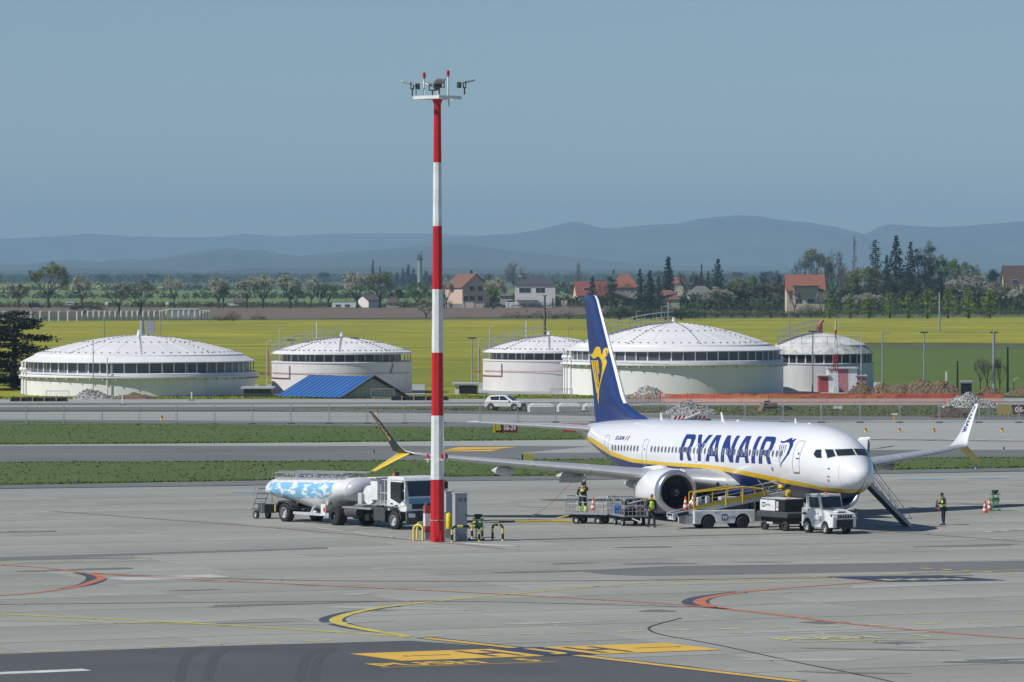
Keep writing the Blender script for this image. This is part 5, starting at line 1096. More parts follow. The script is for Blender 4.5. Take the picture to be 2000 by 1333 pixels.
# ------------------------------------------------------------------ people
def skin_obj(name, J, E, mat, parent, sub=1):
    """J: joints {n:(x,y,z,rx,ry)}; E: edges; first joint is the root"""
    names = list(J); me = bpy.data.meshes.new(name); me.from_pydata([J[n][:3] for n in names], [(names.index(a), names.index(b)) for a, b in E], [])
    o = bpy.data.objects.new(name, me); COL.objects.link(o); o.parent = parent
    s = o.modifiers.new('skin', 'SKIN'); s.use_smooth_shade = True
    for i, n in enumerate(names):
        d = me.skin_vertices[0].data[i]; j = J[n]; d.radius = (j[3], j[4] if len(j) > 4 else j[3]); d.use_root = (i == 0)
    u = o.modifiers.new('sub', 'SUBSURF'); u.levels = sub; u.render_levels = sub; me.materials.append(mat); return o
def person(label, loc, rz, pose, hair, vest='vest', trousers=None, jacket=None):
    p = thing('person', label, 'person', loc, rz)            # faces +x, left is +y
    P = dict(hipw=.10, knL=(.02, .11, .49), anL=(.0, .12, .09), knR=(.02, -.11, .49), anR=(.0, -.12, .09), chest=(.0, 0, 1.36), neck=(.01, 0, 1.52), head=(.04, 0, 1.66),
             elL=(-.02, .27, 1.12), haL=(.12, .26, .90), elR=(-.02, -.27, 1.12), haR=(.12, -.26, .90), shy=.19)
    P.update(pose); pel = (0, 0, .95); c = P['chest']; shL = (c[0], c[1] + P['shy'], c[2] + .06); shR = (c[0], c[1] - P['shy'], c[2] + .06)
    def mid(a, b, t=.5): return tuple(a[i] * (1 - t) + b[i] * t for i in range(3))
    nk, hd = P['neck'], P['head']; hv = Vector(hd) - Vector(nk)
    J = {'pel': (*pel, .12, .10), 'wa': (*mid(pel, c, .45), .10, .12), 'ch': (*c, .11, .14), 'nk': (*nk, .05, .05), 'jaw': (*mid(nk, hd, .55), .062, .062), 'hd': (*hd, .085, .076), 'top': (hd[0] + hv.x * .45, hd[1], hd[2] + .085, .055, .05),
         'hL': (0, .10, .90, .085), 'kL': (*P['knL'], .055), 'aL': (*P['anL'], .04), 'tL': (P['anL'][0] + .15, P['anL'][1], .04, .035), 'hR': (0, -.10, .90, .085), 'kR': (*P['knR'], .055), 'aR': (*P['anR'], .04), 'tR': (P['anR'][0] + .15, P['anR'][1], .04, .035),
         'sL': (*shL, .055), 'eL': (*P['elL'], .04), 'wL': (*P['haL'], .028), 'sR': (*shR, .055), 'eR': (*P['elR'], .04), 'wR': (*P['haR'], .028)}
    E = [('pel', 'wa'), ('wa', 'ch'), ('ch', 'nk'), ('nk', 'jaw'), ('jaw', 'hd'), ('hd', 'top'), ('pel', 'hL'), ('hL', 'kL'), ('kL', 'aL'), ('aL', 'tL'), ('pel', 'hR'), ('hR', 'kR'), ('kR', 'aR'), ('aR', 'tR'), ('ch', 'sL'), ('sL', 'eL'), ('eL', 'wL'), ('ch', 'sR'), ('sR', 'eR'), ('eR', 'wR')]
    body = skin_obj('body', J, E, M['skin'], p)
    for s, e, w in (('L', P['elL'], P['haL']), ('R', P['elR'], P['haR'])):     # five-fingered hands, a little curled
        d = (Vector(w) - Vector(e)).normalized(); sd_ = Vector((0, 1, 0)) - d * d.y; sd_ = sd_.normalized() if sd_.length > .1 else Vector((1, 0, 0)); nn = d.cross(sd_)
        m = MB(); W = Vector(w)
        m.cyl(W - d * .02, W + d * .085, .026, .034, 8)
        for k, L in enumerate((.07, .082, .076, .058)):
            a = W + d * .085 + sd_ * (.033 - .022 * k); b = a + d * L * .5 + nn * .006; m.tube([a, b, b + d * L * .42 + nn * .02], .0095, 6)
        a = W + d * .03 + sd_ * .03; m.tube([a, a + d * .03 + sd_ * .028, a + d * .06 + sd_ * .03 + nn * .01], .011, 6)
        m.build('hand', M['skin'], p, smooth=True)
    tr = M['navy'] if trousers is None else trousers; jk = M['navy'] if jacket is None else jacket
    skin_obj('trousers', {'pel': (0, 0, .97, .145, .13), 'hL': (0, .10, .88, .10), 'kL': (*P['knL'], .074), 'aL': (P['anL'][0], P['anL'][1], .11, .062), 'hR': (0, -.10, .88, .10), 'kR': (*P['knR'], .074), 'aR': (P['anR'][0], P['anR'][1], .11, .062)},
             [('pel', 'hL'), ('hL', 'kL'), ('kL', 'aL'), ('pel', 'hR'), ('hR', 'kR'), ('kR', 'aR')], tr, p)
    skin_obj('jacket', {'pel': (0, 0, 1.0, .145, .135), 'wa': (*mid(pel, c, .45), .125, .15), 'ch': (c[0], c[1], c[2] + .02, .13, .165), 'nk': (nk[0], nk[1], nk[2] - .03, .068), 'sL': (*shL, .078), 'eL': (*P['elL'], .060), 'wL': (*mid(P['elL'], P['haL'], .92), .044), 'sR': (*shR, .078), 'eR': (*P['elR'], .060), 'wR': (*mid(P['elR'], P['haR'], .92), .044)},
             [('pel', 'wa'), ('wa', 'ch'), ('ch', 'nk'), ('ch', 'sL'), ('sL', 'eL'), ('eL', 'wL'), ('ch', 'sR'), ('sR', 'eR'), ('eR', 'wR')], jk, p)
    if vest == 'vest':
        v = skin_obj('vest', {'pel': (0, 0, .90, .165, .15), 'wa': (*mid(pel, c, .45), .15, .175), 'ch': (c[0], c[1], c[2] + .0, .155, .185), 'up': (nk[0] - .02, nk[1], nk[2] - .08, .10, .13)}, [('pel', 'wa'), ('wa', 'ch'), ('ch', 'up')], M['hivis'], p)
        st_ = MAT('reflective_strip', (.55, .58, .55), .3)
        m = MB(); q = mid(pel, c, .45); m.lathe([(.196, -.025), (.196, .025)], (q[0], q[1], q[2] + .02), 20); m.build('reflective_band', st_, p)
    else:
        skin_obj('hi_vis_panel', {'a': (c[0] - .012, 0, 1.16, .155, .17), 'b': (c[0] - .012, 0, 1.40, .155, .185)}, [('a', 'b')], M['hivis'], p)
        for a_ in ('anL', 'anR'): q = P[a_]; MB().lathe([(.075, .16), (.082, .18), (.082, .42), (.075, .44)], (q[0] + .005, q[1], 0), 14).build('leg_band', M['hivis'], p)
    for a_ in ('anL', 'anR'):
        q = P[a_]; MB().prism([(-.09, 0), (.2, 0), (.21, .05), (.08, .11), (-.08, .12)], q[1] - .05, q[1] + .05, Matrix.Translation((q[0], 0, 0))).build('shoe', M['black'], p, bevel=.02)
    hp = Vector(hd); m = MB(); R_ = []
    for t in np.linspace(0, pi, 9):
        R_.append([(hp.x - .012 + .108 * sin(t) * cos(a) * (1 if cos(a) < .2 else .72), hp.y + .093 * sin(t) * sin(a), hp.z + .035 + .108 * cos(t) if t < 1.5 else hp.z + .03 + .11 * cos(t)) for a in np.linspace(0, 2 * pi, 14, endpoint=False)])
    hm = m.loft(R_[:6] if hair is not M['dgrey'] else R_).build('hair' if hair is not M['dgrey'] else 'hood', hair, p, smooth=True)
    fc = MB()
    for s in (-1, 1): fc.box((hp.x + .088, hp.y + s * .033, hp.z + .012), (.012, .022, .012))
    fc.build('eyes', M['black'], p)
    MB().prism([(hp.x + .085, hp.z + .01), (hp.x + .115, hp.z - .03), (hp.x + .085, hp.z - .035)], hp.y - .014, hp.y + .014).build('nose', M['skin'], p)
    MB().box((hp.x + .082, hp.y, hp.z - .06), (.012, .045, .01)).build('mouth', MAT('lips', (.3, .1, .09), .6), p)
    for s in (-1, 1): MB().lathe([(0, -.012), (.026, -.01), (.026, .01), (0, .012)], (hp.x - .005, hp.y + s * .088, hp.z - .005), 10, 'y').build('ear', M['skin'], p, smooth=True)
    return p
person('man in a yellow vest standing alone on the apron, looking down at his hands', G(1843, 1027), radians(197), dict(neck=(.05, 0, 1.51), head=(.12, 0, 1.62), elL=(.08, .27, 1.16), haL=(.36, .12, 1.22), elR=(.08, -.27, 1.16), haR=(.38, -.04, 1.23), anL=(.03, .1, .09), anR=(-.03, -.1, .09)), M['hair'])
ph = thing('phone', 'small pale phone held by the man standing alone', 'phone', G(1843, 1027) + Vector((-.46, -.09, 1.27)), radians(197)); MB().box((0, 0, 0), (.07, .15, .012), rx=.4).build('case', M['lgrey'], ph)
person('man in a yellow vest walking between the loaded cart and the near engine', G(1272, 1031.5), radians(-72), dict(anL=(.22, .10, .09), knL=(.2, .10, .5), anR=(-.2, -.1, .12), knR=(.0, -.1, .5), elL=(-.1, .27, 1.14), haL=(.02, .27, .9), elR=(.08, -.27, 1.14), haR=(.26, -.24, .98), head=(.05, .02, 1.66)), M['greyhair'])
person('man in dark overalls with a yellow back panel, refuelling under the wing', G(1138, 1004), radians(82), dict(anL=(.0, .17, .09), anR=(.0, -.17, .09), knL=(.02, .14, .5), knR=(.02, -.14, .5), elR=(.15, -.26, 1.3), haR=(.36, -.2, 1.5), elL=(.05, .30, 1.12), haL=(.2, .22, 1.0)), M['dgrey'], vest='panel')
fh_ = thing('refuelling_hose', 'black refuelling hose hanging from the wing beside the man in overalls', 'hose', G(1149, 1003))
top_z = Zof(928, fh_.location.y)
MB().cyl((-.06, .0, .0), (-.2, 0, top_z - .1), .05, n=10).build('hose', M['black'], fh_, smooth=True)
MB().cyl((-.2, 0, top_z - .35), (-.2, 0, top_z), .11, n=12).box((-.32, 0, top_z - .25), (.14, .1, .35)).build('coupling', M['lgrey'], fh_)

# ------------------------------------------------------------------ storage tanks
def share(objname, me, parent, loc, rz=0, extra=None):
    o = bpy.data.objects.new(objname, me); COL.objects.link(o); o.parent = parent; o.location = loc; o.rotation_euler = (0, 0, rz); return o
def mesh_of(mb, name, mat, **k):
    o = mb.build(name, mat, None, **k); me = o.data; bpy.data.objects.remove(o); return me
TW = MAT('tank_wall', (.80, .80, .80), .5, var=.07, vscale=.35, stretch=(1, 1, .3)); TWP = MAT('tank_wall_pinkish', (.74, .72, .72), .55, var=.08, vscale=.4, stretch=(1, 1, .3))
TR = MAT('dome_white', (.79, .79, .79), .5, var=.06, vscale=.5); TRO = MAT('old_dome', (.60, .61, .60), .7, var=.25, vscale=.7); TSK = MAT('old_skirt', (.52, .52, .49), .75, var=.4, vscale=1.2)
TWO = MAT('tank_wall_old', (.62, .63, .62), .6, var=.15, vscale=.4, stretch=(1, 1, .3))
TG = MAT('tank_glazing', (.10, .115, .135), .35); TGD = MAT('tank_glazing_dark', (.02, .022, .026), .4); RP = MAT('rust_red_pipe', (.38, .13, .11), .6)
def tank(label, uc, hw, vb, vw, ve, vd, va, eave_f, glaze_f, dome_f, n, wall, roof, glz, ring=True, rot=0.0):
    Df = FPX * HC / (vb - YHZ); Rr = hw * Df / (FPX - hw); D = Df + Rr
    t = thing('storage_tank', label, 'storage tank', ((uc - 1000) / FPX * D, D, 0), 0, 'white storage tanks')
    zf = lambda v, r=Rr: HC - (v - YHZ) * (D - r) / FPX
    zw, ze, zd, za = zf(vw), zf(ve), zf(vd), HC - (va - YHZ) * D / FPX
    MB().lathe([(Rr, -.3), (Rr, zw), (Rr - .12, zw + .06), (Rr * glaze_f - .1, zw + .06)], n=72).build('wall', wall, t, smooth=True, angle=30)
    if ring:
        MB().lathe([(Rr + .02, zw - .45), (Rr + .45, zw - .42), (Rr + .45, zw - .30), (Rr + .02, zw - .30)], n=72).build('walkway_ring', wall, t, smooth=True, angle=30)
        me = mesh_of(MB().cyl((0, 0, 0), (0, 0, .9), .035, n=6), 'rail_post', M['galv'])
        MB().lathe([(Rr + .16, zw + .02), (Rr + .22, zw + .06), (Rr + .16, zw + .10)], n=72).build('pipe_ring', wall, t, smooth=True)
        br = mesh_of(MB().box((Rr + .22, 0, zw - .55), (.44, .06, .22)), 'ring_bracket', wall)
        for k in range(n): share('ring_bracket', br, t, (0, 0, 0), 2 * pi * k / n)
    else:
        MB().lathe([(Rr + .0, zw - .12), (Rr + .07, zw - .1), (Rr + .07, zw + .02), (Rr, zw + .05)], n=72).build('rim_band', wall, t, smooth=True, angle=30)
    Rg = Rr * glaze_f; w = 2 * pi * Rg / n
    pm = mesh_of(MB().box((Rg, 0, (zw + ze) / 2), (.06, w * .985, ze - zw + .1)), 'glazing_panel', glz)
    po = mesh_of(MB().box((Rg + .07, 0, (zw + ze) / 2), (.10, .13, ze - zw + .1)), 'post', wall)
    for k in range(n):
        share('glazing_panel', pm, t, (0, 0, 0), 2 * pi * k / n); share('post', po, t, (0, 0, 0), 2 * pi * (k + .5) / n)
    if eave_f > glaze_f + .02:
        po2 = mesh_of(MB().cyl((Rr * eave_f - .15, 0, zw), (Rr * eave_f - .15, 0, ze), .05, n=6), 'post', M['grey'])
        for k in range(0, n, 2): share('post', po2, t, (0, 0, 0), 2 * pi * (k + .5) / n)
    Re = Rr * eave_f; Rd = Rr * dome_f
    MB().lathe([(Rg, ze - .02), (Re, ze - .03), (Re, ze + .08), (Rd, zd)], n=72).build('eave', TSK if roof is TRO else roof, t, smooth=True, angle=30)
    H = za - zd - .1; prof = [(Rd + .02, zd - .03), (Rd, zd + .12)] + [(Rd * cos(a) / 1.0, zd + .12 + H * (1 - (1 - sin(a)) ** 1.0)) for a in np.linspace(.0, pi / 2, 14)[1:]]
    prof = [(Rd + .02, zd - .02), (Rd, zd + .1)] + [(Rd * f, zd + .1 + H * (1 - f ** 1.75)) for f in np.linspace(.97, 0.0, 16)]
    MB().lathe(prof, n=72).build('dome', roof, t, smooth=True, angle=60)
    zr = lambda f: zd + .1 + H * (1 - f ** 1.75)
    # raised ribs of the dome and the small covers along the seams
    rb = MB(); pts = [(Rd * f, 0, zr(f) + .01) for f in np.linspace(.98, .05, 12)]
    rb.tube(pts, .014, 4); rbm = mesh_of(rb, 'roof_rib', roof)
    for k in range(24): share('roof_rib', rbm, t, (0, 0, 0), rot + 2 * pi * k / 24)
    bm_ = MB()
    for k in range(8):
        a = rot + 2 * pi * k / 8
        for f in np.linspace(.95, .12, 15): bm_.box((Rd * f * cos(a), Rd * f * sin(a), zr(f) + .05), (.16, .16, .1), rz=a)
    for f, m_ in ((.93, 70), (.55, 44)):
        for k in range(m_): a = 2 * pi * k / m_; bm_.box((Rd * f * cos(a), Rd * f * sin(a), zr(f) + .05), (.16, .16, .1), rz=a)
    if roof is not TRO: bm_.build('seam_covers', MAT('cover_dark', (.28, .29, .30), .6), t, kind='stuff', fixn=False)
    MB().cyl((0, 0, za - .1), (0, 0, za + .35), .28, .2, 12).cyl((0, 0, za + .35), (0, 0, za + .6), .14, n=10).build('roof_vent', roof, t, smooth=True)
    t['R'] = Rr; t['zw'] = zw; t['ze'] = ze; t['za'] = za; t['Rd'] = Rd; t['zd'] = zd; t['H'] = H
    return t
def roofstair(t, ang, h=1.1, f0=1.0):
    Rd, zd, H = t['Rd'], t['zd'], t['H']; zr = lambda f: zd + .1 + H * (1 - f ** 1.75); a = radians(ang); e = Vector((cos(a), sin(a), 0)); q = Vector((-sin(a), cos(a), 0)) * .45
    F = np.linspace(f0, .02, 14)
    m = MB()
    for s in (-1, 1):
        lo = [e * Rd * f + q * s + Vector((0, 0, zr(f) + .12)) for f in F]; m.tube(lo, .05, 5)
        for hh in (h * .5, h): m.tube([p + Vector((0, 0, hh)) for p in lo], .035, 5)
        for p in lo[::2]: m.cyl(p, p + Vector((0, 0, h)), .03, n=5)
    o = m.build('roof_stair', M['galv'], t)
    for f in np.linspace(f0, .05, 16): p = e * Rd * f; MB().box((p.x, p.y, zr(f) + .14), (.5, .8, .05), rz=a).build('tread', M['grey'], o)
def redpipes(t, s=1):
    Rr, zw = t['R'], t['zw']; m = MB()
    m.tube([((Rr + .12) * cos(a), (Rr + .12) * sin(a), zw * .66) for a in np.linspace(radians(195), radians(345), 20)], .028, 6).build('fire_pipe', RP, t)
    MB().tube([((Rr + .1) * cos(a), (Rr + .1) * sin(a), zw * .5) for a in np.linspace(radians(182), radians(225), 6)] + [((Rr + .1) * cos(radians(225)), (Rr + .1) * sin(radians(225)), zw * .9)], .05, 6).build('riser_pipe', RP, t)
    MB().box((-Rr - .7, -.4, zw * .62), (1.2, .3, .12)).box((-Rr - .35, -.4, zw * .95), (.12, .12, zw * .8)).build('pipe_bracket', RP, t)
    MB().tube([((Rr + .1) * cos(radians(315)), (Rr + .1) * sin(radians(315)), zw * .65), ((Rr + .1) * cos(radians(318)), (Rr + .1) * sin(radians(318)), zw * .95)], .06, 6).build('riser_pipe', RP, t)
t1 = tank('wide low white domed tank at the far left, with gravel in front', 271.5, 226, 776, 731.5, 709.5, 697, 655, 1.0, .94, .90, 56, TW, TR, TG, rot=.1)
t2 = tank('white domed tank behind the blue-roofed shed', 667.5, 137, 771, 709, 693, 691, 660, 1.0, .83, .995, 36, TWP, TR, TG, ring=False)
t3 = tank('white domed tank with red pipes, just left of the tail fin', 1072, 129, 766, 705, 690, 688, 657, 1.0, .86, .995, 36, TWP, TR, TG, ring=False)
t4 = tank('largest white domed tank, right behind the tail fin', 1316, 214, 775, 707, 687.5, 678, 631, .985, .95, .89, 56, TW, TR, TG, rot=.25)
t5 = tank('old grey domed tank with a weathered roof, rightmost of the tanks', 1603, 103, 766, 711, 693, 677, 651, 1.0, .93, .86, 34, TWO, TRO, TGD, ring=False)
roofstair(t2, 190, .95, 1.0); roofstair(t3, 190, .95, 1.0); roofstair(t4, 200, 1.1, .85); roofstair(t5, 195, 1.3, .98); redpipes(t2); redpipes(t3)
MB().cyl((-.9, 0, t5['za']), (-.9, 0, t5['za'] + 1.6), .05).build('roof_lamp', M['grey'], t5)
for k in range(10): a = radians(190 + k * 17); x, y = t5['Rd'] * .97 * cos(a), t5['Rd'] * .97 * sin(a); MB().cyl((x, y, t5['zd']), (x, y, t5['zd'] + 1.1), .03).build('rail_post', M['grey'], t5)
MB().lathe([(t5['Rd'] * .97, t5['zd'] + 1.07), (t5['Rd'] * .97 + .04, t5['zd'] + 1.1)], n=48).build('roof_rail', M['grey'], t5)
MB().box((-.2, 0, t5['za'] + .5), (.8, .8, .9)).cyl((-.2, 0, t5['za'] + .9), (.3, 0, t5['za'] + 1.5), .2).build('valve', RP, t5, bevel=.1)
MB().cyl((.4, -1, t1['za']), (.4, -1, t1['za'] + 1.6), .3, .2).box((1.3, -1, t1['za'] + .9), (1.0, .6, 1.4)).cyl((2.3, 0, t1['za'] - .2), (2.3, 0, t1['za'] + 2.5), .05).build('roof_equipment', M['grey'], t1)
for t_, uu in ((t1, -1), (t4, -1)):
    m = MB()
    for k in range(3): a = radians(186 + k * 7); x, y = (t_['R'] + .1) * cos(a), (t_['R'] + .1) * sin(a); m.cyl((x, y, 0), (x, y, t_['ze']), .10); m.lathe([(.22, -.2), (.3, 0), (.22, .2)], (x, y, t_['zw'] + .35), 10)
    m.build('riser_pipes', TW, t_)
# ------------------------------------------------------------------ sheds and the red and white hut
def P3(u, v, D, vg=None): return Vector(((u - 1000) / FPX * D, D, HC - (v - YHZ) * D / FPX))
sh = thing('blue_roof_shed', 'low shed with a bright blue sheet roof in front of a white tank', 'shed', G(664, 779.5))
a_, b_ = Vector((-6.8, 6.0, 0)), Vector((6.9, 3.2, 0)); h_ = 2.35
def shed_roof():
    c0 = Vector((0, 0, .15)); ap = b_ * .48 + Vector((0, 0, h_)); c1 = b_ + Vector((0, 0, .15)); e = a_.normalized() * -.35
    MB().add([c0 + e - b_ * .03, ap + e, ap + a_, c0 + a_ - b_ * .03], [(0, 1, 2, 3)]).build('roof', M['blueroof'], sh, fixn=False)
    MB().add([c1 + e, ap + e, ap + a_, c1 + a_], [(0, 1, 2, 3)]).build('roof', M['dgrey'], sh, fixn=False)
    MB().add([c0 - Vector((0, 0, .15)), c1 - Vector((0, 0, .15)), c1, ap - Vector((0, 0, .12)), c0], [(0, 1, 2, 3, 4)]).build('gable_wall', MAT('gable_beige', (.40, .39, .35), .8, var=.08), sh, fixn=False)
    MB().tube([c1 + e, ap + e + Vector((0, 0, .05)), c0 + e], .11).build('verge_board', M['dgrey'], sh)
    for k in range(14):
        f = k / 13; MB().tube([c0 - b_ * .03 + e + (a_ - e) * f + Vector((0, 0, .03)), ap + e + (a_ - e) * f + Vector((0, 0, .03))], .03, 4).build('roof_ridge', M['blueroof'], sh)
shed_roof()
def boxbuild(name, label, cat, u0, u1, v0, vb, depth, wall, roofm, rz=0, over=.3, openings=()):
    p = G((u0 + u1) / 2, vb); s = scl(vb); w = (u1 - u0) / s; h = (vb - v0) / s
    c = thing(name, label, cat, p + Vector((0, depth / 2, 0)), rz)
    MB().box((0, 0, h / 2 - .1), (w - 2 * over, depth - .4, h - .1)).build('wall', wall, c)
    MB().box((0, 0, h - .08), (w, depth, .16)).build('roof', roofm, c)
    for x, z, ww, hh, m_ in openings: MB().box((x * w, -depth / 2 + .18, z * h), (ww * w, .06, hh * h)).build('opening', m_, c)
    return c
boxbuild('small_shed', 'small flat-roofed shed with a dark opening, left of a white tank', 'shed', 883, 934, 748.5, 771, 4, TWP, M['lgrey'], openings=((.12, .42, .7, .7, M['black']),))
boxbuild('low_canopy', 'low flat canopy between two white tanks at left', 'canopy', 470, 534, 757, 776, 5, M['dgrey'], M['lgrey'])
c = thing('open_canopy', 'pale sloping canopy on posts against the largest tank', 'canopy', G(1262, 772)); s = scl(772)
MB().add([(-35 / s, -1, 21 / s), (38 / s, -1, 21 / s), (43 / s, 3, 28 / s), (-30 / s, 3, 28 / s), (-35 / s, -1, 20 / s), (38 / s, -1, 20 / s), (43 / s, 3, 27 / s), (-30 / s, 3, 27 / s)], [(0, 1, 2, 3), (7, 6, 5, 4), (0, 4, 5, 1), (1, 5, 6, 2), (2, 6, 7, 3), (3, 7, 4, 0)]).build('roof', M['lgrey'], c)
for x in (-30, 5, 33): MB().cyl((x / s, -.8, 0), (x / s, -.8, 21 / s), .07).build('post', M['dgrey'], c)
MB().box((0, 3, 10 / s), (60 / s, .2, 20 / s)).build('back_wall', M['grey'], c)
hut = thing('painted_hut', 'small building painted in red and white blocks beside the old tank', 'hut', G(1645, 768)); s = scl(768)
fr = MAT('hut_red', (.42, .08, .09), .7, var=.2); fp = MAT('hut_pink', (.55, .22, .25), .7, var=.15)
for x0, x1, h, m_, d in ((-45, -27, 33, fr, 3), (-27, -8, 48, M['white'], 4), (-8, 12, 47.5, fp, 4), (12, 29, 48, M['white'], 4), (29, 46, 33, fp, 3)):
    MB().box(((x0 + x1) / 2 / s, d / 2, h / 2 / s), ((x1 - x0) / s, d, h / s)).build('wall_block', m_, hut)
MB().box((1 / s, 2, 48.5 / s), (60 / s, 4.4, .14)).build('roof', M['lgrey'], hut); MB().box((37 / s, 1.5, 34 / s), (24 / s, 3.4, .14)).build('roof', M['lgrey'], hut); MB().box((-36 / s, 1.5, 34 / s), (24 / s, 3.4, .14)).build('roof', M['lgrey'], hut)
MB().box((-12 / s, -.2, .4), (.6, .4, .8)).build('meter_box', M['lgrey'], hut)
lm = thing('lattice_mast', 'thin red and white lattice mast with small aerials beside the painted hut', 'radio mast', G(1632, 769)); s = scl(769)
for v0, v1, m_, r in ((769, 726, M['white'], .28), (726, 692, M['red'], .26), (692, 660, M['white'], .18), (660, 645, M['red'], .08), (645, 641, M['white'], .1), (641, 628, M['palyellow'], .06)):
    z0, z1 = (769 - v0) / s, (769 - v1) / s; m = MB(); c3 = [(r * cos(a), r * sin(a)) for a in (.4, 2.5, 4.6)]
    for x, y in c3: m.cyl((x, y, z0), (x, y, z1), .05, n=5)
    k = 0; zz = z0
    while zz < z1 - .01:
        z2 = min(zz + .5, z1)
        for i in range(3): x, y = c3[i]; x2, y2 = c3[(i + 1) % 3]; m.cyl((x, y, zz), (x2, y2, z2), .03, n=4)
        zz = z2
    m.build('mast_section', m_, lm)
MB().box((-.25, 0, 7.6), (.08, .08, .7)).box((.3, 0, 7.6), (.08, .08, .7)).box((0, 0, 6.4), (.25, .2, .35)).build('aerial', M['lgrey'], lm)

# ------------------------------------------------------------------ poles and lamps
def pole(u, vb, vt, r, mat, label, head=None, grp='thin poles beyond the taxiway', nm='lamp_pole', cat='pole'):
    p = G(u, vb); h = (vb - vt) / scl(vb); c = thing(nm, label, cat, p, 0, grp)
    MB().cyl((0, 0, -.3), (0, 0, h), r, r * .7, 8).build('pole_shaft', mat, c)
    if head == 'lamp': MB().box((.5, 0, h), (1.0, .25, .12)).cyl((0, 0, h), (.9, 0, h), .04).build('lamp_head', M['galv'], c)
    if head == 'cross': MB().box((0, 0, h - .1), (.9, .2, .16)).build('lamp_head', M['dgrey'], c)
    if head == 'bend': MB().tube([(0, 0, h), (.1, 0, h + .3), (.5, 0, h + .35)], r * .8).build('lamp_head', M['lgrey'], c)
    return c
for a in ((182, 777, 664, .06, M['galv'], 'thin grey pole in front of the leftmost tank'), (209.5, 776, 699, .09, M['white'], 'white pipe standing on the front of the leftmost tank'), (569, 768, 663, .09, M['galv'], 'grey lamp pole at the left edge of the tank with the blue shed', 'cross'),
    (693, 768, 659, .1, M['galv'], 'grey lamp pole in front of the tank with the blue shed', 'cross'), (522, 760, 672, .08, M['lgrey'], 'pale bent pole just left of the second tank', 'bend'), (546, 715, 648, .1, M['lgrey'], 'pale bent lamp pole at the roof of the second tank', 'bend'),
    (619, 690, 629, .13, M['white'], 'white mast rising behind the roof of the second tank'), (710, 690, 646, .08, M['grey'], 'lamp pole behind the second tank', 'lamp'), (957, 715, 643, .1, M['lgrey'], 'pale bent lamp pole at the roof of the third tank', 'bend'),
    (1028, 690, 627, .13, M['white'], 'white mast rising behind the roof of the third tank'), (922, 770, 659, .1, M['galv'], 'grey lamp pole beside the small flat shed', 'cross'), (935, 745, 668, .08, M['lgrey'], 'pale bent pole left of the third tank', 'bend'),
    (1064, 665, 577, .28, MAT('wood_pole', (.14, .11, .09), .9), 'tall brown wooden pole in the yellow field', 'cross'), (1110, 690, 644, .08, M['grey'], 'lamp pole in the field just left of the tail fin', 'lamp'), (1835, 650, 572, .22, M['grey'], 'grey wooden pole standing in the yellow field at right'),
    (1243, 660, 608, .1, M['grey'], 'thin lamp pole behind the largest tank, left one', 'lamp'), (1292, 660, 600, .1, M['grey'], 'thin lamp pole behind the largest tank, middle one', 'lamp'), (1305, 660, 590, .12, M['lgrey'], 'thin pole with a red lamp behind the largest tank'),
    (1541, 662, 612, .1, M['grey'], 'thin pole with a red lamp above the old tank'), (1587, 770, 646, .1, M['grey'], 'grey lamp pole in front of the old tank', 'cross'), (1682, 768, 656, .07, M['lgrey'], 'pale thin pole at the right side of the old tank'),
    (1723.5, 758, 651, .1, M['galv'], 'grey lamp pole in the green field right of the old tank', 'lamp'), (1805, 757, 648, .1, M['galv'], 'grey lamp pole behind the long earth mound', 'cross'), (1941, 762, 648, .2, M['galv'], 'thick grey pole with lamps, near the right edge', 'cross'),
    (1870, 760, 706, .12, M['black'], 'short black post behind the earth mound'), (1968, 768, 678, .14, M['black'], 'tall black post near the right edge'), (203, 690, 618, .12, M['grey'], 'wooden pole behind the leftmost tank'),
    (1417, 772, 738, .08, M['galv'], 'short lamp post in front of the largest tank', 'cross'), (1980, 768, 745, .06, M['b'] if 'b' in M else M['letterblue'], 'short blue pipe post near the right edge', 'bend')):
    pole(*a)
MB().lathe([(.12, 0), (.14, .2), (0, .3)], (0, 0, 0), 8).build('warning_lamp', M['redlens'], None, loc=G(1305, 660) + Vector((0, 0, 70 / scl(660)))).parent = None
for o in [o for o in bpy.data.objects if o.name == 'warning_lamp' and o.parent is None] or [o for o in bpy.data.objects if o.name.startswith('warning_lamp') and o.parent is None]: tag(o, 'red lamp on top of the pole behind the largest tank', 'lamp')
tb = MB()
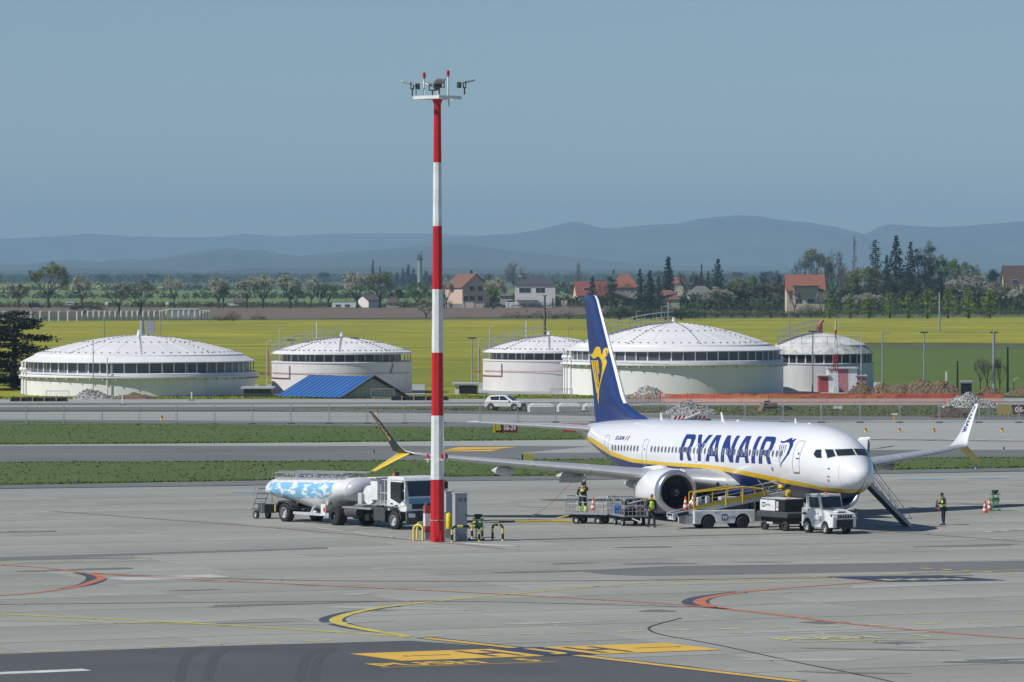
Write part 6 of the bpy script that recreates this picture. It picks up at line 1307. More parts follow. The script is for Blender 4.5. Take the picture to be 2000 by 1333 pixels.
# ------------------------------------------------------------------ piles of gravel and earth
GV = MAT('gravel', (.50, .50, .47), .95, vscale=9, col2=(.30, .30, .29), detail=6, ramp=(.4, .6)); GV2 = MAT('gravel_coarse', (.54, .54, .50), .95, vscale=5, col2=(.30, .30, .285), detail=5, ramp=(.42, .58))
EA = MAT('dug_earth', (.21, .155, .10), .95, vscale=2.5, col2=(.14, .10, .065), detail=6); EA2 = MAT('dark_earth', (.15, .10, .075), .95, vscale=2.5, col2=(.09, .06, .05), detail=6)
def pile(name, label, cat, u0, u1, vt, vb, mat, rough=.12, peaks=None, seed=1, rocks=0, depth=.55):
    s = scl(vb); w = (u1 - u0) / s; h = (vb - vt) / s; p = G((u0 + u1) / 2, vb) + Vector((0, w * depth / 2 * .9, 0)); rr = random.Random(seed)
    c = thing(name, label, cat, p); nx, ny = 56, 26; pk = peaks or [(0, 0, 1, .5)]; vs = []
    for j in range(ny + 1):
        for i in range(nx + 1):
            x, y = i / nx * 2 - 1, j / ny * 2 - 1; z = 0
            for px, py, ph, pw in pk: z = max(z, ph * (1 - sqrt(((x - px) / pw / 2) ** 2 + ((y - py) / 1.0) ** 2)))
            e = min(1, z * 6); z = max(z, -.03) + rr.uniform(-1, 1) * rough * e * .5 + .05 * sin(x * 9 + seed) * e * cos(y * 7)
            vs.append((x * w / 2 + rr.uniform(-.3, .3) * w / nx, y * w * depth / 2, h * z))
    MB().add(vs, [(j * (nx + 1) + i, j * (nx + 1) + i + 1, (j + 1) * (nx + 1) + i + 1, (j + 1) * (nx + 1) + i) for j in range(ny) for i in range(nx)]).build('heap', mat, c, fixn=False)
    if rocks:
        m = MB()
        for _ in range(rocks):
            i = rr.randrange(len(vs)); v = vs[i]
            if v[2] < .03 * h and rr.random() < .9: continue
            r = rr.uniform(.07, .17); o = Vector(v) + Vector((rr.uniform(-.15, .15), rr.uniform(-.15, .15), 0)); q = [o + Vector((rr.uniform(-r, r), rr.uniform(-r, r), rr.uniform(-r, r))) for _ in range(4)]
            m.add(q, [(0, 1, 2), (0, 2, 3), (0, 3, 1), (1, 3, 2)])
        m.build('stones', mat, c, kind='stuff', fixn=False)
    return c
pile('gravel_pile', 'grey gravel pile in front of the leftmost tank', 'gravel pile', 142, 224, 759, 781, GV, .1, [(-.25, 0, 1, .45), (.2, 0, .7, .4)], 1, 900)
pile('earth_pile', 'brown earth pile right of the gravel by the leftmost tank', 'earth pile', 219, 302, 767, 781, EA, .1, [(0, 0, 1, .5), (-.4, 0, .7, .4), (.4, 0, .7, .4)], 2, 80)
pile('gravel_pile', 'grey gravel pile beside the blue-roofed shed', 'gravel pile', 658, 750, 757, 779, GV, .12, [(.1, 0, 1, .45), (-.1, 0, .95, .5)], 3, 900)
pile('gravel_pile', 'grey gravel pile under the pale canopy', 'gravel pile', 1222, 1312, 753, 779, GV, .08, None, 4, 800)
pile('gravel_pile', 'coarse gravel pile in front of the orange netting', 'gravel pile', 1292, 1396, 781, 810, GV2, .14, [(0, 0, 1, .47), (.3, 0, .6, .45)], 5, 1600)
pile('gravel_pile', 'coarse gravel pile near the right edge', 'gravel pile', 1842, 1950, 767, 797, GV2, .14, [(-.05, 0, 1, .5), (.4, 0, .55, .45)], 6, 1600)
pile('earth_pile', 'dark earth pile behind the crowd barriers at right', 'earth pile', 1812, 1900, 794, 818, EA2, .15, [(.1, 0, 1, .5)], 7, 300)
pile('earth_pile', 'long brown earth mound in front of the green field', 'earth pile', 1700, 1888, 741, 774, EA, .12, [(-.75, 0, .72, .3), (-.35, 0, .8, .35), (.1, 0, 1, .4), (.45, 0, .95, .35), (.8, 0, .4, .3)], 8, 250, .3)
pile('earth_pile', 'pointed brown earth pile beside the painted hut', 'earth pile', 1650, 1718, 744, 774, EA, .14, None, 9, 150)
pile('earth_pile', 'low earth mound near the right edge of the field', 'earth pile', 1905, 1965, 756, 772, EA, .2, None, 10, 200); pile('earth_pile', 'low earth mound cut by the right edge', 'earth pile', 1955, 2060, 756, 774, EA, .2, None, 11, 300)
def pipes(u0, u1, vb, label, n=4):
    s = scl(vb); w = (u1 - u0) / s; c = thing('pipe_bundle', label, 'pipe bundle', G((u0 + u1) / 2, vb))
    for j in range(2):
        for k in range(n): MB().cyl((-w / 2 + .1 * j, k * .24 + .12 * j, .12 + .2 * j), (w / 2 - .12 * j, k * .24 + .12 * j, .12 + .2 * j), .115, n=8).build('pipe', M['black'], c, smooth=True)
    for k in range(4): x = -w / 2 + w * (k + .9) / 4.8; MB().box((x, .36, .22), (.14, 1.15, .46)).build('batten', MAT('batten_wood', (.34, .22, .13), .9), c)
pipes(20, 131, 785, 'bundle of black pipes at the left edge'); pipes(764, 876, 783, 'bundle of black pipes behind the mast')

# ------------------------------------------------------------------ temporary fence, barriers, netting
MW = MAT('fence_wire', (.30, .32, .33), .5, metal=.3)
fu = [-24, 51, 125, 199, 272, 345, 419, 493, 568, 643, 717, 790, 864, 938, 1011, 1085, 1159, 1232, 1306, 1381, 1455, 1529, 1604, 1680, 1757, 1835, 1912, 1990, 2066]
fv = lambda u: np.interp(u, [0, 716, 1100, 2000], [832, 829, 826.5, 827])
for i in range(len(fu) - 1):
    p, q = G(fu[i], fv(fu[i])), G(fu[i + 1], fv(fu[i + 1])); L = (q - p).length; hh = 40.5 / scl(829)
    um = (fu[i] + fu[i + 1]) / 2
    lms = ((0, 500, 'in front of the leftmost tank'), (500, 790, 'in front of the blue-roofed shed and its tank'), (790, 950, 'between the mast and the white car'), (950, 1160, 'in front of the concrete blocks'), (1160, 1420, 'in front of the coarse gravel pile'), (1420, 1700, 'in front of the rusty bucket and netting'), (1700, 1880, 'in front of the long earth mound'), (1880, 2100, 'in front of the right gravel pile'), (-100, 0, 'cut by the left edge'))
    lmk = [l for l in lms if l[0] <= um < l[1]][0]; kth = sum(1 for j in range(i) if lmk[0] <= (fu[j] + fu[j + 1]) / 2 < lmk[1]); tot = sum(1 for j in range(len(fu) - 1) if lmk[0] <= (fu[j] + fu[j + 1]) / 2 < lmk[1])
    place = ('first', 'second', 'third', 'fourth', 'fifth', 'sixth', 'seventh')[kth] + ' wire fence panel from the left ' + lmk[2]
    c = thing('fence_panel', place, 'fence panel', p, atan2((q - p).y, (q - p).x), 'temporary fence panels beyond the taxiway')
    MB().tube([(.06, 0, .12), (.06, 0, hh), (L - .06, 0, hh), (L - .06, 0, .12), (.06, 0, .12)], .028, 6).build('frame', M['galv'], c)
    m = MB()
    for k in range(1, 24): x = .06 + (L - .12) * k / 24; m.add([(x - .006, 0, .12), (x + .006, 0, .12), (x + .006, 0, hh), (x - .006, 0, hh)], [(0, 1, 2, 3)])
    for k in range(1, 6): z = .12 + (hh - .12) * k / 6; m.add([(.06, 0, z - .006), (L - .06, 0, z - .006), (L - .06, 0, z + .006), (.06, 0, z + .006)], [(0, 1, 2, 3)])
    m.build('wire_mesh', MW, c, fixn=False, kind='stuff')
    MB().box((0, -.05, .07), (.65, .26, .14)).build('foot_block', M['dgrey'], c, bevel=.03); MB().box((0, -.03, hh * .8), (.1, .06, .06)).build('clamp', M['lgrey'], c)
def crowd(u0, u1, vt, vb, label):
    s = scl(vb); w = (u1 - u0) / s; h = (vb - vt) / s; c = thing('crowd_barrier', label, 'crowd barrier', G((u0 + u1) / 2, vb), 0, 'steel crowd barriers')
    MB().tube([(-w / 2, 0, .15), (-w / 2, 0, h), (w / 2, 0, h), (w / 2, 0, .15), (-w / 2, 0, .2)], .03).build('frame', M['galv'], c)
    for k in range(1, 14): x = -w / 2 + w * k / 14; MB().cyl((x, 0, .2), (x, 0, h), .012, n=5).build('bar', M['galv'], c)
    for x in (-w * .36, w * .36): MB().tube([(x, -.25, 0), (x, 0, .2), (x, .25, 0)], .025).build('foot', M['galv'], c)
crowd(1868, 1930, 797, 817, 'steel crowd barrier in front of the dark earth pile'); crowd(1932, 1977, 797, 817, 'steel crowd barrier in front of the yellow box at right')
crowd(1076, 1118, 760, 779, 'steel crowd barrier just left of the tail fin'); crowd(90, 135, 764, 778, 'steel crowd barrier by the leftmost tank'); crowd(725, 770, 760, 780, 'steel crowd barrier behind the right gravel of the blue shed')
crowd(1255, 1300, 791, 806, 'steel crowd barrier lying by the coarse gravel pile')
NT = bpy.data.materials.new('orange_netting'); NT.use_nodes = True; b = NT.node_tree.nodes['Principled BSDF']; b.inputs['Base Color'].default_value = (.75, .20, .13, 1); b.inputs['Alpha'].default_value = .40; b.inputs['Roughness'].default_value = .8
NT2 = MAT('orange_netting_dense', (.62, .16, .07), .8, vscale=2, col2=(.45, .12, .08))
def netting(pts, h, mat, label, seed):
    c = thing('netting_fence', label, 'netting fence', G(*pts[0])); o = G(*pts[0]); rr = random.Random(seed); vs = []; Q = []
    for (a, b_) in zip(pts, pts[1:]):
        for t in np.linspace(0, 1, 24, endpoint=False): Q.append(G(a[0] + (b_[0] - a[0]) * t, a[1] + (b_[1] - a[1]) * t) - o)
    Q.append(G(*pts[-1]) - o)
    for i, q in enumerate(Q): hh = h * (1 + .06 * sin(i * 1.1) - .1 * rr.random()); vs += [q + Vector((0, rr.uniform(-.04, .04), .04)), q + Vector((0, rr.uniform(-.04, .04), hh))]
    MB().add(vs, [(2 * i, 2 * i + 2, 2 * i + 3, 2 * i + 1) for i in range(len(Q) - 1)]).build('net', mat, c, fixn=False)
    for q in Q[::6]: MB().cyl(q, q + Vector((0, 0, h + .15)), .025, n=5).build('stake', M['orange'], c)
netting([(1195, 792), (1290, 787), (1500, 790), (1960, 790)], 1.0, NT, 'long see-through orange safety netting beyond the taxiway', 1)
netting([(1290, 777.5), (1500, 776.5), (1955, 777)], .42, NT2, 'dense orange netting along the far edge of the road', 2)
for u0, u1, vb, lab in ((1305, 1428, 779, 'stack of red barrier boards at left of the netting'), (1744, 1866, 779, 'stack of red barrier boards at right of the netting')):
    s = scl(vb); w = (u1 - u0) / s; c = thing('board_stack', lab, 'barrier boards', G((u0 + u1) / 2, vb))
    for k in range(3): MB().box((.1 * k, .1, .08 + k * .15), (w - .2 * k, .8, .12)).build('board', MAT('board_red', (.42, .07, .05), .6, var=.3, vscale=4), c)
    for k in range(3): MB().box((-w * .25 + k * w * .2, -.32, .26), (.12, .06, .5)).build('stake', M['orange'], c)
c = thing('site_box', 'black box cabinet on legs with a grey lid beside the right gravel pile', 'site box', G(1887, 777)); MB().box((0, 0, .95), (1.1, .8, 1.3)).build('body', M['black'], c); MB().box((0, -.05, 1.68), (1.3, .9, .18), rx=.12).build('lid', M['grey'], c); MB().box((0, 0, .2), (.9, .5, .4)).build('legs', M['dgrey'], c)
c = thing('white_marker', 'small white upright marker on the earth mound', 'marker', G(1848, 752)); MB().box((0, 0, 1.0), (.24, .1, 1.1)).box((0, 0, .3), (.08, .08, .6)).build('plate', M['white'], c)
for u, v, h, lab in ((239, 792, 19, 'white guide post standing on a dark foot at far left'), (374, 783, 17, 'white guide post on a dark foot, right of the leftmost gravel'), (1256, 788, 17, 'white guide post leaning by the pale canopy')):
    c = thing('guide_post', lab, 'guide post', G(u, v)); s = scl(v); MB().box((0, 0, h / s / 2), (.14, .1, h / s), ry=.08 if u > 1000 else 0).build('post', M['white'], c); MB().lathe([(0, .12), (.3, .1), (.42, 0)], n=14).build('foot', M['dgrey'], c)
# concrete blocks, bucket, striped barrier
for u0, u1, vt, vb, lab in ((1030, 1083, 788, 806, 'left concrete block of the three beside the white car'), (1087, 1135, 787.5, 805, 'middle concrete block of the three beside the white car'), (1137, 1185, 788, 804.5, 'right concrete block of the three, partly behind the tail fin')):
    s = scl(vb); w = (u1 - u0) / s; h = (vb - vt) / s; c = thing('concrete_block', lab, 'concrete block', G((u0 + u1) / 2, vb) + Vector((0, .7, 0)), .18, 'concrete blocks')
    m = MB(); d = .7; a = w * .46; b2 = a * .68
    m.add([(-a, -d, 0), (a, -d, 0), (a, d, 0), (-a, d, 0), (-a, -d, h * .62), (a, -d, h * .62), (a, d, h * .62), (-a, d, h * .62), (-b2, -d * .5, h), (b2, -d * .5, h), (b2, d * .5, h), (-b2, d * .5, h)], [(0, 1, 5, 4), (1, 2, 6, 5), (2, 3, 7, 6), (3, 0, 4, 7), (4, 5, 9, 8), (5, 6, 10, 9), (6, 7, 11, 10), (7, 4, 8, 11), (8, 9, 10, 11)]).build('body', MAT('block_concrete', (.55, .55, .52), .85, var=.12, vscale=2), c)
c = thing('digger_bucket', 'rusty excavator bucket lying on the grass', 'excavator bucket', G(1502, 803), .3); s = scl(803)
MB().loft([[(x, .6 * cos(a), .42 + .42 * sin(a)) for a in np.linspace(-.6, 3.6, 10)] for x in (-.6, .7)], closed=True).build('shell', MAT('bucket_rust', (.13, .10, .075), .8, var=.5, vscale=6), c); MB().box((-.2, 0, .85), (.5, .3, .25)).build('hinge', M['dgrey'], c)
MB().prism([(-1.0, 0), (-.6, .05), (-.62, .85), (-.75, .5)], -.55, .55).build('lip', EA, c)
c = thing('black_bag', 'low black bag lying on the grass right of the bucket', 'bag', G(1536, 801)); MB().lathe([(.6, 0), (.62, .12), (.45, .3), (.2, .36), (0, .37)], n=12).build('sack', M['black'], c, smooth=True)
c = thing('striped_barrier', 'red and white striped plank barrier behind the fuselage', 'barrier', G(1344, 831)); s = scl(831)
for k in range(8): MB().add([((-31 + k * 8) / s, 0, .25), ((-27 + k * 8) / s, 0, .25), ((-21 + k * 8) / s, 0, .85), ((-25 + k * 8) / s, 0, .85)], [(0, 1, 2, 3)]).build('stripe', M['red'], c, fixn=False)
MB().box((0, .03, .55), (66 / s, .04, .62)).build('plank', M['white'], c); MB().cyl((-8 / s, -.1, .5), (24 / s, -.1, 1.1), .12).build('bar', M['lgrey'], c)
# airfield signs
def sign(u0, u1, vt, vb, panels, label, rz=0):
    s = scl(vb); w = (u1 - u0) / s; h = (vb - vt) / s; c = thing('airfield_sign', label, 'airfield sign', G((u0 + u1) / 2, vb), rz)
    for x0, x1, col, txt, tcol in panels:
        MB().box(((x0 + x1) / 2 * w - w / 2, 0, h / 2 + .05), ((x1 - x0) * w, .16, h - .16)).build('panel', col, c)
        if txt: lettering(txt, (x0 * w - w / 2 + (x1 - x0) * w * .12, -.09, h * .5 + .05 - h * .24), ((x1 - x0) * w * .76, 0, 0), (0, 0, h * .48), tcol, c, 'sign_letters', .03)
    for x in (-.3, 0, .3): MB().box((x * w, 0, .06), (.1, .2, .14)).build('foot', M['yellow'], c)
sr = MAT('sign_red', (.50, .02, .02), .5); syl = MAT('sign_yellow_letters', (.7, .6, .05), .5)
sign(963, 1011, 825, 848, ((0, .1, M['yellow'], None, None), (.1, .36, M['black'], 'B', syl), (.36, 1, MAT('sign_dark_red', (.20, .015, .015), .5), '06-24', M['white'])), 'black and red sign lettered B 06-24, behind the tailplane', .05)
sign(1100, 1166, 827, 847, ((0, 1, sr, '06-24', M['white']),), 'bright red sign lettered 06-24, half hidden by the tail')
sign(1947, 1975, 791, 812, ((0, 1, MAT('box_olive', (.45, .36, .03), .6), None, None),), 'yellow framed box sign near the right edge'); sign(1976, 2025, 790, 812, ((0, 1, MAT('sign_maroon', (.16, .012, .018), .5), '06-24', M['white']),), 'maroon sign lettered 06-24 at the right edge')
sign(1019, 1041, 887, 904, ((0, .14, M['black'], None, None), (.14, 1, MAT('sign_olive', (.42, .36, .04), .6), None, None)), 'blank yellow sign on the near grass strip')
# edge lights and marker posts
def stub(u, v, h, kind, label):
    s = scl(v); H_ = h / s; c = thing('edge_light', label, 'edge light', G(u, v), 0, 'small edge lights and markers beside the taxiways')
    if kind == 'by': MB().cyl((0, 0, 0), (0, 0, H_ * .5), .06).build('base', M['yellow'], c); MB().cyl((0, 0, H_ * .5), (0, 0, H_), .07).build('lamp', MAT('marker_blue', (.03, .12, .45), .5), c)
    elif kind == 'yr': MB().cyl((0, 0, 0), (0, 0, H_ * .5), .16, .1).build('base', M['yellow'], c); MB().cyl((0, 0, H_ * .45), (0, 0, H_), .09).build('lamp', MAT('marker_amber', (.35, .10, .03), .5), c); MB().box((0, 0, .02), (.5, .3, .04)).build('plate', M['yellow'], c)
    else: MB().cyl((0, 0, 0), (0, 0, H_ * .7), .07).build('post', M['yellow'], c); MB().box((0, 0, H_ * .85), (.55, .12, .14)).build('lamps', M['white'], c)
for u, v, h, k, lab in ((730, 891, 12, 'by', 'blue and yellow edge light behind the yellow winglet'), (1941, 862, 2, 'x', ''), (1960.5, 884, 11, 'by', 'blue and yellow edge light on the right taxiway'), (1906, 919, 12, 'by', 'blue and yellow edge light on the near grass at right'), (941, 865, 9, 'by', 'blue and yellow edge light on the grass island'),
    (153, 944, 7, 'by', 'blue edge light on the near grass at far left'), (799, 929, 8, 'by', 'blue edge light behind the fuel truck cab'), (417, 870, 9, 'by', 'blue edge light on the grass island at left'), (1691, 845, 8, 'yr', 'amber edge light nearest the aircraft nose'), (1757, 845, 8, 'yr', 'second amber edge light right of the nose'),
    (1824, 845, 8, 'yr', 'third amber edge light right of the nose'), (1889, 845, 8, 'yr', 'amber edge light beside the far winglet'), (1957, 844, 8, 'yr', 'amber edge light right of the far winglet'), (316, 821, 9, 'yr', 'amber edge light beyond the fence at left'), (736, 809, 8, 'yr', 'amber edge light beyond the fence, left of the mast'), (1459, 818, 9, 'by', 'blue edge light beyond the fence above the fuselage'),
    (1747, 822, 15, 'w', 'yellow stalk with two white lamps by the fence')):
    if lab: stub(u, v, h, k, lab)
for u0, u1, v0, v1, lab in ((1628, 1635, 793, 798, 'small white box on the grass beyond the fence'), (1636, 1645, 793, 798, 'small pale box right of the white one on the grass')):
    s = scl(800); MB().box((0, 0, .15), ((u1 - u0) / s, .3, .28)).build('small_box', M['white'], None, loc=G((u0 + u1) / 2, 799)); tag(bpy.context.scene.objects[-1] if False else [o for o in bpy.data.objects if o.name.startswith('small_box')][-1], lab, 'box')

# ------------------------------------------------------------------ cars
def car(loc, rz, label, paint, L=3.9, van=False, grp=None):
    c = thing('parked_car' if not van else 'van', label, 'car' if not van else 'van', loc, rz, grp); k = L / 3.9
    wl, wr = 1.2, -1.25
    arch = lambda x: [(x + .36 * cos(a), .3 + .36 * sin(a)) for a in np.linspace(pi - .1, .1, 7)]
    lower = [(-1.9, .3)] + arch(wr) + arch(wl) + [(1.85, .28), (1.95, .5), (1.9, .74), (1.6, .86), (1.0, .94), (-1.75, .98), (-1.93, .85)]
    MB().prism([(x * k, z) for x, z in lower], -.84, .84).build('body', paint, c, bevel=.06)
    top = [(-1.80, .96), (-1.62, 1.30), (-1.3, 1.45), (-.2, 1.50), (.25, 1.42), (1.02, .94)] if not van else [(-1.85, .96), (-1.82, 1.75), (-1.6, 1.82), (.2, 1.82), (.5, 1.72), (1.2, .96)]
    ro = MB(); vs = []
    for y, sc_ in ((-.80, 0), (.80, 0)):
        for x, z in top: vs.append((x * k, y * (1 - .16 * (z - .95) / .55 * (0.6 if van else 1)), z))
    n_ = len(top); ro.add(vs, [(i, i + 1, n_ + i + 1, n_ + i) for i in range(n_ - 1)] + [tuple(range(n_))[::-1], tuple(range(n_, 2 * n_))]).build('cabin', paint, c, bevel=.04)
    for s in (-1, 1):
        yy = lambda z: s * (.80 * (1 - .16 * (z - .95) / .55 * (0.6 if van else 1)) + .012)
        for w_ in (([(-1.25, 1.0), (-1.35, 1.32), (-.42, 1.38), (-.40, 1.0)], [(-.32, 1.0), (-.34, 1.39), (.1, 1.38), (.62, 1.0)]) if not van else ([(-1.6, 1.1), (-1.6, 1.6), (-.5, 1.6), (-.5, 1.1)], [(-.4, 1.05), (-.4, 1.6), (.3, 1.6), (.85, 1.05)])):
            MB().add([(x * k, yy(z), z) for x, z in w_], [tuple(range(len(w_)))]).build('side_window', M['glass'], c, fixn=False)
        for x in (wl, wr): tyre(x * k, s * .74, .31, .2, c)
        MB().box((.62 * k, s * .9, .98), (.14, .16, .12)).build('mirror', paint, c, bevel=.02)
        MB().box((1.84 * k, s * .62, .68), (.16, .3, .13)).build('headlight', M['lgrey'], c, bevel=.03)
        MB().box((-1.9 * k, s * .7, .82), (.08, .18, .22)).build('tail_lamp', M['redlens'], c)
    a, b_ = (top[-1], top[-2]); MB().add([((a[0] - .08) * k + .02, -.66, a[1] + .05), ((a[0] - .08) * k + .02, .66, a[1] + .05), ((b_[0] + .06) * k + .03, .58, b_[1] - .02), ((b_[0] + .06) * k + .03, -.58, b_[1] - .02)], [(0, 1, 2, 3)]).build('windscreen', M['glass'], c, fixn=False)
    MB().box((1.93 * k, 0, .52), (.05, 1.1, .22)).build('grille', M['black'], c, bevel=.02)
    return c
car(G(987, 802) + Vector((0, .6, 0)), radians(-18), 'small white hatchback beside the concrete blocks', M['white'], 3.8)
car(G(455, 600), radians(-12), 'distant white car with a pale roof on the road left of centre', M['white'], 4.6)
car(G(134, 600), radians(180), 'small white van on the distant road at far left', M['white'], 4.4, True)
car(G(71, 602), 0, 'dark lorry-like van on the distant road at far left', M['black'], 5.8, True)
car(G(976, 601), radians(8), 'dark car parked between the two largest houses', MAT('car_grey', (.07, .08, .1), .3), 4.6)

# ------------------------------------------------------------------ houses and other far buildings
RT = lambda n, c: MAT(n, c, .85, vscale=3, var=.22)
HR = dict(brown=RT('roof_brown', (.20, .10, .07)), slate=RT('roof_slate', (.07, .07, .08)), red=RT('roof_red', (.24, .07, .055)), orange=RT('roof_orange', (.27, .105, .065)), grey=RT('roof_grey', (.16, .16, .16)), choc=RT('roof_chocolate', (.09, .06, .05)), purple=RT('roof_purple', (.10, .07, .08)))
HWm = dict(salmon=MAT('render_salmon', (.62, .46, .36), .9, var=.05), white=MAT('render_white', (.70, .68, .65), .9, var=.05), cream=MAT('render_cream', (.58, .48, .38), .9, var=.06), yellow=MAT('render_yellow', (.60, .52, .25), .9, var=.05), beige=MAT('render_beige', (.45, .42, .37), .9, var=.06))
def house(label, u0, u1, vb, vev, vri, roof, wall, gable_front=False, hip=False, wins=(), depth=9, rz=0.0, chim=None, over=.5, cat='house', name='house'):
    s = scl(vb); w = (u1 - u0) / s - 2 * over; he = (vb - vev) / s; hr = (vb - vri) / s; c = thing(name, label, cat, G((u0 + u1) / 2, vb) + Vector((0, depth / 2, 0)), rz)
    d = depth; o = over
    MB().box((0, 0, he / 2), (w, d, he)).build('wall', wall, c)
    if gable_front:
        MB().add([(-w / 2, -d / 2, he - .01), (w / 2, -d / 2, he - .01), (0, -d / 2, hr - .15), (-w / 2, d / 2, he - .01), (w / 2, d / 2, he - .01), (0, d / 2, hr - .15)], [(0, 1, 2), (3, 5, 4), (0, 2, 5, 3), (1, 4, 5, 2)]).build('gable', wall, c, fixn=False)
        for sg in (-1, 1):
            k = (hr - he) / (w / 2); ze = he - k * o
            MB().loft([[(sg * (w / 2 + o), y, ze), (0, y, hr), (0, y, hr + .22), (sg * (w / 2 + o), y, ze + .22)] for y in (-d / 2 - o, d / 2 + o)]).build('roof', roof, c)
    elif hip:
        r = w * .18
        MB().add([(-w / 2 - o, -d / 2 - o, he), (w / 2 + o, -d / 2 - o, he), (w / 2 + o, d / 2 + o, he), (-w / 2 - o, d / 2 + o, he), (-r, 0, hr), (r, 0, hr)], [(0, 1, 5, 4), (1, 2, 5), (2, 3, 4, 5), (3, 0, 4), (3, 2, 1, 0)]).build('roof', roof, c, fixn=False)
    else:
        MB().add([(-w / 2, -d / 2, he - .01), (-w / 2, d / 2, he - .01), (-w / 2, 0, hr - .15), (w / 2, -d / 2, he - .01), (w / 2, d / 2, he - .01), (w / 2, 0, hr - .15)], [(0, 1, 2), (3, 5, 4)]).build('gable', wall, c, fixn=False)
        for sg in (-1, 1):
            k = (hr - he) / (d / 2); ze = he - k * o
            MB().loft([[(x, sg * (d / 2 + o), ze), (x, 0, hr), (x, 0, hr + .22), (x, sg * (d / 2 + o), ze + .22)] for x in (-w / 2 - o, w / 2 + o)]).build('roof', roof, c)
    for (x, z, ww, hh) in wins:      # photo pixels relative to the left bottom corner
        X = (x - (u1 - u0) / 2) / s; Z = z / s
        f = MB().box((X, -d / 2 - .02, Z), (ww / s + .2, .12, hh / s + .2)).build('window', M['white'] if wall is not HWm['salmon'] else HWm['salmon'], c)
        MB().box((X, -d / 2 - .07, Z), (ww / s, .1, hh / s)).build('pane', M['glass'], f)
        MB().box((X, -d / 2 - .13, Z), (.07, .03, hh / s)).build('mullion', M['lgrey'], f)
    if chim: x, z = chim; MB().box(((x - (u1 - u0) / 2) / s, .5, z / s), (.9, .8, 1.8)).build('chimney', HR['brown'] if not isinstance(wall, str) else wall, c)
    return c
h1 = house('salmon gabled house with a brown roof, right of the mast', 881, 943, 601, 561, 536, HR['brown'], HWm['salmon'], True, wins=[(23, 37, 9, 9), (40, 37, 9, 9), (10, 18, 9, 9), (23, 18, 9, 9), (40, 18, 9, 9)], depth=18, chim=(40, 68), rz=.38)
MB().loft([[(5.2, -3, 8.0), (7.5, -3, 8.0), (7.5, 4, 8.0), (5.2, 4, 8.0)], [(5.2, -3, 9.6), (7.5, -3, 9.2), (7.5, 4, 9.2), (5.2, 4, 9.6)]]).build('dormer', HWm['salmon'], h1)
h2 = house('white two-storey house with a dark hipped roof', 1003, 1087, 601, 556, 540, HR['slate'], HWm['white'], hip=True, wins=[(22, 34, 22, 9), (52, 34, 17, 9), (18, 11, 12, 9), (50, 12, 14, 12)], depth=14, chim=(20, 62))
MB().box((-3.2, -7.8, 2.9), (8, 1.8, .25)).box((-3.2, -8.6, 3.5), (8, .15, 1.1)).build('balcony', HWm['white'], h2); MB().box((0, -7.25, 2), (12.5, .1, 3.9)).build('lower_wall', M['white'], h2)
MB().lathe([(.0, 0), (.9, .5), (1.0, .8)], (-5.0, -2, 11.0), 12).build('dish', M['white'], h2)
house('low beige garage left of the white hipped house', 974, 1004, 600, 578, 576, HR['grey'], HWm['beige'], hip=True, depth=8, wins=[(20, 7, 12, 12)])
house('long house with a dark red roof left of the tail fin', 1121, 1186, 597, 577, 551, HR['red'], HWm['cream'], wins=[(20, 32, 9, 5), (52, 14, 6, 9)], depth=14, rz=.12)
house('orange-roofed house seen over the bushes', 1194, 1248, 598, 562, 536, HR['orange'], HWm['beige'], hip=True, depth=12, chim=(5, 66))
house('low brown-roofed bungalow among dark conifers', 1274, 1330, 604, 585, 567, HR['brown'], HWm['beige'], hip=True, depth=10)
house('grey-roofed bungalow behind the white blossom tree', 1342, 1397, 604, 576, 559, HR['grey'], HWm['beige'], hip=True, depth=12, wins=[(22, 15, 10, 10)])
house('small orange-roofed house behind the conifers', 1310, 1336, 580, 553, 543, HR['orange'], HWm['cream'], depth=9)
h7 = house('cream house with an orange tiled roof, in front of the dark tree group', 1534, 1613, 612, 567, 538, HR['orange'], HWm['cream'], wins=[(26, 49, 14, 7), (50, 49, 14, 7), (26, 24, 12, 8), (50, 24, 12, 8)], depth=12, chim=(40, 75))
MB().box((0, -7.2, 8.7), (9, 2.0, .3)).build('dormer_roof', HR['slate'], h7); MB().box((0, -6.3, 7.5), (8, 1.0, 2.4)).build('dormer_wall', HWm['cream'], h7)
house('dark-roofed house hidden behind the olive tree', 1712, 1748, 600, 560, 548, HR['slate'], HWm['beige'], wins=[(22, 25, 8, 14)], depth=9)
house('house with a steep chocolate brown roof at the right edge', 1960, 2040, 600, 556, 520, HR['choc'], HWm['yellow'], depth=12, wins=[(22, 50, 11, 6)])
house('small white garden house with a red roof behind the hedge at right', 1823, 1840, 600, 580, 575, HR['red'], HWm['white'], hip=True, depth=4)
house('long low white building under the far trees', 648, 696, 601, 590, 589, HR['grey'], M['white'], hip=True, depth=8, wins=[(12, 4, 9, 4), (30, 4, 9, 4)], over=.1)
house('pale gabled house with a purple-grey roof under the blossom trees', 703, 737, 601, 587, 577, HR['purple'], HWm['white'], depth=10, rz=.5)
house('small house with a brown roof right of the purple-grey one', 752, 782, 601, 592, 581, HR['purple'], HWm['cream'], hip=True, depth=8)
house('tiny cream house among the far trees', 582, 598, 600, 592, 589, HR['grey'], HWm['cream'], hip=True, depth=6); house('low purple-roofed house between far blossom trees', 455, 475, 600, 592, 586, HR['purple'], HWm['beige'], depth=8)
house('small orange-roofed house left of the dark house in the tree group', 1480 + 232, 1480 + 246, 590, 553, 541, HR['orange'], HWm['cream'], depth=6)
tw = thing('water_tower', 'slim grey concrete tower with aerials rising over far trees', 'tower', G(820, 566)); s = scl(566)
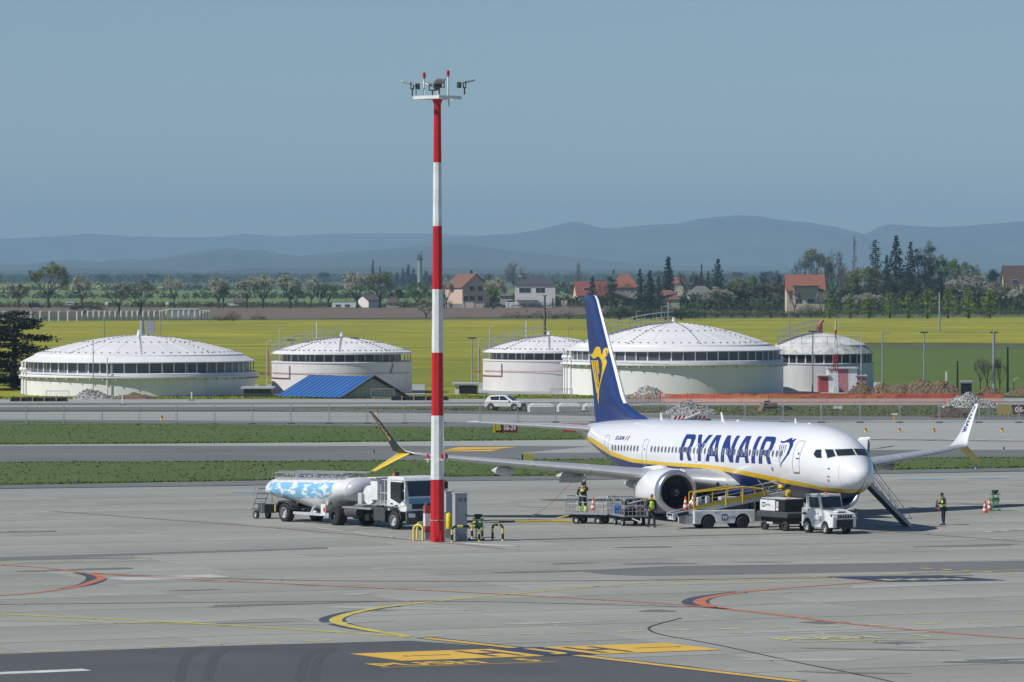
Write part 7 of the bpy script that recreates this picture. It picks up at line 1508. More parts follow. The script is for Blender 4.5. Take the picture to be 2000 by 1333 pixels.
MB().cyl((0, 0, 0), (0, 0, 58 / s), 5.0 / s, 4.2 / s, 14).build('shaft', MAT('tower_concrete', (.30, .29, .27), .9, var=.1), tw, smooth=True, angle=40); MB().cyl((0, 0, 58 / s), (0, 0, 62 / s), 6 / s, n=14).cyl((0, 0, 64 / s), (0, 0, 66 / s), 5.4 / s, n=14).build('gallery', M['dgrey'], tw)
for x in (-4, -1, 3): MB().cyl((x / s, 0, 60 / s), (x / s, 0, (72 + x) / s), .35, n=6).build('aerial', M['dgrey'], tw)
# garden walls and gates in front of the houses
for u0, u1, vb, h, m_, lab in ((878, 905, 601.5, 8, HWm['beige'], 'low grey garden wall left of the salmon house gate'), (905, 922, 602, 11, HWm['cream'], 'cream gate pillars in front of the salmon house'), (925, 945, 601.5, 8, HWm['beige'], 'low garden wall right of the salmon house gate'), (990, 1010, 601.5, 11, M['white'], 'white garden gate by the parked dark car'), (1098, 1106, 601.5, 13, HWm['cream'], 'cream gate post left of the brown hedge')):
    s = scl(vb); c = thing('garden_wall', lab, 'garden wall', G((u0 + u1) / 2, vb)); MB().box((0, 0, h / s / 2), ((u1 - u0) / s, .4, h / s)).build('wall', m_, c)
    for x in (-.5, .5): MB().box((x * (u1 - u0) / s, -.05, h / s * .55), (.7, .6, h / s * 1.1)).build('pillar', m_, c)
# white posted fence of the far compound
s = scl(628); c = thing('compound_fence', 'white-posted wire fence across the far field at left', 'fence', G(0, 628)); o_ = G(0, 628)
pm = mesh_of(MB().box((0, 0, 1.35), (.38, .3, 2.7)).box((.2, 0, 2.7), (.5, .2, .15)), 'post', M['white'])
for u in list(range(-30, 160, 18)) + [int(150 + 10.8 * k) for k in range(16)] + [316, 324, 336, 348, 358, 368, 380, 390, 397, 402, 407]:
    q = G(u, 628.5 - .006 * u) - o_; share('post', pm, c, q)
wa = MAT('chainlink', (.30, .31, .31), .7, alpha=.55)
q0, q1 = G(-40, 628.5) - o_, G(407, 626) - o_; MB().add([q0, q1, q1 + Vector((0, 0, 2.5)), q0 + Vector((0, 0, 2.5))], [(0, 1, 2, 3)]).build('wire_mesh', wa, c, fixn=False)
c = thing('compound_hut', 'pale grey low hut inside the far white-posted fence', 'hut', G(358, 622)); MB().box((0, 0, 1.25), (8.5, 4, 2.5)).build('wall', M['lgrey'], c); MB().box((0, 0, 2.6), (9, 4.4, .2)).build('roof', M['white'], c)
c = thing('yellow_frame', 'yellow tubular frame at the far white-posted fence', 'frame', G(324, 626)); MB().tube([(-.8, 0, 0), (-.8, 0, 2.9), (.6, 0, 2.9), (.6, 0, 0)], .15).build('tube', M['palyellow'], c)
for u, lab in ((208, 'left white road sign under the far trees'), (326, 'right white road sign under the far trees')):
    c = thing('road_sign', lab, 'road sign', G(u, 601)); s = scl(601); MB().box((0, 0, 1.1), (.15, .15, 2.2)).box((0, -.1, 1.6), (1.2, .1, 1.1)).build('board', M['white'], c)
c = thing('no_entry_sign', 'small dark red sign board on the field edge', 'sign', G(1029, 616)); MB().box((0, 0, .8), (.12, .12, 1.6)).box((0, -.1, 1.5), (.6, .08, .9)).build('board', RP, c)

# ------------------------------------------------------------------ trees
def leafmat(n, a, b):
    return MAT(n, a, .8, col2=b, vscale=.7, detail=3, spec=.2)
LM = dict(green=leafmat('leaf_fresh', (.17, .26, .05), (.08, .15, .03)), olive=leafmat('leaf_olive', (.21, .23, .08), (.11, .13, .045)), dark=leafmat('leaf_dark', (.035, .06, .028), (.018, .035, .018)), blue=leafmat('needle_blue', (.05, .08, .06), (.025, .045, .035)),
          twig=leafmat('twig_brown', (.16, .13, .10), (.09, .075, .06)), blossom=leafmat('blossom_white', (.58, .58, .46), (.20, .22, .11)), pale=leafmat('blossom_grey', (.50, .47, .40), (.22, .20, .15)), poplar=leafmat('leaf_poplar', (.24, .33, .04), (.13, .20, .03)), hedge=leafmat('hedge_green', (.07, .105, .034), (.032, .052, .02)), brownhedge=leafmat('hedge_brown', (.14, .11, .07), (.07, .065, .04)), pine=leafmat('needle_pine', (.03, .046, .026), (.014, .024, .014)))
BK = MAT('bark', (.055, .045, .036), .95, var=.3, vscale=2)
def leaves(mb, c, n, rad, size, rr, flat=.8):
    for _ in range(n):
        d = Vector((rr.gauss(0, 1), rr.gauss(0, 1), rr.gauss(0, flat))) * rad * .55; p = c + d; s_ = size * rr.uniform(.5, 1.3)
        a = Vector((rr.uniform(-1, 1), rr.uniform(-1, 1), rr.uniform(-1, 1))).normalized() * s_; b = a.orthogonal().normalized() * s_ * rr.uniform(.4, .9); b.rotate(Matrix.Rotation(rr.uniform(0, 6.3), 3, a.normalized()))
        mb.add([p - a * .5 - b * .3, p + a * .5 - b * .2, p + b * .6], [(0, 1, 2)])
def tree_mesh(kind, seed, H=10.0):
    """returns (trunk mesh builder, crown builder) for a 10 m tree, base at the origin"""
    rr = random.Random(seed); T = MB(); L = MB()
    if kind in ('round', 'bare', 'blossom', 'oval'):
        th = H * rr.uniform(.2, .28); cw = dict(round=.42, bare=.40, blossom=.42, oval=.26)[kind] * H
        T.cyl((0, 0, -.3), (rr.uniform(-.2, .2), 0, th), .035 * H, .024 * H, 8)
        tips = []
        def br(p, d, ln, r, lv):
            q = p + d * ln; T.cyl(p, q, r, r * .6, 5 if lv < 2 else 3, cap=False)
            if lv >= 2: tips.append(q)
            if lv >= (4 if kind == 'bare' else 3): return
            for k in range(rr.choice((2, 3, 3))):
                n = (d + Vector((rr.uniform(-1, 1), rr.uniform(-1, 1), rr.uniform(-.35, .6))) * .75).normalized(); br(q, n, ln * rr.uniform(.6, .82), r * .55, lv + 1)
        for k in range(7):
            a = k * 2.4 + rr.uniform(-.3, .3); e = rr.uniform(.5, 1.3); sp = 1.0 if kind != 'oval' else .45
            br(Vector((0, 0, th * rr.uniform(.75, 1.05))), Vector((cos(a) * sp, sin(a) * sp, e)).normalized(), H * .26, .016 * H, 0)
        mx = max(max(abs(t.x), abs(t.y)) for t in tips); mz = max(t.z for t in tips)
        # fit to the wanted size
        sx, sz = cw / mx, (H * .96) / mz
        T.v = [(x * (sx if z > th else 1), y * (sx if z > th else 1), z * (sz if z > th else 1) + (0 if z > th else 0)) for x, y, z in T.v]
        tips = [Vector((t.x * sx, t.y * sx, t.z * sz)) for t in tips]
        if kind == 'bare':
            for t in tips:
                for _ in range(3):
                    d = (Vector((rr.uniform(-1, 1), rr.uniform(-1, 1), rr.uniform(-.2, 1)))).normalized() * H * rr.uniform(.04, .09); w = d.orthogonal().normalized() * .03
                    L.add([t - w, t + w, t + d], [(0, 1, 2)])
        else:
            k = 5200 / max(1, len(tips))
            for t in tips: leaves(L, t, max(2, int(k * rr.uniform(.4, 1.5))), H * .060, H * .033, rr)
    elif kind == 'conifer' or kind == 'spruce' or kind == 'larch':
        cw = dict(conifer=.17, spruce=.24, larch=.16)[kind] * H; T.cyl((0, 0, -.3), (0, 0, H * .97), .022 * H, .003 * H, 7)
        n = 30; dens = dict(conifer=46, spruce=34, larch=22)[kind]
        for i in range(n):
            f = i / (n - 1); z = H * (.06 + .92 * f); R_ = cw * (1 - f) ** (.8 if kind != 'larch' else .45) * rr.uniform(.75, 1.1) + .012 * H
            for k in range(max(4, int(9 * (1 - f) + 4))):
                a = rr.uniform(0, 6.3); r1 = R_ * rr.uniform(.7, 1.15) if kind != 'conifer' else R_ * rr.uniform(.88, 1.05); e = Vector((cos(a) * r1, sin(a) * r1, z - r1 * (.25 if kind != 'larch' else -.1))); T.cyl((0, 0, z), e, .004 * H, .001 * H, 3, cap=False)
                for _ in range(max(3, dens // 5)):
                    t = rr.uniform(.25, 1.05); p = Vector((0, 0, z)).lerp(e, t); leaves(L, p, 1, H * .018, H * .045, rr, .4)
    elif kind == 'poplar':
        cw = .13 * H; T.cyl((0, 0, -.3), (0, 0, H * .9), .02 * H, .004 * H, 6)
        for i in range(100):
            z = H * (.05 + .92 * rr.random()); f = z / H; R_ = cw * (1.0 if f < .6 else (1 - (f - .6) / .42)) * min(1, f * 6 + .3); a = rr.uniform(0, 6.3); r1 = R_ * sqrt(rr.random()); leaves(L, Vector((cos(a) * r1, sin(a) * r1, z)), 11, H * .05, H * .032, rr)
            if i % 4 == 0: T.cyl((0, 0, z * .8), (cos(a) * r1, sin(a) * r1, z), .006 * H, .002 * H, 3, cap=False)
    elif kind == 'pine':
        for s0, hx in ((0, .0), (1.3, .25), (-1.0, -.2)):
            T.cyl((s0, 0, -.3), (s0 + hx * 5, 0, H * .8), .03 * H, .012 * H, 7)
            for k in range(9):
                a = rr.uniform(0, 6.3); z = H * rr.uniform(.3, .92); r1 = H * rr.uniform(.12, .42) * (1.15 - z / H); c = Vector((s0 + hx * 3 + cos(a) * r1, sin(a) * r1, z)); T.cyl((s0 + hx * z / H * 4, 0, z * .85), c, .01 * H, .004 * H, 4, cap=False); leaves(L, c, 170, H * .13, H * .03, rr, .35)
    elif kind == 'cedar':
        T.cyl((0, 0, -.3), (.4, 0, H * .95), .03 * H, .008 * H, 7)
        for k in range(34):
            z = H * (.06 + .9 * (k + rr.random()) / 34); a = rr.uniform(0, 6.3); r1 = H * rr.uniform(.18, .40) * (1.12 - .75 * z / H)
            for q in (.45, .75, 1.0): leaves(L, Vector((cos(a) * r1 * q, sin(a) * r1 * q, z + .02 * H * (1 - q))), 75, H * .075, H * .03, rr, .35)
            T.cyl((0, 0, z * .93), (cos(a) * r1, sin(a) * r1, z), .008 * H, .002 * H, 4, cap=False)
    elif kind == 'bush':
        for k in range(3): T.cyl((0, 0, -.2), (rr.uniform(-2, 2), rr.uniform(-1, 1), H * .5), .02 * H, .005 * H, 4)
        for i in range(80):
            a = rr.uniform(0, 6.3); e = rr.random(); r1 = H * .62 * sqrt(rr.random()); z = H * .78 * (1 - (r1 / (H * .68)) ** 2) * rr.uniform(.15, 1.08) + H * .08; leaves(L, Vector((cos(a) * r1, sin(a) * r1, z)), 18, H * .12, H * .05, rr)
    return T, L
TMC = {}
def tree(kind, leaf, u, vb, vt, w, label, seed=0, group=None, cat='tree', name=None, lean=0, nosplit=False):
    key = (kind, leaf, seed % 3)
    if key not in TMC:
        T, L = tree_mesh(kind, hash_(kind) + seed % 3)
        tm = mesh_of(T, 'trunk', BK, fixn=False); lm_ = mesh_of(L, 'crown', LM[leaf], fixn=False)
        co = np.empty(len(lm_.vertices) * 3); lm_.vertices.foreach_get('co', co); co = co.reshape(-1, 3)
        TMC[key] = (tm, lm_, float(np.percentile(co[:, 0], 98.5) - np.percentile(co[:, 0], 1.5)), float(np.percentile(co[:, 2], 99.5)))
    tm, lm_, cw, ch = TMC[key]; s = scl(vb); hh = (vb - vt) / s; ww = w / s
    c = thing(name or {'conifer': 'conifer_tree', 'spruce': 'spruce_tree', 'pine': 'pine_tree', 'larch': 'larch_tree', 'poplar': 'poplar_tree', 'bush': 'bush'}.get(kind, 'broadleaf_tree'), label, cat, G(u, vb), (seed * 1.37) % 6.28 if not lean else 0, group)
    c.scale = (ww / cw, ww / cw, hh / ch); c.rotation_euler[1] = lean
    for nm, me in (('trunk', tm), ('crown', lm_)): o = bpy.data.objects.new(nm, me); COL.objects.link(o); o.parent = c
    return c
def hash_(k): return sum(ord(x) * (i + 3) for i, x in enumerate(k)) % 97
TL = [('round', 'olive', 95, 602, 514, 72, 'large olive-green tree at far left behind the fence'), ('round', 'twig', 37, 602, 556, 36, 'small dark spreading tree at the far left edge'), ('blossom', 'blossom', 160, 604, 538, 34, 'thin blossom tree left of the large bare tree'), ('bare', 'twig', 232, 615, 552, 60, 'broad bare shrubby tree over the white-posted fence, left half'), ('bare', 'twig', 275, 615, 546, 62, 'broad bare shrubby tree over the white-posted fence, right half'), ('round', 'hedge', 165, 613, 598, 60, 'low dark thicket behind the white-posted fence'),
      ('blossom', 'blossom', 340, 602, 537, 36, 'tall thin blossom tree standing alone at left'), ('blossom', 'blossom', 427, 602, 541, 38, 'blossom tree beside the distant white car'), ('oval', 'green', 436, 602, 556, 22, 'fresh green tree behind the blossom tree by the white car'), ('blossom', 'blossom', 482, 602, 539, 42, 'left blossom tree of the closest pair'), ('blossom', 'blossom', 514, 602, 536, 44, 'right blossom tree of the closest pair'), ('blossom', 'blossom', 566, 602, 537, 46, 'leaning blossom tree with a green tree at its foot'), ('round', 'green', 578, 602, 562, 26, 'small green tree at the foot of the leaning blossom tree'),
      ('blossom', 'blossom', 608, 600, 540, 28, 'slender blossom tree between two green ones'), ('round', 'green', 642, 600, 555, 28, 'small round green tree left of the low white building'), ('round', 'dark', 625, 600, 570, 14, 'small dark tree beside the round green one'), ('blossom', 'blossom', 697, 602, 531, 52, 'large blossom tree over the low white building'), ('round', 'olive', 742, 602, 532, 52, 'olive tree with a leaning trunk right of the large blossom tree'), ('round', 'dark', 775, 600, 564, 22, 'dark round tree over the small brown roof'),
      ('round', 'green', 815, 602, 552, 42, 'bright green tree just left of the mast'), ('blossom', 'pale', 832, 622, 596, 30, 'low greyish blossom bush at the field edge by the mast'), ('blossom', 'blossom', 872, 602, 545, 30, 'blossom tree between the mast and the salmon house'), ('blossom', 'blossom', 965, 602, 541, 38, 'pale blossom tree right of the salmon house'), ('oval', 'green', 962, 605, 560, 22, 'green tree in front of the pale blossom by the salmon house'), ('bare', 'twig', 1009, 590, 512, 52, 'big round bare tree behind the white hipped house'), ('bare', 'twig', 957, 590, 535, 26, 'bare brown tree behind the salmon house'),
      ('poplar', 'twig', 1130, 572, 514, 13, 'bare upright poplar above the fields left of the tail fin'), ('spruce', 'blue', 1157, 606, 541, 30, 'blue-green conifer in front of the dark red roof'), ('bare', 'twig', 1178, 600, 550, 26, 'bare tree between the red roof and the pine'), ('pine', 'dark', 1195, 606, 541, 30, 'dark tree at the gable of the dark red house'), ('bare', 'pale', 1222, 604, 552, 36, 'greyish blossoming tree below the orange roof'), ('spruce', 'blue', 1250, 606, 526, 26, 'left conifer of the dark row, in front of the orange roof'), ('conifer', 'blue', 1270, 606, 530, 26, 'second conifer of the dark row'), ('spruce', 'blue', 1287, 604, 541, 22, 'small bluish conifer left of the tall pointed one'),
      ('conifer', 'dark', 1305, 600, 503, 30, 'tall pointed dark conifer, highest of the middle trees'), ('bare', 'twig', 1345, 598, 530, 46, 'bare tree right of the tall pointed conifer'), ('conifer', 'dark', 1370, 590, 517, 10, 'slim dark cypress behind the bare tree'), ('spruce', 'dark', 1383, 595, 530, 18, 'small dark spruce left of the large spruce'), ('spruce', 'dark', 1402, 598, 507, 34, 'large dark spruce over the grey-roofed bungalow'), ('blossom', 'pale', 1405, 608, 561, 58, 'broad white blossom tree in front of the bungalow'), ('bare', 'twig', 1365, 598, 538, 24, 'thin bare tree beside the slim cypress'),
      ('round', 'olive', 1440, 606, 545, 46, 'olive tree right of the large spruce'), ('bare', 'twig', 1462, 606, 550, 40, 'bare tree in the gap left of the cream house'), ('oval', 'green', 1471, 604, 540, 18, 'thin pale green tree in the gap left of the cream house'), ('bare', 'twig', 1508, 604, 528, 52, 'large bare tree left of the cream house'), ('blossom', 'pale', 1484, 600, 566, 30, 'small white blossom tree left of the cream house'), ('bare', 'twig', 1532, 602, 556, 24, 'bare tree at the left wall of the cream house'), ('oval', 'olive', 1590, 570, 488, 46, 'tall olive tree behind the cream house'), ('bare', 'twig', 1566, 570, 505, 40, 'bare tree behind the roof of the cream house'), ('bare', 'twig', 1628, 600, 490, 44, 'tall brown bare tree right of the cream house'),
      ('bare', 'twig', 1610, 600, 505, 40, 'bare tree over the chimney of the cream house'), ('bare', 'twig', 1655, 604, 520, 46, 'brown bare tree with a wide crown right of the cream house'), ('poplar', 'twig', 1669, 570, 460, 9, 'very slim bare poplar rising above the other trees'), ('round', 'olive', 1690, 612, 522, 64, 'broad olive willow in front of the dark house'), ('larch', 'blue', 1710, 590, 470, 34, 'tall grey-green larch left of the dark spruces'), ('spruce', 'dark', 1750, 602, 462, 48, 'tallest dark spruce of the right-hand group'), ('spruce', 'blue', 1778, 602, 474, 32, 'dark spruce just right of the tallest one'), ('pine', 'pine', 1806, 602, 482, 54, 'spreading dark pine of the right-hand group'), ('spruce', 'dark', 1732, 602, 500, 30, 'lower dark spruce left of the tallest one'),
      ('poplar', 'olive', 1815, 560, 470, 22, 'light poplar top behind the dark pine'), ('round', 'green', 1845, 602, 500, 52, 'green tree right of the dark pine'), ('round', 'olive', 1890, 585, 513, 60, 'broad green-brown tree behind the blossom trees at right'), ('bare', 'twig', 1800, 606, 522, 70, 'wide bare tree in front of the dark pine'), ('pine', 'pine', 1836, 606, 530, 30, 'dark tree under the green one at right'), ('blossom', 'pale', 1872, 608, 540, 48, 'brownish pink blossom tree at right'), ('blossom', 'pale', 1912, 608, 538, 50, 'grey-white blossom tree right of the pink one'), ('bare', 'pale', 1952, 610, 550, 50, 'grey blossom tree before the chocolate roof'), ('pine', 'dark', 1940, 600, 527, 34, 'dark tree behind the grey blossom at right'),
      ('blossom', 'blossom', 1992, 612, 556, 44, 'white blossom tree at the right edge'), ('blossom', 'pale', 1664, 612, 573, 40, 'low white blossom tree behind the first poplars'), ('blossom', 'pale', 1700, 614, 572, 46, 'white blossom tree below the olive willow'), ('round', 'hedge', 1770, 606, 545, 60, 'dark green tree below the spruces'), ('round', 'dark', 1725, 606, 550, 50, 'dark tree at the foot of the tallest spruce')]
TL += [('bare', 'twig', 1552, 614, 562, 24, 'thin bare tree right in front of the cream house'), ('bare', 'pale', 1604, 616, 570, 24, 'small bare tree at the right corner of the cream house')]
rq = random.Random(11)
for q, u in enumerate(list(range(1632, 2050, 19)) + list(range(1410, 1535, 16)) + list(range(1180, 1345, 26))):
    TL.append((rq.choice(('round', 'round', 'oval', 'bare')), rq.choice(('hedge', 'dark', 'olive', 'hedge', 'brownhedge')), u + rq.uniform(-5, 5), 606 if u > 1345 else 603, rq.uniform(556, 578) if u > 1345 else rq.uniform(572, 584), rq.uniform(30, 46), '%s belt tree %s, %s from the left' % (rq.choice(('dark', 'green', 'dull green')), 'behind the columnar trees' if u > 1600 else 'left of the cream house' if u > 1345 else 'below the dark conifers', ('1st 2nd 3rd 4th 5th 6th 7th 8th 9th 10th 11th 12th 13th 14th 15th 16th 17th 18th 19th 20th 21st 22nd 23rd 24th 25th 26th 27th 28th 29th 30th 31st 32nd 33rd 34th 35th 36th 37th 38th 39th'.split())[q if u > 1600 else (q - 22 if u > 1345 else q - 30)])))
for i, (k, lf, u, vb, vt, w, lab) in enumerate(TL): tree(k, lf, u, vb, vt, w, lab, i)
for i, (u, vt, w) in enumerate(((1621, 583, 20), (1661, 574, 22), (1697, 577, 26), (1738, 571, 24), (1774, 570, 26), (1811, 565, 30), (1852, 562, 24), (1892, 564, 30), (1933, 564, 28))):
    tree('poplar', 'poplar', u, 622.5, vt, w * 1.15, ('first', 'second', 'third', 'fourth', 'fifth', 'sixth', 'seventh', 'eighth', 'ninth')[i] + ' bright green columnar tree from the left along the right field edge', i, 'columnar trees along the field edge')
BL = [(u, 622, 605 - (u * 7 % 9), 46, 'hedge') for u in range(1190, 1345, 22)] + [(u, 626, 594 - (u * 5 % 7), 62, 'dark') for u in (1210, 1240, 1272, 1300, 1330)] + [(u, 621, 596 + (u * 3 % 9), 50, 'brownhedge' if u % 3 else 'hedge') for u in range(1350, 1620, 26)] + [(u, 616, 594 + (u * 3 % 9), 44, 'hedge') for u in range(1628, 2040, 24)]
bcount = {}
ords = 'first second third fourth fifth sixth seventh eighth ninth tenth eleventh twelfth'.split()
for i, (u, vb, vt, w, lf) in enumerate(BL):
    seg = 'right of the tail fin' if u < 1345 else 'below the bungalow and cream house' if u < 1620 else 'between the columnar trees at right'
    kk = (lf, seg); bcount[kk] = bcount.get(kk, 0) + 1; od = (ords + ['13th', '14th', '15th', '16th', '17th', '18th', '19th', '20th'])[bcount[kk] - 1]
    tree('bush', lf, u, vb, vt, w * 1.15, '%s %s bush from the left in the hedge %s' % (od, {'hedge': 'green', 'dark': 'tall dark', 'brownhedge': 'brownish'}[lf], seg), i, 'bushes of the hedge ' + seg, 'bush')
for i, (u, vb, vt, w, lf, lab) in enumerate(((505, 627, 612, 30, 'hedge', 'green bush at the left end of the soil strip'), (455, 628, 608, 34, 'hedge', 'pointed green bush at the left end of the soil strip'), (430, 628, 615, 40, 'hedge', 'low green bush beside the far compound hut'), (1010, 622, 610, 60, 'brownhedge', 'low brown bush on the field edge below the white house'), (1060, 624, 608, 55, 'hedge', 'green bush by the wooden pole'), (1110, 624, 608, 60, 'hedge', 'wide green bush left of the tail fin'),
    (1025, 602, 588, 45, 'dark', 'dark clipped hedge left part before the white house'), (1052, 602, 588, 35, 'dark', 'dark clipped hedge right part before the white house'), (1085, 602, 585, 28, 'dark', 'dark rounded shrub right of the white house'), (1120, 602, 587, 40, 'brownhedge', 'brown clipped hedge left part before the red roof'), (1155, 602, 587, 44, 'brownhedge', 'brown clipped hedge right part before the red roof'), (1580, 612, 592, 40, 'green', 'bright green bush before the cream house'), (1425, 606, 570, 50, 'hedge', 'round green bush left of the olive tree'), (1500, 610, 580, 60, 'hedge', 'dark green shrubs under the large bare tree'), (868, 604, 575, 30, 'hedge', 'green shrub left of the salmon house'), (955, 604, 585, 20, 'dark', 'dark shrub right of the salmon house'), (835, 602, 572, 40, 'olive', 'olive shrub right beside the mast'), (790, 602, 580, 30, 'green', 'green shrub left of the mast'), (470, 772, 756, 8, 'dark', 'tiny dark shrub between the first two tanks'))):
    tree('bush', lf, u, vb, vt, w * 1.1, lab, i, None, 'bush')
# dark pines at the left edge, nearer
for i, (u, vb, vt, w, lab) in enumerate(((-25, 762, 618, 130, 'large dark pine cut by the left edge'), (26, 759, 610, 120, 'dark pine with drooping boughs beside the leftmost tank'), (75, 640, 628, 3, ''))):
    if lab: tree('cedar', 'pine', u, vb, vt, w * 1.25, lab, i, None, 'tree', 'pine_tree')
# thin birch saplings at the right
for i, u in enumerate((1915, 1928, 1953)): tree('bare', 'twig', u, 762, 700, 26, ('left', 'middle', 'right')[i] + ' thin leafless sapling near the thick lamp pole', i, None)
tree('bare', 'twig', 1333, 771, 752, 8, 'tiny bare sapling before the largest tank', 1)
# far woods: one mass
def woods(name, D0, D1, n, hmin, hmax, u0, u1, leaf, seed):
    rr = random.Random(seed); mb = MB()
    for _ in range(n):
        D = rr.uniform(D0, D1); x = (rr.uniform(u0, u1) - 1000) / FPX * D; h = rr.uniform(hmin, hmax); r = h * rr.uniform(.35, .7); c = Vector((x, D, 0))
        for k in range(16):
            a = rr.uniform(0, 6.3); q = r * sqrt(rr.random()); z = h * rr.uniform(.1, .95) * (1 - .5 * (q / r) ** 2); s_ = h * rr.uniform(.10, .22); p = c + Vector((cos(a) * q, sin(a) * q * .6, z))
            A = Vector((rr.uniform(-1, 1), rr.uniform(-.4, .4), rr.uniform(-1, 1))).normalized() * s_; B = Vector((rr.uniform(-1, 1), rr.uniform(-.4, .4), rr.uniform(-1, 1))).normalized() * s_
            mb.add([p - A, p + A, p + B * 1.3], [(0, 1, 2)])
    return mb.build(name, LM[leaf], fixn=False, kind='stuff')
woods('woods', 5200, 6800, 2200, 5, 10, -300, 2300, 'hedge', 3); woods('woods', 7200, 9400, 3200, 7, 12, -400, 2400, 'dark', 4)
woods('woods', 3300, 3450, 260, 3, 6, -100, 900, 'hedge', 2); woods('woods', 2350, 2450, 330, 2, 5, -100, 900, 'hedge', 1); woods('woods', 2600, 3600, 500, 4, 9, 1080, 2200, 'hedge', 5)
woods('undergrowth', 1815, 1850, 800, 1, 2.6, -100, 860, 'brownhedge', 6); woods('undergrowth', 1640, 1780, 600, 3, 7, 1350, 2100, 'hedge', 7); woods('undergrowth', 1860, 1950, 500, 2, 5, 880, 1360, 'hedge', 8)
tree('conifer', 'dark', 728, 560, 508, 9, 'lone dark conifer far away over the olive tree', 2); tree('conifer', 'blue', 742, 556, 520, 9, 'paler far conifer right of the lone dark one', 1)
for i, (u, vt, w) in enumerate(((775, 532, 16), (787, 525, 12), (797, 517, 16), (808, 526, 18), (832, 530, 20), (842, 538, 22), (757, 530, 20))): tree('conifer' if i != 6 else 'round', 'blue', u, 560, vt, w, ('first', 'second', 'third', 'fourth', 'fifth', 'sixth', 'leftmost round-topped')[i] + ' bluish far tree from the left round the concrete tower', i, 'far conifers round the concrete tower')
for i, (u, vt) in enumerate(((555, 533), (634, 532), (680, 534), (300, 536), (385, 536), (200, 536), (1440, 532), (1500, 530), (1285, 530))): tree('oval', 'hedge', u, 556, vt, 22, 'hazy far tree ' + ('above the leaning blossom tree', 'above the round green tree', 'left of the large blossom tree', 'above the bare trees over the compound', 'above the distant white car', 'right of the large olive tree', 'over the olive tree right of the spruce', 'above the bare tree by the cream house', 'behind the small bluish conifer')[i], i, 'hazy trees on the far horizon')
# ------------------------------------------------------------------ grass tufts on the verges (stuff)
def inpoly(x, y, P):
    c = False; j = len(P) - 1
    for i in range(len(P)):
        if (P[i][1] > y) != (P[j][1] > y) and x < (P[j][0] - P[i][0]) * (y - P[i][1]) / (P[j][1] - P[i][1]) + P[i][0]: c = not c
        j = i
    return c
def tufts(name, poly, n, h0, h1, mat, z, seed, edge=.0):
    rr = random.Random(seed); mb = MB(); us = [p[0] for p in poly]; vs_ = [p[1] for p in poly]; k = 0; V = []; F = []
    while k < n:
        u, v = rr.uniform(max(-60, min(us)), min(2060, max(us))), rr.uniform(min(vs_), max(vs_))
        if not inpoly(u, v, poly): continue
        k += 1; p = G(u, v); cl = rr.choice((.5, 1, 1, 1.4)); h = rr.uniform(h0, h1) * cl; w = rr.uniform(.04, .13) * cl; a = rr.uniform(0, 3.14); d = Vector((cos(a) * w, sin(a) * w, 0))
        o = len(V); V += [p - d + Vector((0, 0, z)), p + d + Vector((0, 0, z)), p + Vector((rr.uniform(-.06, .06), rr.uniform(-.06, .06), z + h))]; F.append((o, o + 1, o + 2))
    mb.v = [tuple(q) for q in V]; mb.f = F; mb.mi = [0] * len(F); return mb.build(name, mat, fixn=False, kind='stuff')
TF = MAT('tuft_green', (.11, .18, .04), .9, vscale=.3, col2=(.08, .135, .03), spec=.1); TF2 = MAT('tuft_straw', (.17, .185, .07), .9, vscale=.3, col2=(.11, .14, .045), spec=.1)
strip = [(-60, 907), (0, 906.5), (700, 904), (1180, 900.5), (1700, 899), (2060, 897), (2060, 913.5), (2000, 914), (1700, 919.5), (1180, 929.5), (850, 932), (460, 940.5), (0, 948.5), (-60, 949)]
tufts('grass', strip, 4000, .02, .06, TF, .085, 1); tufts('grass', strip, 900, .03, .09, TF2, .085, 2)
island = [(-60, 822), (0, 825), (680, 835), (1150, 838.5), (1240, 850), (1180, 859), (680, 864.5), (0, 869.5), (-60, 871)]
tufts('grass', island, 3000, .02, .06, TF, .085, 3); tufts('grass', island, 1500, .02, .08, TF2, .085, 4)
# ragged edges of the near strip: tufts leaning out over the asphalt
for k, ln in enumerate(([(-60, 949.3), (0, 948.8), (460, 940.8), (850, 932.3), (1180, 929.8), (1700, 919.8), (2060, 913.6)], [(-60, 870.5), (0, 869.8), (680, 864.8), (1180, 859.3)], [(-60, 906.5), (700, 903.6), (1180, 900), (2060, 896.5)])):
    pl = [(a, b - .9) for a, b in ln] + [(a, b + 1.0) for a, b in ln[::-1]]; tufts('grass', pl, 5000, .03, .10, TF, .06, 20 + k)
verge = [(500, 799), (2060, 793), (2060, 816), (1500, 813.5), (1200, 806.5), (480, 804)]
tufts('grass', verge, 9000, .03, .09, TF2, .0, 5); tufts('grass', verge, 5000, .03, .09, TF, .0, 6)
tufts('grass', [(-60, 776), (2060, 771.5), (2060, 776), (1500, 779), (-60, 780.5)], 9000, .05, .18, TF, .0, 7)
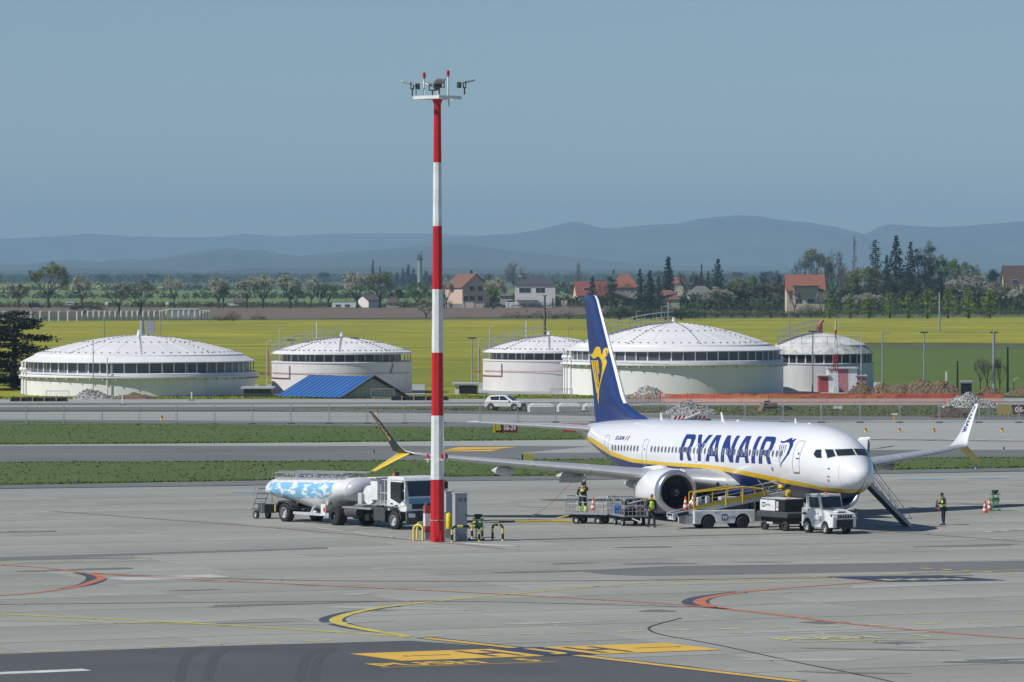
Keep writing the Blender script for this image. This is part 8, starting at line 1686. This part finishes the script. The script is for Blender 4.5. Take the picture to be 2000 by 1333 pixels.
# worn and repaired spots, tyre arcs and sealed cracks of the apron
rr = random.Random(21)
SM = MAT('faint_stain', (.17, .178, .165), .8, var=.2, vscale=2); SM2 = MAT('pale_scrub', (.37, .38, .35), .85, var=.12, vscale=2)
for k in range(46):
    u, v = rr.uniform(-50, 2050), rr.uniform(975, 1325)
    if v > 1245 and u < 1500: continue
    p = G(u, v); w = rr.uniform(.5, 4.0); d = rr.uniform(.15, .7); n = 14; a0 = GA if rr.random() < .6 else rr.uniform(-.3, .6); ph = rr.uniform(0, 6)
    pts = []
    for i in range(n):
        a = 2 * pi * i / n; r = 1 + .35 * sin(3 * a + ph) * rr.uniform(.4, 1); x, y = cos(a) * w * r, sin(a) * d * r; pts.append((p.x + x * cos(a0) - y * sin(a0), p.y + x * sin(a0) + y * cos(a0)))
    sheet('stain', pts, SM if rr.random() < .55 else SM2, ZP + .001 + .0002 * k / 2, apron, px=False)
for k in range(9):
    u, v = rr.uniform(0, 1900), rr.uniform(980, 1230); q = [(u, v)]
    for j in range(7): q.append((q[-1][0] + rr.uniform(20, 70), q[-1][1] + rr.uniform(-3, 3)))
    line(q, .05, 'j', ZP + .002, 'sealed_crack')
line([(-100, 1000), (300, 1012), (620, 1024)], .5, 'tm' if False else 'w', ZP - .5, 'tyre_mark') if False else None
# hoses and cable lying on the apron
c = thing('ground_hose', 'yellow and black hose lying on the apron up to the empty cart', 'hose', G(1010, 1022)); o_ = G(1010, 1022)
Q = [G(u, v) - o_ + Vector((0, 0, .07)) for u, v in ((905, 1023), (940, 1022), (975, 1023), (1005, 1022))]; MB().tube(Q, .06, 8).build('black_section', M['black'], c)
Q = [G(u, v) - o_ + Vector((0, 0, .07)) for u, v in ((1005, 1022), (1040, 1021.5), (1080, 1021), (1122, 1021))]; MB().tube(Q, .06, 8).build('yellow_section', M['yellow'], c)
c = thing('cable', 'thin dark cable on the apron behind the yellow hose', 'cable', G(1000, 1018)); o_ = G(1000, 1018)
MB().tube([G(u, v) - o_ + Vector((0, 0, .05)) for u, v in ((900, 1020), (960, 1018.5), (1050, 1018), (1110, 1019))], .035, 6).build('line', M['dgrey'], c)
c = thing('cable', 'thin red cable running from the apron up to the wing', 'cable', G(1030, 1018)); o_ = G(1030, 1018)
MB().tube([Vector((0, 0, .03)), G(1075, 1006) - o_ + Vector((0, 0, .6)), G(1118, 1000) - o_ + Vector((0, 0, 1.7))], .012, 5).build('line', M['redlens'], c)
# small details of the airliner: landing light, refuelling panel, tailplane root fairing
MB().lathe([(0, -.02), (.10, -.01), (.115, .03), (.08, .06)], n=16, axis='x').build('landing_light', M['dgrey'], plane, loc=(13.62, 2.35, 1.98), smooth=True)
MB().box((19.6, 8.6, 2.35), (.7, 1.3, .03)).box((19.3, 8.6, 2.2), (.03, 1.3, .3)).build('fuelling_panel', M['lgrey'], plane)
